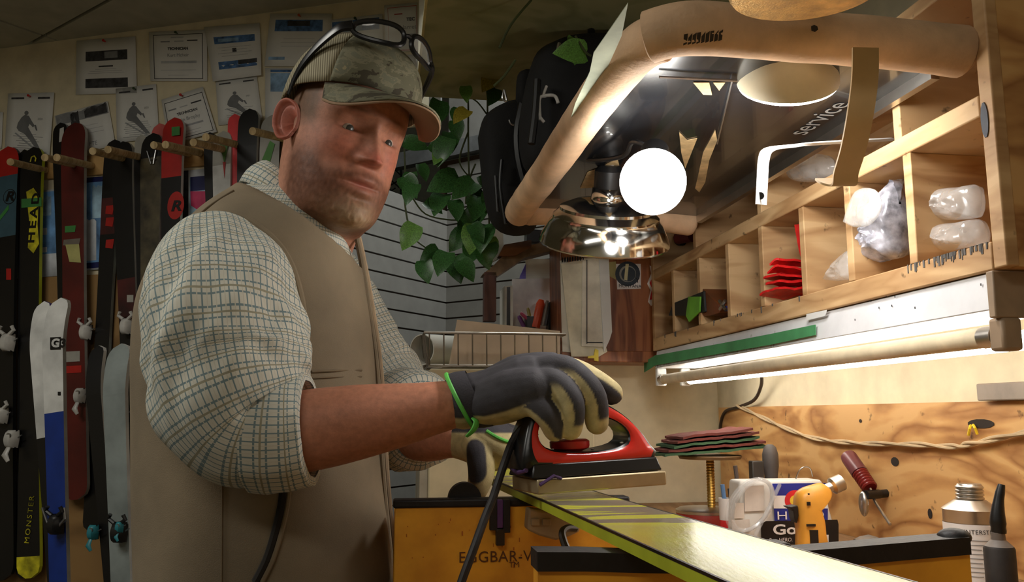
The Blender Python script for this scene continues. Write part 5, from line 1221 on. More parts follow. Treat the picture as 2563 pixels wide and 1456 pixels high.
for k, (x0, y0, x1, y1) in enumerate(((1958, 742, 2008, 722), (1974, 716, 2010, 704), (1968, 700, 2008, 690), (1978, 684, 2008, 672), (1984, 664, 2008, 655))):
    where = ('at the bottom of', 'second from the bottom of', 'in the middle of', 'second from the top of', 'on top of')[k]
    sheet('red_packet', [PU(x0, y0, .735), PU((x0 + x1) / 2, (y0 + y1) / 2 - 4, .74), PU(x1, y1, .745)], .09, .004, m_redb, 'crinkled red packet ' + where + ' the fanned pile in a pigeonhole', 'packet', 'fanned red packets', .008, None, NU)
b = MB(); b.prism([PU(x, y, .72) for x, y in ((1988, 562), (2003, 560), (2006, 650), (1999, 625))], NU * .05); tag(b.build('red_folder', m_redb), 'red folder standing against a pigeonhole divider', 'folder')
b = MB(); b.tube([PU(1955, 628, .78), PU(2003, 632, .80)], .012, 12); b.tube([PU(1950, 627, .78), PU(1958, 628, .78)], .014, 12); tag(b.build('marker_pen', M('dark_red_marker', (96, 26, 26), .4)), 'dark red marker lying behind the red folder', 'marker')
pc = thing('pouch', 'black pouch with a bright green flap on the bottom board', 'pouch', PU(1720, 800, .70))
b = MB(); b.prism([PU(x, y, .70) for x, y in ((1672, 790), (1684, 758), (1760, 728), (1764, 780), (1722, 790))], NU * .05); bevel(b.build('body', M('black_card', (32, 34, 32), .6), pc), .002)
b = MB(); b.prism([PU(x, y, .694) for x, y in ((1716, 790), (1722, 742), (1752, 742), (1750, 780), (1724, 806))], NU * .004); bevel(b.build('flap', M('bright_green', (112, 186, 52), .5), pc), .001)
b = MB(); b.prism([PU(x, y, .705) for x, y in ((1756, 790), (1758, 722), (1798, 760), (1800, 782), (1775, 790))], NU * .06); bevel(tag(b.build('leather_wedge', M('brown_leather', (116, 62, 28), .5)), 'brown leather wedge beside the green flapped pouch', 'wedge'), .002)
xt = thing('clip', 'small crossed steel clip on a blue tag at the shelf edge', 'clip', PU(1810, 770, .70))
for a, c in (((1801, 752), (1816, 774)), ((1815, 752), (1802, 774))): b = MB(); b.tube([PU(a[0], a[1], .70), PU(c[0], c[1], .70)], .0035, 8); b.build('jaw', m_steel, xt)
b = MB(); b.box(PU(1822, 772, .71), .012, .01, .010, DV, NU); b.build('tag', m_sblue, xt)
for k, (x, y, c) in enumerate(((1655, 585, (120, 30, 30)), (1690, 600, (40, 40, 40)), (1715, 590, (110, 30, 34)))):
    b = MB(); b.tube([PU(x - 18, y + 6, .76), PU(x + 18, y, .78)], .016, 12); tag(b.build('tube_of_glue', M('tube_%d' % k, c, .5)), ('dark red', 'black', 'crimson')[k] + ' tube lying on the upper pigeonhole row behind the dish reflector', 'tube')

# ================================================================== SKI WALL: panelling, rail, pegs, posters
m_panel = wood('tan_wall_panel', (118, 88, 48), (138, 104, 60), (148, 114, 68), (1, 1, 3), 1.2, .7, False)
def PSq(pxs, off): return [PS(x, y, off) for x, y in pxs]
zpan = PS(200, 690).z
b = MB(); swbox(b, -1.6, (PS(900, 690) - SKI_P0).dot(SKI_D), 0, zpan, 0.0, .008); struct(b.build('trim_2', m_panel, smooth=False), 'tan lower wall panel behind the skis')
rail = thing('ski_rack', 'pale wooden peg rail holding the row of hanging skis', 'rack', PS(300, 400, .02))
z0r, z1r = PS(500, 418).z, PS(500, 366).z; s0_, s1_ = (PS(-60, 400) - SKI_P0).dot(SKI_D), (PS(900, 400) - SKI_P0).dot(SKI_D)
b = MB(); swbox(b, s0_, s1_, z0r, z1r, .0, .010); bevel(b.build('rail_board', wood('rail_pine', (168, 128, 72), (186, 146, 88), (196, 156, 98), (1, 1, 6), 1.5, .6, False), rail), .003)
for x, y in ((26, 405), (112, 394), (142, 394), (232, 378), (270, 374), (385, 363), (414, 362), (484, 356), (515, 343), (632, 328), (700, 318)):
    tipp = PS(x, y, .22); q = PS(x + 88, y + 21, .012); b = MB(); b.tube([tipp, q], .0115, 14); b.build('peg', m_pale, rail)
# --- posters and certificates
m_ink_d, m_ink_g, m_ink_l = M('print_dark', (52, 52, 54), .7, var=.35, scale=60), M('print_grey', (128, 130, 132), .7, var=.15, scale=25), M('print_light', (168, 170, 172), .7)
m_ink_b, m_ink_bl, m_ink_r = M('print_blue', (70, 104, 150), .7, var=.35, scale=50), M('print_sky', (126, 158, 190), .7, var=.25, scale=25), M('print_red', (176, 64, 56), .7)
PINS = {'r': M('red_pin', (190, 40, 34), .4), 'g': M('green_pin', (50, 70, 44), .4), 'o': M('orange_pin', (200, 96, 40), .4), 'w': m_steel}
class Sheet:
    def __init__(s, px, label, off=.004, mat=None, pin=None, name='wall_paper_sheet', cat='paper', group='papers pinned above the skis', curl=0.0):
        s.c = PSq(px, off); s.off = off; s.curl = curl
        n = 6; b = MB(); b.rings([[s.at(i / n, j / n) for i in range(n + 1)] for j in range(n + 1)], 0, False, False)
        s.o = tag(b.build(name, mat or m_paper), label, cat, group); so = s.o.modifiers.new('s', 'SOLIDIFY'); so.thickness = .0008; so.offset = -1 if True else 1
        if pin:
            p = s.at(.5, .06) + SKI_N * .003; b = MB(); b.lathe([(.0025, 0), (.002, .006), (.0045, .008), (.004, .011)], p, SKI_N, 12); b.build('push_pin', PINS[pin], s.o)
    def at(s, u, v, lift=0.0):
        a = s.c[0].lerp(s.c[1], u); d = s.c[3].lerp(s.c[2], u); return a.lerp(d, v) + SKI_N * (lift + s.curl * (v * v * v + .4 * (u - .5) ** 2))
    def rect(s, u0, v0, u1, v1, mat, lift=.0009, name='print', wav=0):
        n = 8; b = MB(); rows = []
        for j in range(3):
            v = v0 + (v1 - v0) * j / 2; rows.append([s.at(u0 + (u1 - u0) * i / n, v + (wav * noise.noise(Vector((i * 1.7, v0 * 30, j))) if j == (0 if wav > 0 else 2) else 0), lift) for i in range(n + 1)])
        b.rings(rows, 0, False, False); return b.build(name, mat, s.o, smooth=False)
    def frame(s, u0, v0, u1, v1, w, mat):
        for r_ in ((u0, v0, u1, v0 + w), (u0, v1 - w, u1, v1), (u0, v0, u0 + w, v1), (u1 - w, v0, u1, v1)): s.rect(*r_, mat, name='border')
    def text(s, t_, u, v, h, mat, **k):
        X_ = s.at(u + .05, v) - s.at(u - .05, v); Y_ = s.at(u, v - .05) - s.at(u, v + .05); return text(t_, h * (s.c[3] - s.c[0]).length / .7, s.at(u, v, .0011), X_, Y_, mat, s.o, .0002, **k)
    def lines(s, v0, v1, n, mat, u0=.15, u1=.85, h=.008):
        for k in range(n):
            v = v0 + (v1 - v0) * k / max(1, n - 1); d = random.uniform(0, .18); s.rect(u0 + d, v, u1 - d, v + h, mat, name='text_line')
    def poly(s, pts, mat, lift=.0012, name='print'):
        q = [s.at(u, v, lift) for u, v in pts]; b = MB(); b.add(q, [tuple(range(len(q)))]); return b.build(name, mat, s.o, smooth=False)
SKIER = [(.33, .40), (.40, .355), (.49, .37), (.56, .45), (.63, .52), (.60, .555), (.52, .50), (.49, .55), (.56, .63), (.68, .76), (.80, .90), (.70, .89), (.55, .76), (.42, .66), (.29, .62), (.24, .57), (.26, .49)]
def skier_sheet(px, label, pin, year, off=.004):
    s = Sheet(px, label, off, pin=pin); m_mid = M('print_mid', (112, 114, 116), .7)
    for k in range(5): s.rect(.07, .05 + k * .12, .93, .05 + (k + 1) * .12, M('print_sky%d' % k, tuple(132 + 14 * k for _ in range(3)), .7, var=.05), .0007)
    s.poly(SKIER, m_mid, .0013); s.poly([(.435 + .045 * math.cos(t_), .325 + .035 * math.sin(t_)) for t_ in np.linspace(0, 6.28, 14, False)], m_mid, .0016)
    s.poly([(.20, .66), (.23, .645), (.60, .84), (.88, .97), (.80, .965), (.55, .85)], M('print_pale', (150, 152, 154), .7), .0011); s.poly([(.62, .52), (.66, .51), (.70, .60), (.67, .60)], m_mid, .0015)
    s.rect(.08, .07, .36, .10, m_ink_d, .0012); s.rect(.66, .07, .92, .10, m_ink_d, .0012); s.text(year, .74, .42, .035, m_ink_g); s.lines(.66, .92, 8, m_ink_g); return s
s = Sheet([(192, 102), (339, 91), (343, 233), (190, 237)], 'white sheet with two dark photo bands beside the wall corner', pin='r'); s.rect(.16, .22, .86, .40, m_ink_d, wav=.0); s.rect(.16, .72, .86, .89, m_ink_d); s.rect(.48, .24, .70, .36, m_ink_g, .0013); s.rect(.38, .49, .62, .515, m_ink_d); s.lines(.55, .62, 3, m_ink_l)
s = Sheet([(373, 80), (518, 74), (519, 203), (377, 203)], 'framed technician certificate between two banded sheets', pin='g'); s.frame(.07, .07, .93, .96, .012, m_ink_d); s.text('TECHNICIAN', .5, .36, .052, m_ink_d, bold=.0006); s.text('Kurt Mcheir', .5, .49, .066, m_ink_g); s.rect(.2, .20, .36, .225, m_ink_g); s.rect(.44, .20, .60, .222, m_ink_l); s.rect(.66, .19, .84, .215, m_ink_d); s.rect(.38, .12, .6, .145, m_ink_l); s.rect(.2, .60, .82, .65, m_ink_l); s.lines(.78, .88, 2, m_ink_l)
s = Sheet([(511, 68), (650, 58), (657, 190), (536, 206)], 'curling white sheet with two blue photo bands', pin=None, curl=.006); s.rect(.14, .20, .90, .33, m_ink_b); s.rect(.22, .24, .60, .30, m_ink_bl, .0013); s.rect(.16, .66, .92, .80, m_ink_b); s.rect(.55, .66, .92, .74, m_ink_d, .0013); s.lines(.4, .56, 4, m_ink_l); s.rect(.46, .43, .54, .50, m_ink_d)
skier_sheet([(21, 234), (136, 231), (124, 394), (11, 384)], 'grey skier poster hanging lowest beside the wall edge', 'r', '2020', .006)
s = Sheet([(137, 290), (270, 253), (290, 366), (150, 388)], 'tilted sheet with ragged tree-line photo above the maroon ski', pin=None); s.rect(.02, .02, .98, .26, m_ink_g, wav=.07); s.rect(.28, .06, .44, .36, m_ink_d, wav=.06); s.rect(.55, .05, .96, .24, m_ink_d, .0013, wav=.06); s.lines(.42, .6, 3, m_ink_l); s.text('PTE', .62, .86, .1, m_ink_g)
skier_sheet([(290, 222), (391, 210), (399, 346), (293, 357)], 'grey skier poster beside the tilted certificate', 'g', '2021')
s = Sheet([(404, 250), (508, 217), (543, 330), (423, 362)], 'tilted technician certificate behind the red ski tip', pin='r', off=.007); s.frame(.05, .10, .95, .95, .014, m_ink_d); s.text('TECHNICIAN', .52, .42, .055, m_ink_d, bold=.0005); s.text('Erin Brophy', .52, .56, .075, m_ink_g); s.rect(.12, .27, .30, .30, m_ink_g); s.rect(.38, .27, .56, .295, m_ink_l); s.rect(.64, .25, .88, .28, m_ink_d); s.rect(.2, .68, .8, .72, m_ink_l); s.lines(.82, .88, 2, m_ink_l)
skier_sheet([(540, 203), (643, 190), (657, 300), (547, 314)], 'grey skier poster above the black ski tip', None, '2021', .003)
s = Sheet([(677, 34), (831, 34), (828, 166), (662, 166)], 'white sheet with a blue mountain band above the cap', pin='o'); s.rect(.1, .12, .86, .34, m_ink_b); s.rect(.3, .14, .66, .24, m_ink_d, .0013); s.rect(.05, .82, .3, .88, m_ink_bl); s.lines(.48, .62, 3, m_ink_l)
s = Sheet([(829, 50), (957, 35), (960, 160), (830, 160)], 'white sheet with a slanted blue band behind the glasses', pin='g', off=.006); s.rect(.02, .06, .94, .30, m_ink_b); s.rect(.02, .18, .6, .30, m_ink_bl, .0013); s.lines(.5, .8, 4, m_ink_l)
s = Sheet([(962, 14), (1044, 6), (1046, 128), (966, 130)], 'red bordered certificate at the end of the wall', pin=None, off=.003); s.frame(.1, .06, 1.3 if False else .985, .98, .012, m_ink_r); s.rect(.3, .2, .55, .225, m_ink_r); s.text('TEC', .80, .34, .07, m_ink_d, bold=.0005); s.text('Jarret', .76, .50, .09, m_ink_g); s.rect(.6, .64, .98, .67, m_ink_l)
s = Sheet([(664, 170), (800, 170), (800, 320), (664, 320)], 'white sheet with a pale blue header hidden behind the cap', off=.003); s.rect(.1, .03, .5, .07, m_ink_b); s.rect(.1, .09, .9, .4, m_ink_bl); s.rect(.3, .75, .34, .8, m_ink_d)
s = Sheet([(975, 140), (1044, 136), (1046, 290), (980, 292)], 'white sheet with a blue figure under the red bordered certificate', off=.003); s.rect(.3, .3, .8, .7, m_ink_bl); s.rect(.55, .5, .75, .8, m_ink_b, .0013)
s = Sheet([(-40, 275), (8, 281), (4, 372), (-40, 370)], 'white sheet edge beside the lowest skier poster', off=.003); s.rect(.1, .1, .8, .6, m_ink_l)
m_pb, m_pb2, m_pw, m_navy = M('poster_blue', (96, 136, 190), .5, var=.45, scale=9), M('poster_pale', (150, 180, 214), .5, var=.3, scale=12), M('poster_white', (196, 200, 204), .6), M('poster_navy', (26, 30, 84), .5)
G2 = 'posters behind the skis'
s = Sheet([(98, 478), (150, 472), (150, 690), (98, 694)], 'pale blue winter poster between the black and maroon skis', .006, m_pw, group=G2, name='poster', cat='poster'); s.rect(.05, .02, .95, .74, m_pb); s.rect(.1, .08, .6, .3, m_pb2, .0013, wav=.05); s.rect(.12, .44, .4, .52, m_pw, .0015); s.rect(.1, .66, .4, .72, m_pw, .0015)
s = Sheet([(205, 446), (272, 440), (272, 672), (205, 678)], 'blue poster with navy borders beside the maroon ski', .006, m_pw, group=G2, name='poster', cat='poster'); s.rect(0, 0, 1, .055, m_navy); s.rect(0, .055, 1, .92, m_pb); s.rect(0, .92, 1, .98, m_navy, .0012); s.rect(0, .46, .55, .90, m_pw, .0014, wav=.05); s.rect(.4, .1, .95, .45, m_pb2, .0013, wav=.05); s.lines(.52, .88, 9, m_ink_l, .03, .5)
s = Sheet([(330, 440), (352, 438), (352, 650), (330, 655)], 'narrow strip of blue poster between dark skis', .006, m_pw, group=G2, name='poster', cat='poster'); s.rect(.05, 0, .95, .06, m_navy); s.rect(.05, .06, .95, .95, m_pb)
s = Sheet([(455, 428), (534, 420), (534, 600), (455, 606)], 'colourful poster with pink and green shapes beside the red ski', .006, m_pw, group=G2, name='poster', cat='poster'); s.rect(.26, .1, .98, .92, m_pb2); s.rect(.28, .1, .98, .3, m_navy, .0013); s.poly([(.28, .3), (.8, .32), (.82, .52), (.6, .6), (.3, .5)], M('poster_pink', (190, 54, 96), .5), .0016); s.poly([(.4, .68), (.6, .62), (.85, .75), (.7, .92), (.45, .9)], M('poster_green', (58, 140, 76), .5), .0016); s.rect(0, .0, .22, 1, m_ink_d, .0012)

# ================================================================== SKIS ON THE RACK
def OFF(o): return o if o >= .3 else .02 + (o - .05) * .33      # hanging skis lie close to the rail, behind the pegs
def C_(n_, c, r=.38, v=.12, s=10): return M('ski_' + n_, c, r, var=v, scale=s)
k_black, k_red, k_teal, k_mar, k_white, k_blue, k_grey = C_('black', (17, 16, 16)), C_('red', (170, 34, 28)), C_('teal', (58, 86, 98)), C_('maroon', (86, 24, 18), .45), C_('white', (200, 200, 196)), C_('blue', (18, 48, 124)), C_('grey', (126, 134, 132))
k_moss, k_pink, k_lime, k_silver, k_dkred, k_yel = C_('moss', (62, 56, 40), .5, .6, 14), C_('pink', (190, 92, 88)), C_('lime', (176, 186, 40)), C_('silver', (158, 156, 148), .35), C_('dark_red', (58, 18, 16), .45, .5, 9), C_('yellow', (168, 160, 32), .45, .5, 16)
GS = 'skis on the wall rack'
def wallski(label, tip, bot, wpx, off, bands, edge, curl=.03, tipround=1.0, botround=.5, parent=None, zmin=None, waist=.82):
    """bands: [(py, material)] from the tip downwards"""
    off = OFF(off); curl = curl if off >= .3 else curl * .4
    A, B = PS(tip[0], tip[1], off), PS(bot[0], bot[1], off); d = (B - A); ln = d.length; d.normalize(); wid = wpx * sc(A); side = d.cross(SKI_N).normalized(); side = side if side.dot(SKI_D) > 0 else -side
    ts = sorted(set(list(np.linspace(0, .10, 14)) + list(np.linspace(.10, .93, 12)) + list(np.linspace(.93, 1, 7)) + [(y - tip[1]) / (bot[1] - tip[1]) for y, m_ in bands[1:] if tip[1] < y < bot[1]]))
    mats = []; [mats.append(m_) for _, m_ in bands if m_ not in mats]; mats.append(edge); ei = len(mats) - 1
    b = MB(); prev = None; wtip = wid * .5
    for t_ in ts:
        s_ = t_ * ln; rt_ = wtip * 1.25; hwid = wtip * (1 - (1 - waist) * math.sin(min(1, max(0, (t_ - .06) / .88)) * math.pi))
        if s_ < rt_: hwid *= math.sqrt(max(0.0004, 1 - (1 - s_ / rt_) ** 2)) ** tipround
        e_ = ln - s_
        if e_ < wtip * .9: hwid *= (.25 + .75 * math.sqrt(max(0, 1 - (1 - e_ / (wtip * .9)) ** 2)))
        cur = curl * max(0, 1 - s_ / .16) ** 2; p = A + d * s_ - SKI_N * cur; nn = SKI_N * .006
        ring = [p - side * hwid + nn, p + side * hwid + nn, p + side * hwid - nn, p - side * hwid - nn]
        if prev is not None:
            tm = (t_ + pt) / 2; py = tip[1] + tm * (bot[1] - tip[1]); mi_ = 0
            for y, m_ in bands:
                if py >= y: mi_ = mats.index(m_)
            b.add(prev + ring, [(0, 1, 5, 4), (1, 2, 6, 5), (2, 3, 7, 6), (3, 0, 4, 7)], [mi_, ei, mi_, ei])
        else: b.add(ring, [(0, 1, 2, 3)], 0)
        prev, pt = ring, t_
    b.add(prev, [(3, 2, 1, 0)], 0)
    o = b.build('hanging_ski', mats, None, ang=30); return tag(o, label, 'ski', GS)
def sdecal(o, px, off, mat, name='graphic', th=.0008):
    b = MB(); b.prism(PSq(px, OFF(off) + .0065), SKI_N * th); return b.build(name, mat, o, smooth=False)
def stext(o, s_, px, py, hpx, off, mat, rot=0, **k):
    p = PS(px, py, OFF(off) + .0078); X_ = SKI_D * math.cos(R(rot)) + ZZ * math.sin(R(rot)); Y_ = -SKI_D * math.sin(R(rot)) + ZZ * math.cos(R(rot)); return text(s_, hpx * sc(p) / .7, p, X_, Y_, mat, o, .0003, **k)
m_bw, m_bb, m_bs, m_bt = M('binding_white', (186, 184, 178), .35), M('binding_black', (22, 22, 22), .4), M('binding_steel', (150, 150, 150), .3, .9), M('binding_teal', (40, 118, 128), .4)
def binding(o, px, py, off, sz, main, kind=0):
    """a boot binding piece standing off the ski: housing, curved cover, lever and jaw wings"""
    p = PS(px, py, OFF(off) + .006); k = sz * sc(p); U = ZZ; S = SKI_D; N = SKI_N
    b = MB(); b.box(p + N * k * .18, k * .62, k * 1.1, k * .36, S, U, N, 1)
    rs = []
    for t_ in np.linspace(-1, 1, 9):
        h = k * (.34 + .30 * math.sqrt(max(0, 1 - t_ * t_))); w_ = k * (.40 - .08 * abs(t_)); rs.append([p + U * (t_ * k * .55) + S * (w_ * c) + N * (k * .12 + h * max(0, s_)) for c, s_ in ((1, 0), (.9, .7), (.5, 1), (-.5, 1), (-.9, .7), (-1, 0))])
    b.rings(rs, 0)
    if kind == 0:
        for sg in (-1, 1): b.tube([p + S * (sg * k * .2) + U * (k * .5) + N * k * .45, p + S * (sg * k * .55) + U * (k * .75) + N * k * .5, p + S * (sg * k * .42) + U * (k * 1.0) + N * k * .55], k * .12, 8, 0)
    else:
        b.tube([p + U * (-k * .5) + N * k * .5, p + U * (-k * .95) + N * k * .75, p + U * (-k * 1.35) + S * k * .25 + N * k * .7], [k * .16, k * .22, k * .12], 8, 0, flat=.5)
        b.lathe([(k * .18, 0), (k * .18, k * .06)], p + U * (k * .2) + S * k * .1 + N * k * .66, N, 14, 2)
    b.tube([p + S * k * .45 + U * k * .1 + N * k * .3, p + S * k * .75 + U * k * .25 + N * k * .35], k * .05, 6, 2)
    return b.build('binding', [main, m_bb, m_bs], o, ang=40)
o1 = wallski('red tipped teal and black ski at the start of the rack', (16, 365), (2, 1452), 78, .135, [(365, k_red), (448, k_teal), (610, k_black)], k_black)
p = PS(24, 492, OFF(.135) + .0062); b = MB(); b.lathe([(.026, 0), (.026, .0006)], p, SKI_N, 28); b.build('emblem_ring', k_black, o1); b = MB(); b.lathe([(.0235, 0), (.0235, .0009)], p, SKI_N, 28); b.build('emblem_field', k_teal, o1)
stext(o1, 'R', 24, 492, 24, .137, k_black, shear=.2, wscale=1.3, bold=.0015); sdecal(o1, [(0, 540), (22, 512), (22, 524), (0, 552)], .135, M('tape_green', (58, 128, 60), .6), 'tape'); sdecal(o1, [(16, 672), (28, 672), (28, 700), (16, 700)], .135, k_red)
for x, y, sz, kd in ((30, 858, 40, 0), (14, 1040, 36, 0), (40, 1098, 40, 1)): binding(o1, x, y, .14, sz, m_bw, kd)
o2 = wallski('black ski with yellow lettering and lime edges', (80, 366), (74, 1446), 64, .12, [(366, k_black), (1396, k_yel)], k_lime, .03)
sdecal(o2, [(66, 480), (84, 470), (98, 490), (94, 560), (98, 610), (84, 634), (70, 620), (74, 560)], .12, k_yel); stext(o2, 'HEAD', 84, 545, 22, .1215, k_black, 88, space=1.35, wscale=1.3, bold=.0012); stext(o2, 'MONSTER', 74, 1300, 15, .121, k_yel, 88, space=1.3)
sdecal(o2, [(54, 498), (104, 494), (104, 516), (54, 520)], .1215, M('tape_green', (58, 128, 60), .6), 'tape'); b = MB(); b.tube([PS(x, y, OFF(.12) + .007) for x, y in ((76, 405), (79, 393), (86, 390), (90, 396), (88, 404))], .0022, 8); b.build('emblem', k_yel, o2)
o2b = wallski('lime sided black ski doubled behind the yellow lettered one', (62, 374), (58, 1446), 34, .085, [(374, k_black)], k_lime, .01)
o3 = wallski('black ski with a white tip stripe hung behind the maroon ski', (150, 306), (176, 1200), 42, .05, [(306, k_black)], k_grey, .02)
sdecal(o3, [(150, 322), (160, 318), (160, 352), (148, 356)], .05, k_white)
o4 = wallski('plain maroon ski with a taped yellow note', (184, 305), (190, 1250), 70, .125, [(305, k_mar)], k_silver, .03, waist=.88)
sdecal(o4, [(163, 566), (190, 564), (188, 580), (163, 582)], .125, M('tape_green', (58, 128, 60), .6), 'tape'); sdecal(o4, [(160, 600), (202, 596), (198, 612), (158, 614)], .1262, M('grey_tape', (108, 100, 90), .7), 'tape'); sdecal(o4, [(164, 612), (198, 611), (203, 657), (174, 655)], .1275, M('pale_yellow_note', (170, 166, 104), .8), 'note'); sdecal(o4, [(160, 880), (200, 878), (200, 904), (160, 906)], .125, k_silver, 'sticker'); sdecal(o4, [(158, 916), (204, 914), (204, 932), (158, 934)], .125, k_red)
binding(o4, 208, 990, .13, 34, m_bw, 1)
o6b = wallski('black ski with red flashes crossing behind its mate', (286, 348), (232, 1330), 50, .06, [(348, k_black), (505, k_dkred), (600, k_black)], k_grey, .02)
for y in (515, 545, 600): sdecal(o6b, [(266, y), (286, y - 2), (282, y + 22), (264, y + 20)], .06, k_red)
binding(o6b, 222, 832, .07, 34, m_bw, 0)
o6 = wallski('black and dark red ski angled beside the mossy ski', (304, 352), (350, 1436), 60, .12, [(352, k_black), (720, k_dkred), (830, k_black)], k_silver, .03)
sdecal(o6, [(318, 738), (334, 738), (334, 756), (318, 756)], .12, k_silver); binding(o6, 324, 818, .13, 36, m_bw, 0); binding(o6, 316, 1035, .13, 38, m_bb, 1)
o7b = wallski('silver edged ski doubled behind the mossy patterned ski', (352, 336), (362, 1330), 34, .095, [(336, k_silver), (400, k_black)], k_silver, .02)
o7 = wallski('mossy camouflage patterned ski with a black tip', (380, 331), (372, 1430), 60, .13, [(331, k_black), (400, k_moss), (900, k_black)], k_silver, .03)
b = MB(); 
for a, c in (((368, 378), (378, 410)), ((390, 376), (384, 410)), ((374, 398), (390, 398))): b.tube([PS(*a, OFF(.13) + .008), PS(*c, OFF(.13) + .008)], .0025, 6)
b.build('tip_strap', m_bs, o7)
o8b = wallski('pink tipped ski behind the red ski', (398, 308), (448, 1300), 46, .07, [(308, k_pink)], k_white, .02)
o8 = wallski('red ski with a black band and round red emblem', (434, 292), (419, 1340), 60, .13, [(292, k_red), (455, k_black)], k_white, .03)
sdecal(o8, [(430, 318), (450, 316), (450, 338), (430, 340)], .13, M('tape_green', (58, 128, 60), .6), 'tape')
p = PS(440, 514, OFF(.13) + .0062); b = MB(); b.lathe([(.030, 0), (.030, .0008)], p, SKI_N, 28); b.v = [Vector(v) + ZZ * ((Vector(v) - p).z * .5) for v in b.v]; b.build('emblem_disc', k_red, o8); stext(o8, 'R', 440, 516, 26, .1315, k_black, shear=.2, wscale=1.3, bold=.0015)
o9b = wallski('dark ski doubled behind the pale grey ski', (524, 330), (559, 1300), 32, .06, [(330, k_black)], k_black, .02)
o9 = wallski('pale grey ski with a red and green tip mark', (556, 326), (566, 1300), 52, .12, [(326, k_silver), (420, k_white)], k_silver, .03)
sdecal(o9, [(550, 360), (572, 358), (562, 410)], .12, M('mark_green', (78, 116, 52), .6)); sdecal(o9, [(558, 405), (565, 405), (562, 446)], .12, k_red)
o10b = wallski('bright coral ski beside the plain black ski', (586, 284), (612, 1300), 36, .09, [(284, C_('coral', (214, 62, 66)))], k_white, .02)
o10 = wallski('plain black ski with rounded tip behind the shirt collar', (622, 270), (606, 1300), 56, .13, [(270, k_black)], k_silver, .03)
o11 = wallski('grey ski with a green flash beside the neck', (678, 286), (661, 1300), 56, .10, [(286, k_silver), (520, k_black)], k_black, .03)
sdecal(o11, [(656, 400), (676, 352), (688, 360), (672, 420)], .10, M('flash_green', (68, 128, 46), .5))
# shorter pairs standing on the floor in front
def floorski(label, tip, bot, w, off, bands, edge, **k):
    o = wallski(label, tip, bot, w, off, bands, edge, **k); return o
def tofloor(tip, thru, off):
    a, c = PS(*tip, off), PS(*thru, off); d = c - a; q = a + d * ((a.z - .004) / (a.z - c.z)); return project(q)
for lab, tip, thru, w, off, bands, edge in (('white ski standing behind its lettered mate', (90, 750), (130, 1300), 50, .36, [(750, k_white), (1130, k_black)], C_('purple', (72, 60, 120))),
    ('white and blue short ski with a square black logo', (132, 741), (146, 1300), 62, .40, [(741, k_white), (1062, k_blue)], k_silver),
    ('black short ski with pale edges behind the grey ski', (226, 862), (266, 1300), 44, .38, [(862, k_black)], k_white),
    ('plain pale grey short ski standing in front of the rack', (284, 857), (300, 1300), 66, .42, [(857, k_grey)], k_white)):
    o = wallski(lab, tip, tofloor(tip, thru, off), w, off, bands, edge, curl=.035)
    if 'logo' in lab:
        sdecal(o, [(126, 844), (152, 843), (152, 874), (126, 875)], .40, k_black, 'logo_square'); stext(o, 'G', 139, 859, 20, .4012, k_white, -2, wscale=1.2, bold=.0015); stext(o, '3', 158, 859, 20, .4012, k_black, -2, wscale=1.2, bold=.0015); sdecal(o, [(145, 980), (152, 980), (152, 989), (145, 989)], .40, k_black, 'logo_square')
        binding(o, 150, 1310, .406, 44, m_bb, 0); b = MB(); b.tube([PS(x, y, .43) for x, y in ((106, 1270), (118, 1305), (138, 1330), (150, 1312), (162, 1298), (160, 1270))], .0035, 8); b.build('brake_wire', m_bs, o)
    if 'pale grey short' in lab: binding(o, 306, 1330, .425, 44, m_bb, 0); binding(o, 304, 1318, .44, 24, m_bt, 1)
    if 'black short' in lab: binding(o, 240, 1330, .386, 32, m_bt, 1)

# ================================================================== FAR CORNER: shelf, plants, bag
SHZ = 2.0
sh_ = MB(); sh_.wbox(.07, WALL_U + .3, .75, 2.154, SHZ, SHZ + .012)
os_ = tag(sh_.build('overhead_shelf', [m_olive], smooth=False), 'thin plywood shelf overhead with trailing plant', 'shelf')
b = MB(); b.wbox(.066, .071, .75, 2.154, SHZ - .0005, SHZ + .0125); b.build('edge_strip', M('pale_ply_edge', (196, 178, 120), .7), os_)
for u in (.3, .9):
    b = MB(); b.tube([W(u, 2.1, SHZ + .012), W(u, 2.1, 2.6)], .004, 8); b.build('hanger_rod', m_steel, os_)
# grey post with strapping behind the wall end
pst = thing('metal_duct', 'pale grey metal duct dropping behind the end of the ski wall', 'duct', P(1072, 200, 3.0) * 1.0)
b = MB(); a, c = P(1056, 100, 3.0), P(1100, 100, 3.0); zq = P(1072, 285, 3.0).z; b.box(Vector(((a.x + c.x) / 2, 3.0, (zq + 3.87) / 2)), c.x - a.x + .02, .06, 3.87 - zq); b.build('column', M('pale_grey_metal', (150, 152, 154), .4, .2), pst); pst.location = Vector(((a.x + c.x) / 2, 3.0, zq)); pst.children[0].location = -pst.location
b = MB(); b.tube([P(1046, 25, 2.95), P(1052, 110, 2.95), P(1062, 175, 2.95)], .007, 8, flat=.4); b.build('strap', m_black, pst)
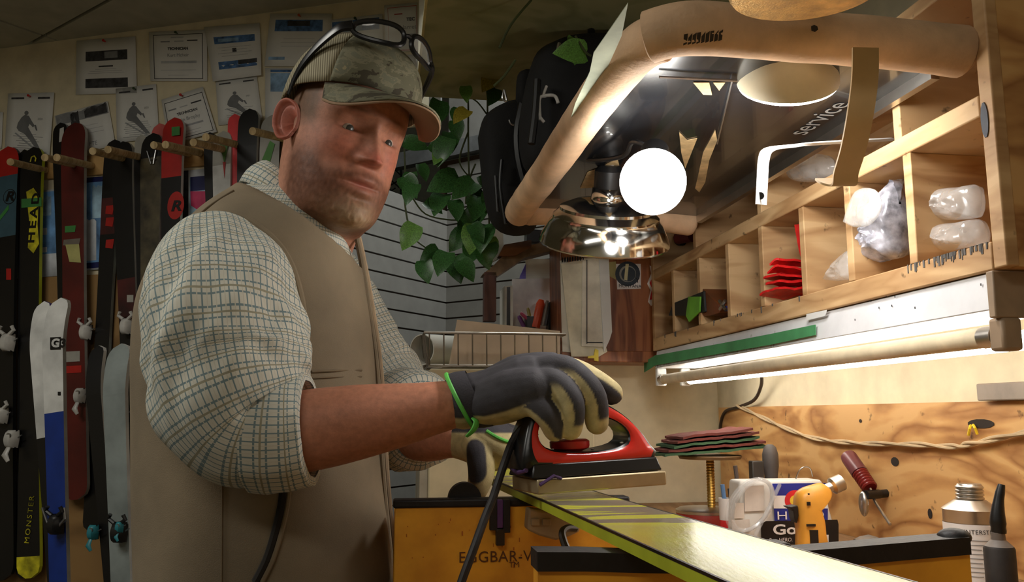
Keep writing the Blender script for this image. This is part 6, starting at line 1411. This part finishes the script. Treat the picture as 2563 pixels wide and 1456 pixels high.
# --- hanging black bags
def pillow(px, v, th, mat, name, par, lean=0.0, n=8, amp=.004):
    pts = [PV(x, y, v) for x, y in px]; q = smoothpath(pts + [pts[0]], 4)[:-1]; c = sum(q, Vector()) / len(q); rs = []
    for f in np.linspace(.04, 1, n): rs.append([c + (p - c) * f - DV * (th / 2 * (max(0, 1 - f ** 4)) ** .5 + amp * noise.noise((c + (p - c) * f) * 18)) for p in q])
    back = [[p + DV * (th * (max(0, 1 - f ** 4)) ** .5 + 2 * amp * noise.noise(p * 18)) for p in r_] for f, r_ in zip(np.linspace(.04, 1, n), rs)][:-1][::-1]; b = MB(); b.rings(rs + back); return b.build(name, mat, par, ang=70)
bagt = thing('backpack', 'black backpack with straps and buckles hanging below the plywood shelf', 'backpack', PV(1400, 560, 1.95))
pillow([(1318, 200), (1345, 130), (1400, 100), (1480, 92), (1560, 90), (1640, 100), (1660, 250), (1640, 400), (1560, 440), (1420, 446), (1330, 440), (1302, 390), (1300, 300)], 1.70, .19, m_blackmat, 'main_body', bagt)
pillow([(1196, 345), (1212, 292), (1252, 262), (1300, 250), (1345, 290), (1360, 420), (1345, 560), (1300, 590), (1240, 572), (1212, 500)], 1.86, .12, m_blackmat, 'side_pocket', bagt)
pillow([(1290, 250), (1295, 190), (1318, 175), (1350, 190), (1350, 260), (1320, 290)], 1.79, .06, m_blackmat, 'top_pocket', bagt)
for pts, r_, mt, nm in (([(1325, 205), (1310, 260), (1296, 330), (1300, 400), (1320, 480)], .012, m_black, 'strap'), ([(1345, 200), (1340, 280), (1330, 360)], .008, m_black, 'strap'), ([(1275, 300), (1282, 312), (1306, 312), (1300, 296)], .003, m_steel, 'buckle'), ([(1262, 225), (1268, 252), (1258, 246), (1262, 225)], .0025, m_steel, 'buckle'), ([(1352, 300), (1350, 250), (1362, 240), (1388, 240), (1397, 258)], .0035, m_bw, 'drawstring'), ([(1350, 250), (1348, 285), (1362, 306)], .0035, m_bw, 'drawstring'), ([(1368, 215), (1360, 240), (1372, 238)], .003, m_bw, 'drawstring'), ([(1400, 108), (1394, 134)], .004, m_steel, 'zip_pull'), ([(1256, 400), (1252, 470), (1266, 560)], .004, m_black, 'piping'), ([(1240, 440), (1246, 530)], .004, m_black, 'piping')):
    b = MB(); b.tube(smoothpath([PV(x, y, 1.785 if pts[0][0] < 1330 else 1.595) for x, y in pts], 5), r_, 8); b.build(nm, mt, bagt)
b = MB(); hq = PV(1480, 100, 1.70); b.tube([hq, Vector((hq.x, hq.y, SHZ - .001))], .008, 8); b.build('haul_loop', m_black, bagt)
# --- pothos: trailing stems with heart-shaped leaves
m_leaf = M('pothos_leaf', (52, 92, 46), .35, var=.35, scale=30, spec=.5); m_leafl = M('pothos_leaf_light', (96, 140, 62), .35, var=.25, scale=30); m_leafy = M('pothos_leaf_yellow', (150, 136, 44), .45, var=.2, scale=20); m_stem = M('plant_stem', (66, 74, 38), .6)
plant = thing('pothos_plant', 'trailing green and yellow leafed plant hanging from the plywood shelf', 'plant', W(.3, 2.1, SHZ))
b = MB(); b.lathe([(.06, 0), (.085, .13), (.08, .13), (.055, .01)], W(.28, 2.02, SHZ + .0125), seg=24); b.build('pot', M('terracotta', (150, 84, 56), .7), plant)
for st in ([(1168, 200), (1172, 260), (1172, 330), (1174, 430), (1180, 520), (1190, 600), (1210, 650)], [(1010, 340), (1014, 420), (1012, 490), (1022, 560), (1040, 600), (1100, 640)], [(1030, 490), (1065, 535), (1130, 550), (1190, 545)], [(1170, 240), (1195, 255), (1218, 285)], [(1172, 330), (1150, 400), (1172, 440)], [(1190, 410), (1178, 440), (1168, 480), (1166, 510)], [(1130, 380), (1100, 385), (1078, 378)], [(1220, 250), (1222, 420), (1226, 640)], [(1290, 150), (1262, 190), (1236, 215)], [(1330, 0), (1280, 60), (1250, 120)], [(1440, 90), (1466, 130), (1480, 140)]):
    vd = 2.17 if st[0][0] < 1280 else 1.55
    b = MB(); b.tube(smoothpath([PV(x, y, vd) for x, y in st], 5), .0025, 6); b.build('stem', m_stem, plant)
def leafmesh(name, mat):
    b = MB(); n = 9; L_, M_, R_ = [], [], []
    for k in range(n):
        t_ = k / (n - 1); w_ = .40 * math.sin(math.pi * t_ ** .72) ** .85 * (1 - .25 * t_); notch = -.10 * math.sin(math.pi * min(1, t_ * 3)) if t_ < .33 else 0
        z = .10 * math.sin(t_ * 2.6) - .03
        L_.append((-w_, t_ + notch * 1.2 - .0, z + w_ * .30)); M_.append((0, t_, z)); R_.append((w_, t_ + notch * 1.2, z + w_ * .30))
    fs = []
    for k in range(n - 1): fs += [(k, k + 1, n + k + 1, n + k), (n + k, n + k + 1, 2 * n + k + 1, 2 * n + k)]
    b.add(L_ + M_ + R_, fs); me = bpy.data.meshes.new(name); me.from_pydata(b.v, [], b.f); me.materials.append(mat); me.shade_smooth(); return me
LM = {'g': leafmesh('leaf', m_leaf), 'l': leafmesh('leaf', m_leafl), 'y': leafmesh('leaf', m_leafy)}
def leaf(px, py, size, ang, kind='g', v=2.10, tilt=None):
    """px,py: stalk end; ang: direction the tip points, degrees clockwise from straight down in the picture plane"""
    p = PV(px, py, v); s_ = size * sc(p); o = bpy.data.objects.new('leaf', LM[kind]); col.objects.link(o); o.parent = plant
    yd = (-ZZ * math.cos(R(ang)) - NU * math.sin(R(ang)) + DV * random.uniform(-.35, .15)).normalized(); n = (-DV + NU * random.uniform(-.5, .5) + ZZ * random.uniform(0, .5)); n = (n - yd * n.dot(yd)).normalized(); xd = yd.cross(n)
    m = Matrix((xd * s_, yd * s_, n * s_)).transposed().to_4x4(); m.translation = p - plant.location; o.matrix_basis = m
for a in ((1100, 250, 75, 10), (1010, 355, 66, -75), (1075, 360, 60, -60), (1125, 345, 82, 20), (1122, 330, 62, -8), (1140, 300, 56, -10), (1150, 270, 52, 15), (1010, 440, 70, -30), (1030, 430, 56, 5), (1040, 460, 66, 20), (1062, 505, 56, -55), (1150, 445, 95, 62), (1110, 485, 74, 20), (1135, 500, 60, -10), (1190, 455, 84, 48), (1200, 440, 60, -30), (1195, 490, 80, 10), (1205, 520, 84, 30), (1175, 540, 78, 15), (1215, 560, 88, 10), (1165, 575, 70, 35), (1190, 600, 74, 20), (1100, 625, 70, 50), (1120, 630, 76, 20), (1140, 640, 80, -10), (1060, 650, 66, -12), (1150, 650, 70, -30), (1205, 620, 60, -20), (1175, 470, 60, -35), (1225, 480, 60, 10), (1050, 410, 50, -20), (1180, 560, 60, -30), (1225, 600, 64, 5), (1160, 525, 52, -25), (1240, 220, 60, 20), (1260, 150, 56, 35), (1270, 60, 60, 10), (1300, 20, 56, -20), (1240, 100, 52, 20)):
    leaf(*a, 'g', 2.10 + random.uniform(-.06, .04))
for a in ((1040, 560, 76, 25), (1188, 560, 80, 8), (1222, 590, 70, 0), (1165, 215, 46, -5), (1115, 370, 60, 30)): leaf(*a, 'l', 2.06)
for a in ((1172, 275, 60, 40), (1192, 130, 70, 0), (1236, 182, 68, 28), (1290, 90, 110, -15), (1480, 5, 60, 0)): leaf(*a, 'y', 2.02)
leaf(1466, 132, 92, 80, 'l', 1.56); leaf(1440, 95, 80, 5, 'l', 1.57)
# --- black wire grid panel on the partition
gd = thing('wire_grid', 'black wire display grid standing beyond the partition', 'display grid', P(970, 480, 3.9))
for a, c in (((1004, 420), (1004, 486)), ((940, 455), (1004, 490)), ((945, 420), (1000, 470)), ((960, 395), (1004, 440)), ((930, 400), (1004, 424)), ((950, 480), (1000, 450)), ((960, 490), (990, 470)), ((940, 440), (970, 486))):
    b = MB(); b.tube([P(*a, 4.2), P(*c, 4.2)], .006 if a[0] == c[0] else .0035, 6); b.build('wire', m_black, gd)

# ================================================================== DESK CORNER BEYOND THE BENCH
CV = 2.02
cab = thing('file_cabinet', 'beige metal cabinet under the wire basket', 'cabinet', PV(1250, 1200, CV))
a0, a1 = PV(1076, 922, CV), PV(1486, 922, CV); uc0, uc1 = uvz(a0)[0], uvz(a1)[0]; zc = a0.z
b = MB(); b.wbox(uc0, uc1, CV, CV + .26, 0, zc); bevel(b.build('body', m_beige, cab), .004)
b = MB(); b.wbox(uc0 - .02, uc0, CV + .01, CV + .25, 0, zc - .02); b.build('side_flange', M('grey_beige', (150, 142, 124), .5), cab)
b = MB()
for x, y in ((1125, 1120), (1165, 1150), (1150, 990), (1290, 960), (1108, 1098)): p = PV(x, y, CV - .001); b.box(p, .003, .001, .006, NU, DV)
o = b.build('scuff', M('scuff_dark', (84, 70, 52), .8), cab); o['kind'] = 'stuff'
# wire basket
bk = thing('wire_basket', 'chromed wire basket of papers on the beige cabinet', 'basket', PV(1230, 918, CV)); m_wire = M('chrome_wire', (150, 142, 130), .35, .9)
BF, BB = CV + .005, CV + .24
def wire(pts, r=.0022): b = MB(); b.tube(pts, r, 6); b.build('wire', m_wire, bk)
zb, ztp = PV(1240, 916, BF).z + .002, PV(1240, 834, BF).z; ub0, ub1 = uvz(PV(1062, 834, BF))[0], uvz(PV(1415, 834, BF))[0]; ubb0 = ub0 + .012
wire([W(ub0, BB, ztp), W(ub0, BF, ztp), W(ub1, BF, ztp), W(ub1, BB, ztp)], .0032); wire([W(ubb0, BB, zb), W(ubb0, BF + .01, zb), W(ub1 - .012, BF + .01, zb), W(ub1 - .012, BB, zb)], .0026)
for k in range(10): u = ub0 + (ub1 - ub0) * (k + .35) / 10; wire([W(u, BF, ztp), W(u + .002, BF + .008, zb)], .0018)
for k in range(7): v = BF + (BB - BF) * k / 6; wire([W(ub0, v, ztp), W(ubb0, v, zb)], .0018)
for k in range(5): v = BF + .02 + (BB - BF) * k / 5; wire([W(ubb0, v, zb), W(ub1 - .012, v, zb)], .0018)
# rolled paper
ra_, rb2 = PV(1056, 845, CV + .10), PV(1150, 850, CV + .22); b = MB(); r_ = 39 * sc(ra_); d_ = (rb2 - ra_).normalized(); ra_.z = rb2.z = zb + .004 + r_
b.lathe([(r_ * .93, .03), (r_ * .94, 0), (r_, 0), (r_, (rb2 - ra_).length)], ra_, d_, 32, cap=False); o = b.build('paper_roll', m_cardw); tag(o, 'roll of white paper lying in the wire basket', 'paper roll')
m_man = M('manila', (206, 188, 164), .8, var=.04)
for k, (px, lb) in enumerate((([(1124, 912), (1144, 800), (1402, 828), (1402, 912)], 'large manila folder fanned across the wire basket'), ([(1128, 905), (1150, 812), (1396, 842), (1396, 905)], 'pale card sheet behind the large manila folder'))):
    b = MB(); b.prism([PV(x, y, CV + .055 + .03 * k) for x, y in px], DV * .003); o = b.build('folder', m_man if k == 0 else m_cardw, smooth=False); tag(o, lb, 'folder')
# desk shelf with binder, paper sleeve, pens
DV_ = 2.30; zsh = PV(1340, 828, DV_).z
dsh = thing('desk_shelf', 'small dark wooden desk shelf with a post and slanted top', 'shelf', PV(1300, 828, DV_))
b = MB(); q0, q1 = PV(1262, 828, DV_), PV(1420, 828, DV_); b.wbox(uvz(q0)[0], uvz(q1)[0], DV_ - .02, DV_ + .16, zsh - .012, zsh); b.build('shelf_board', m_pale, dsh)
b = MB(); p0, p1 = PV(1210, 804, DV_), PV(1240, 684, DV_); b.wbox(uvz(p0)[0], uvz(p1)[0], DV_ - .02, DV_ + .02, p0.z, p1.z); b.build('post', wood('purple_stained_wood', (58, 36, 34), (86, 54, 48), (98, 64, 56), (8, 8, 1), 2, .6, False), dsh)
b = MB(); q = [PV(x, y, DV_ - .02) for x, y in ((1208, 686), (1235, 664), (1278, 620), (1380, 604), (1400, 622), (1312, 645), (1246, 690))]; b.prism(q, DV * .06); b.build('slanted_top', wood('shelf_top_brown', (92, 72, 52), (120, 96, 70), (132, 106, 78), (3, 3, 3), 2, .6, False), dsh)
b = MB(); q0, q1 = PV(1384, 900, DV_ - .03), PV(1408, 600, DV_ - .03); b.wbox(uvz(q0)[0], uvz(q1)[0], DV_ - .03, DV_ + .01, q0.z, q1.z); b.build('post', m_brown, dsh)
def upright(px, v, th, mat, name, label, cat, group=None):
    b = MB(); b.prism([PV(x, y, v) for x, y in px], DV * th); return tag(b.build(name, mat, smooth=False), label, cat, group)
bi = upright([(1263, 826), (1263, 716), (1284, 714), (1284, 826)], DV_ + .02, .10, m_white, 'ring_binder', 'white ring binder with a black spine stripe on the desk shelf', 'binder')
b = MB(); b.prism([PV(x, y, DV_ + .0195) for x, y in ((1268, 822), (1269, 718), (1277, 718), (1277, 822))], DV * .0005); b.build('spine_label', m_black, bi, smooth=False)
upright([(1280, 824), (1282, 698), (1392, 696), (1394, 824)], DV_ + .06, .004, M('cool_white_paper', (236, 236, 242), .8), 'paper_sleeve', 'cool white paper sleeve standing behind the pens', 'paper')
upright([(1312, 720), (1316, 648), (1380, 648), (1382, 720)], DV_ + .09, .006, m_cardw, 'envelope', 'pale envelope rising behind the white paper sleeve', 'envelope')
upright([(1300, 720), (1302, 690), (1316, 660), (1316, 720)], DV_ + .085, .01, M('violet_plastic', (92, 78, 168), .4), 'violet_folder', 'violet plastic folder corner beside the envelope', 'folder')
pcup = thing('pencil_holder', 'black square pencil holder on the desk shelf', 'holder', PV(1350, 824, DV_)); b = MB()
for (x0, x1, y0) in ((1316, 1338, 792), (1370, 1398, 784)):
    a, c = PV(x0, 824, DV_ + .01), PV(x1, y0, DV_ + .01); b = MB(); b.wbox(uvz(a)[0], uvz(c)[0], DV_ - .005, DV_ + .035, zsh + .0005, c.z); bevel(b.build('compartment', m_black, pcup), .002)
for x0, y0, x1, y1, r_, c, lb in ((1312, 818, 1298, 790, .006, (110, 56, 120), 'purple pen leaning in the pencil holder'), (1322, 800, 1303, 782, .005, (176, 60, 90), 'pink pen leaning in the pencil holder'), (1330, 810, 1321, 770, .005, (150, 136, 70), 'yellow spotted pencil in the pencil holder'), (1340, 820, 1355, 750, .0125, (222, 82, 44), 'thick orange marker in the pencil holder'), (1358, 815, 1370, 752, .006, (140, 130, 120), 'grey pen beside the orange marker'), (1365, 815, 1378, 756, .006, (40, 34, 36), 'black pen beside the grey pen')):
    b = MB(); p, q = PV(x0, y0, DV_), PV(x1, y1, DV_); b.tube([p, p.lerp(q, .85), q], [r_, r_, r_ * .6], 10); tag(b.build('pen', M('pen_c%d%d' % c[:2], c, .4)), lb, 'pen', 'pens in the pencil holder')
# odds and ends on the slanted top
for px, v, th, mt, nm, lb, ct in (([(1232, 655), (1228, 575), (1258, 565), (1262, 640)], DV_ + .02, .02, m_cardw, 'card_stack', 'white card leaning at the end of the desk shelf', 'card'), ([(1318, 606), (1320, 572), (1360, 576), (1356, 604)], DV_ - .02, .05, m_black, 'camera_case', 'small black case on the desk shelf below the foam pad', 'case'), ([(1248, 640), (1262, 612), (1330, 600), (1330, 618), (1290, 640)], DV_ - .03, .04, m_darkwood, 'wood_offcut', 'splintered wood offcut on the desk shelf', 'offcut'), ([(1292, 590), (1293, 575), (1310, 572), (1312, 588)], DV_ + .03, .005, M('mint_note', (150, 190, 150), .7), 'sticky_note', 'mint sticky note behind the black case', 'note')):
    upright(px, v, th, mt, nm, lb, ct)
# brown wood cabinet side with stickers, hanging papers
KV = 2.16
kb = thing('wood_cabinet', 'varnished brown wooden cabinet side with stickers', 'cabinet', PV(1580, 910, KV))
q0, q1 = PV(1404, 905, KV), PV(1640, 560, KV); b = MB(); b.wbox(uvz(q0)[0], uvz(q1)[0], KV, END_V - .002, q0.z, q1.z); bevel(b.build('side_panel', m_brown, kb), .003)
b = MB(); b.wbox(uvz(q0)[0], uvz(q1)[0] + .004, KV - .008, KV, q0.z, q0.z + .03); bevel(b.build('bottom_trim', m_brown, kb), .002)
def kst(px, mat, d=.001, name='sticker'): b = MB(); b.prism([PV(x, y, KV - d) for x, y in px], DV * .0005); return b.build(name, mat, kb, smooth=False)
kst([(1545, 724), (1543, 690), (1540, 660), (1604, 660), (1604, 722)], m_swhite)
def kdisc(cx_, cy_, r, mat, d): n = 28; return kst([(cx_ + r * math.cos(2 * math.pi * k / n), cy_ + r * math.sin(2 * math.pi * k / n)) for k in range(n)], mat, d)
kdisc(1571, 685, 31, M('slate_blue', (46, 56, 66), .5), .0018); kdisc(1571, 685, 21, M('ring_grey', (150, 150, 140), .5), .0022); kdisc(1573, 686, 18, M('slate_blue', (46, 56, 66), .5), .0026)
kst([(1562, 700), (1566, 660), (1574, 660), (1570, 702)], M('cream_stroke', (214, 206, 160), .5), .003); kst([(1524, 690), (1516, 676), (1520, 656), (1542, 654), (1542, 700)], M('straw_note', (170, 160, 104), .6), .0014)
text('MONTANA', .0125, PV(1577, 716, KV - .0032), NU, ZZ, m_print, kb, .0002); text('Y', .02, PV(1596, 702, KV - .0032), NU, ZZ, m_print, kb, .0002)
kst([(1622, 755), (1628, 726), (1620, 710), (1630, 684), (1626, 664), (1634, 668), (1638, 700), (1638, 752), (1630, 766)], m_swhite, .0012); kst([(1626, 750), (1632, 722), (1626, 708), (1635, 690), (1637, 748)], m_sred, .0018)
# papers hung on a clip
for k, (px, mt, lb) in enumerate((([(1408, 880), (1402, 652), (1420, 646), (1436, 882)], m_cardw, 'spiral bound pad hanging edge on beside the brown cabinet'), ([(1430, 892), (1404, 660), (1462, 648), (1520, 880), (1500, 892)], M('cream_pages', (206, 200, 178), .8), 'thick sheaf of cream pages hanging under the dish reflector'), ([(1456, 866), (1458, 646), (1524, 646), (1526, 700), (1512, 868)], M('ruled_sheet', (212, 206, 190), .8), 'ruled cream sheet hanging in front of the sheaf'), ([(1512, 880), (1506, 780), (1500, 650), (1524, 652), (1532, 830), (1526, 850)], m_paper, 'narrow white slip hanging beside the ruled sheet'))):
    b = MB(); b.prism([PV(x, y, KV - .012 - .006 * k) for x, y in px], DV * .004); o = tag(b.build('hanging_sheet', mt, smooth=False), lb, 'paper', 'papers hanging beside the cabinet')
    if k == 2:
        for p4 in ([(1468, 860), (1468, 650), (1470, 650), (1470, 860)], [(1468, 858), (1468, 856), (1508, 856), (1508, 858)]): b = MB(); b.prism([PV(x, y, KV - .0252) for x, y in p4], DV * .0004); b.build('border', m_print, o, smooth=False)
    if k == 1:
        b = MB()
        for i in range(9): p = PV(1408 + i * 6.4, 650 - i * .6, KV - .022); b.lathe([(.006, -.0012), (.0075, 0), (.006, .0012)], p, NU, 10, cap=False)
        o2_ = b.build('spiral', m_black, o); o2_['kind'] = 'stuff'
yc = thing('spring_clip', 'yellow plastic clip under the hanging papers', 'clip', PV(1490, 890, KV - .03)); b = MB(); b.prism([PV(x, y, KV - .034) for x, y in ((1472, 896), (1472, 891), (1487, 889), (1490, 872), (1498, 876), (1498, 904), (1488, 902), (1487, 896))], DV * .006); b.build('jaw', M('yellow_plastic', (220, 196, 60), .5), yc)
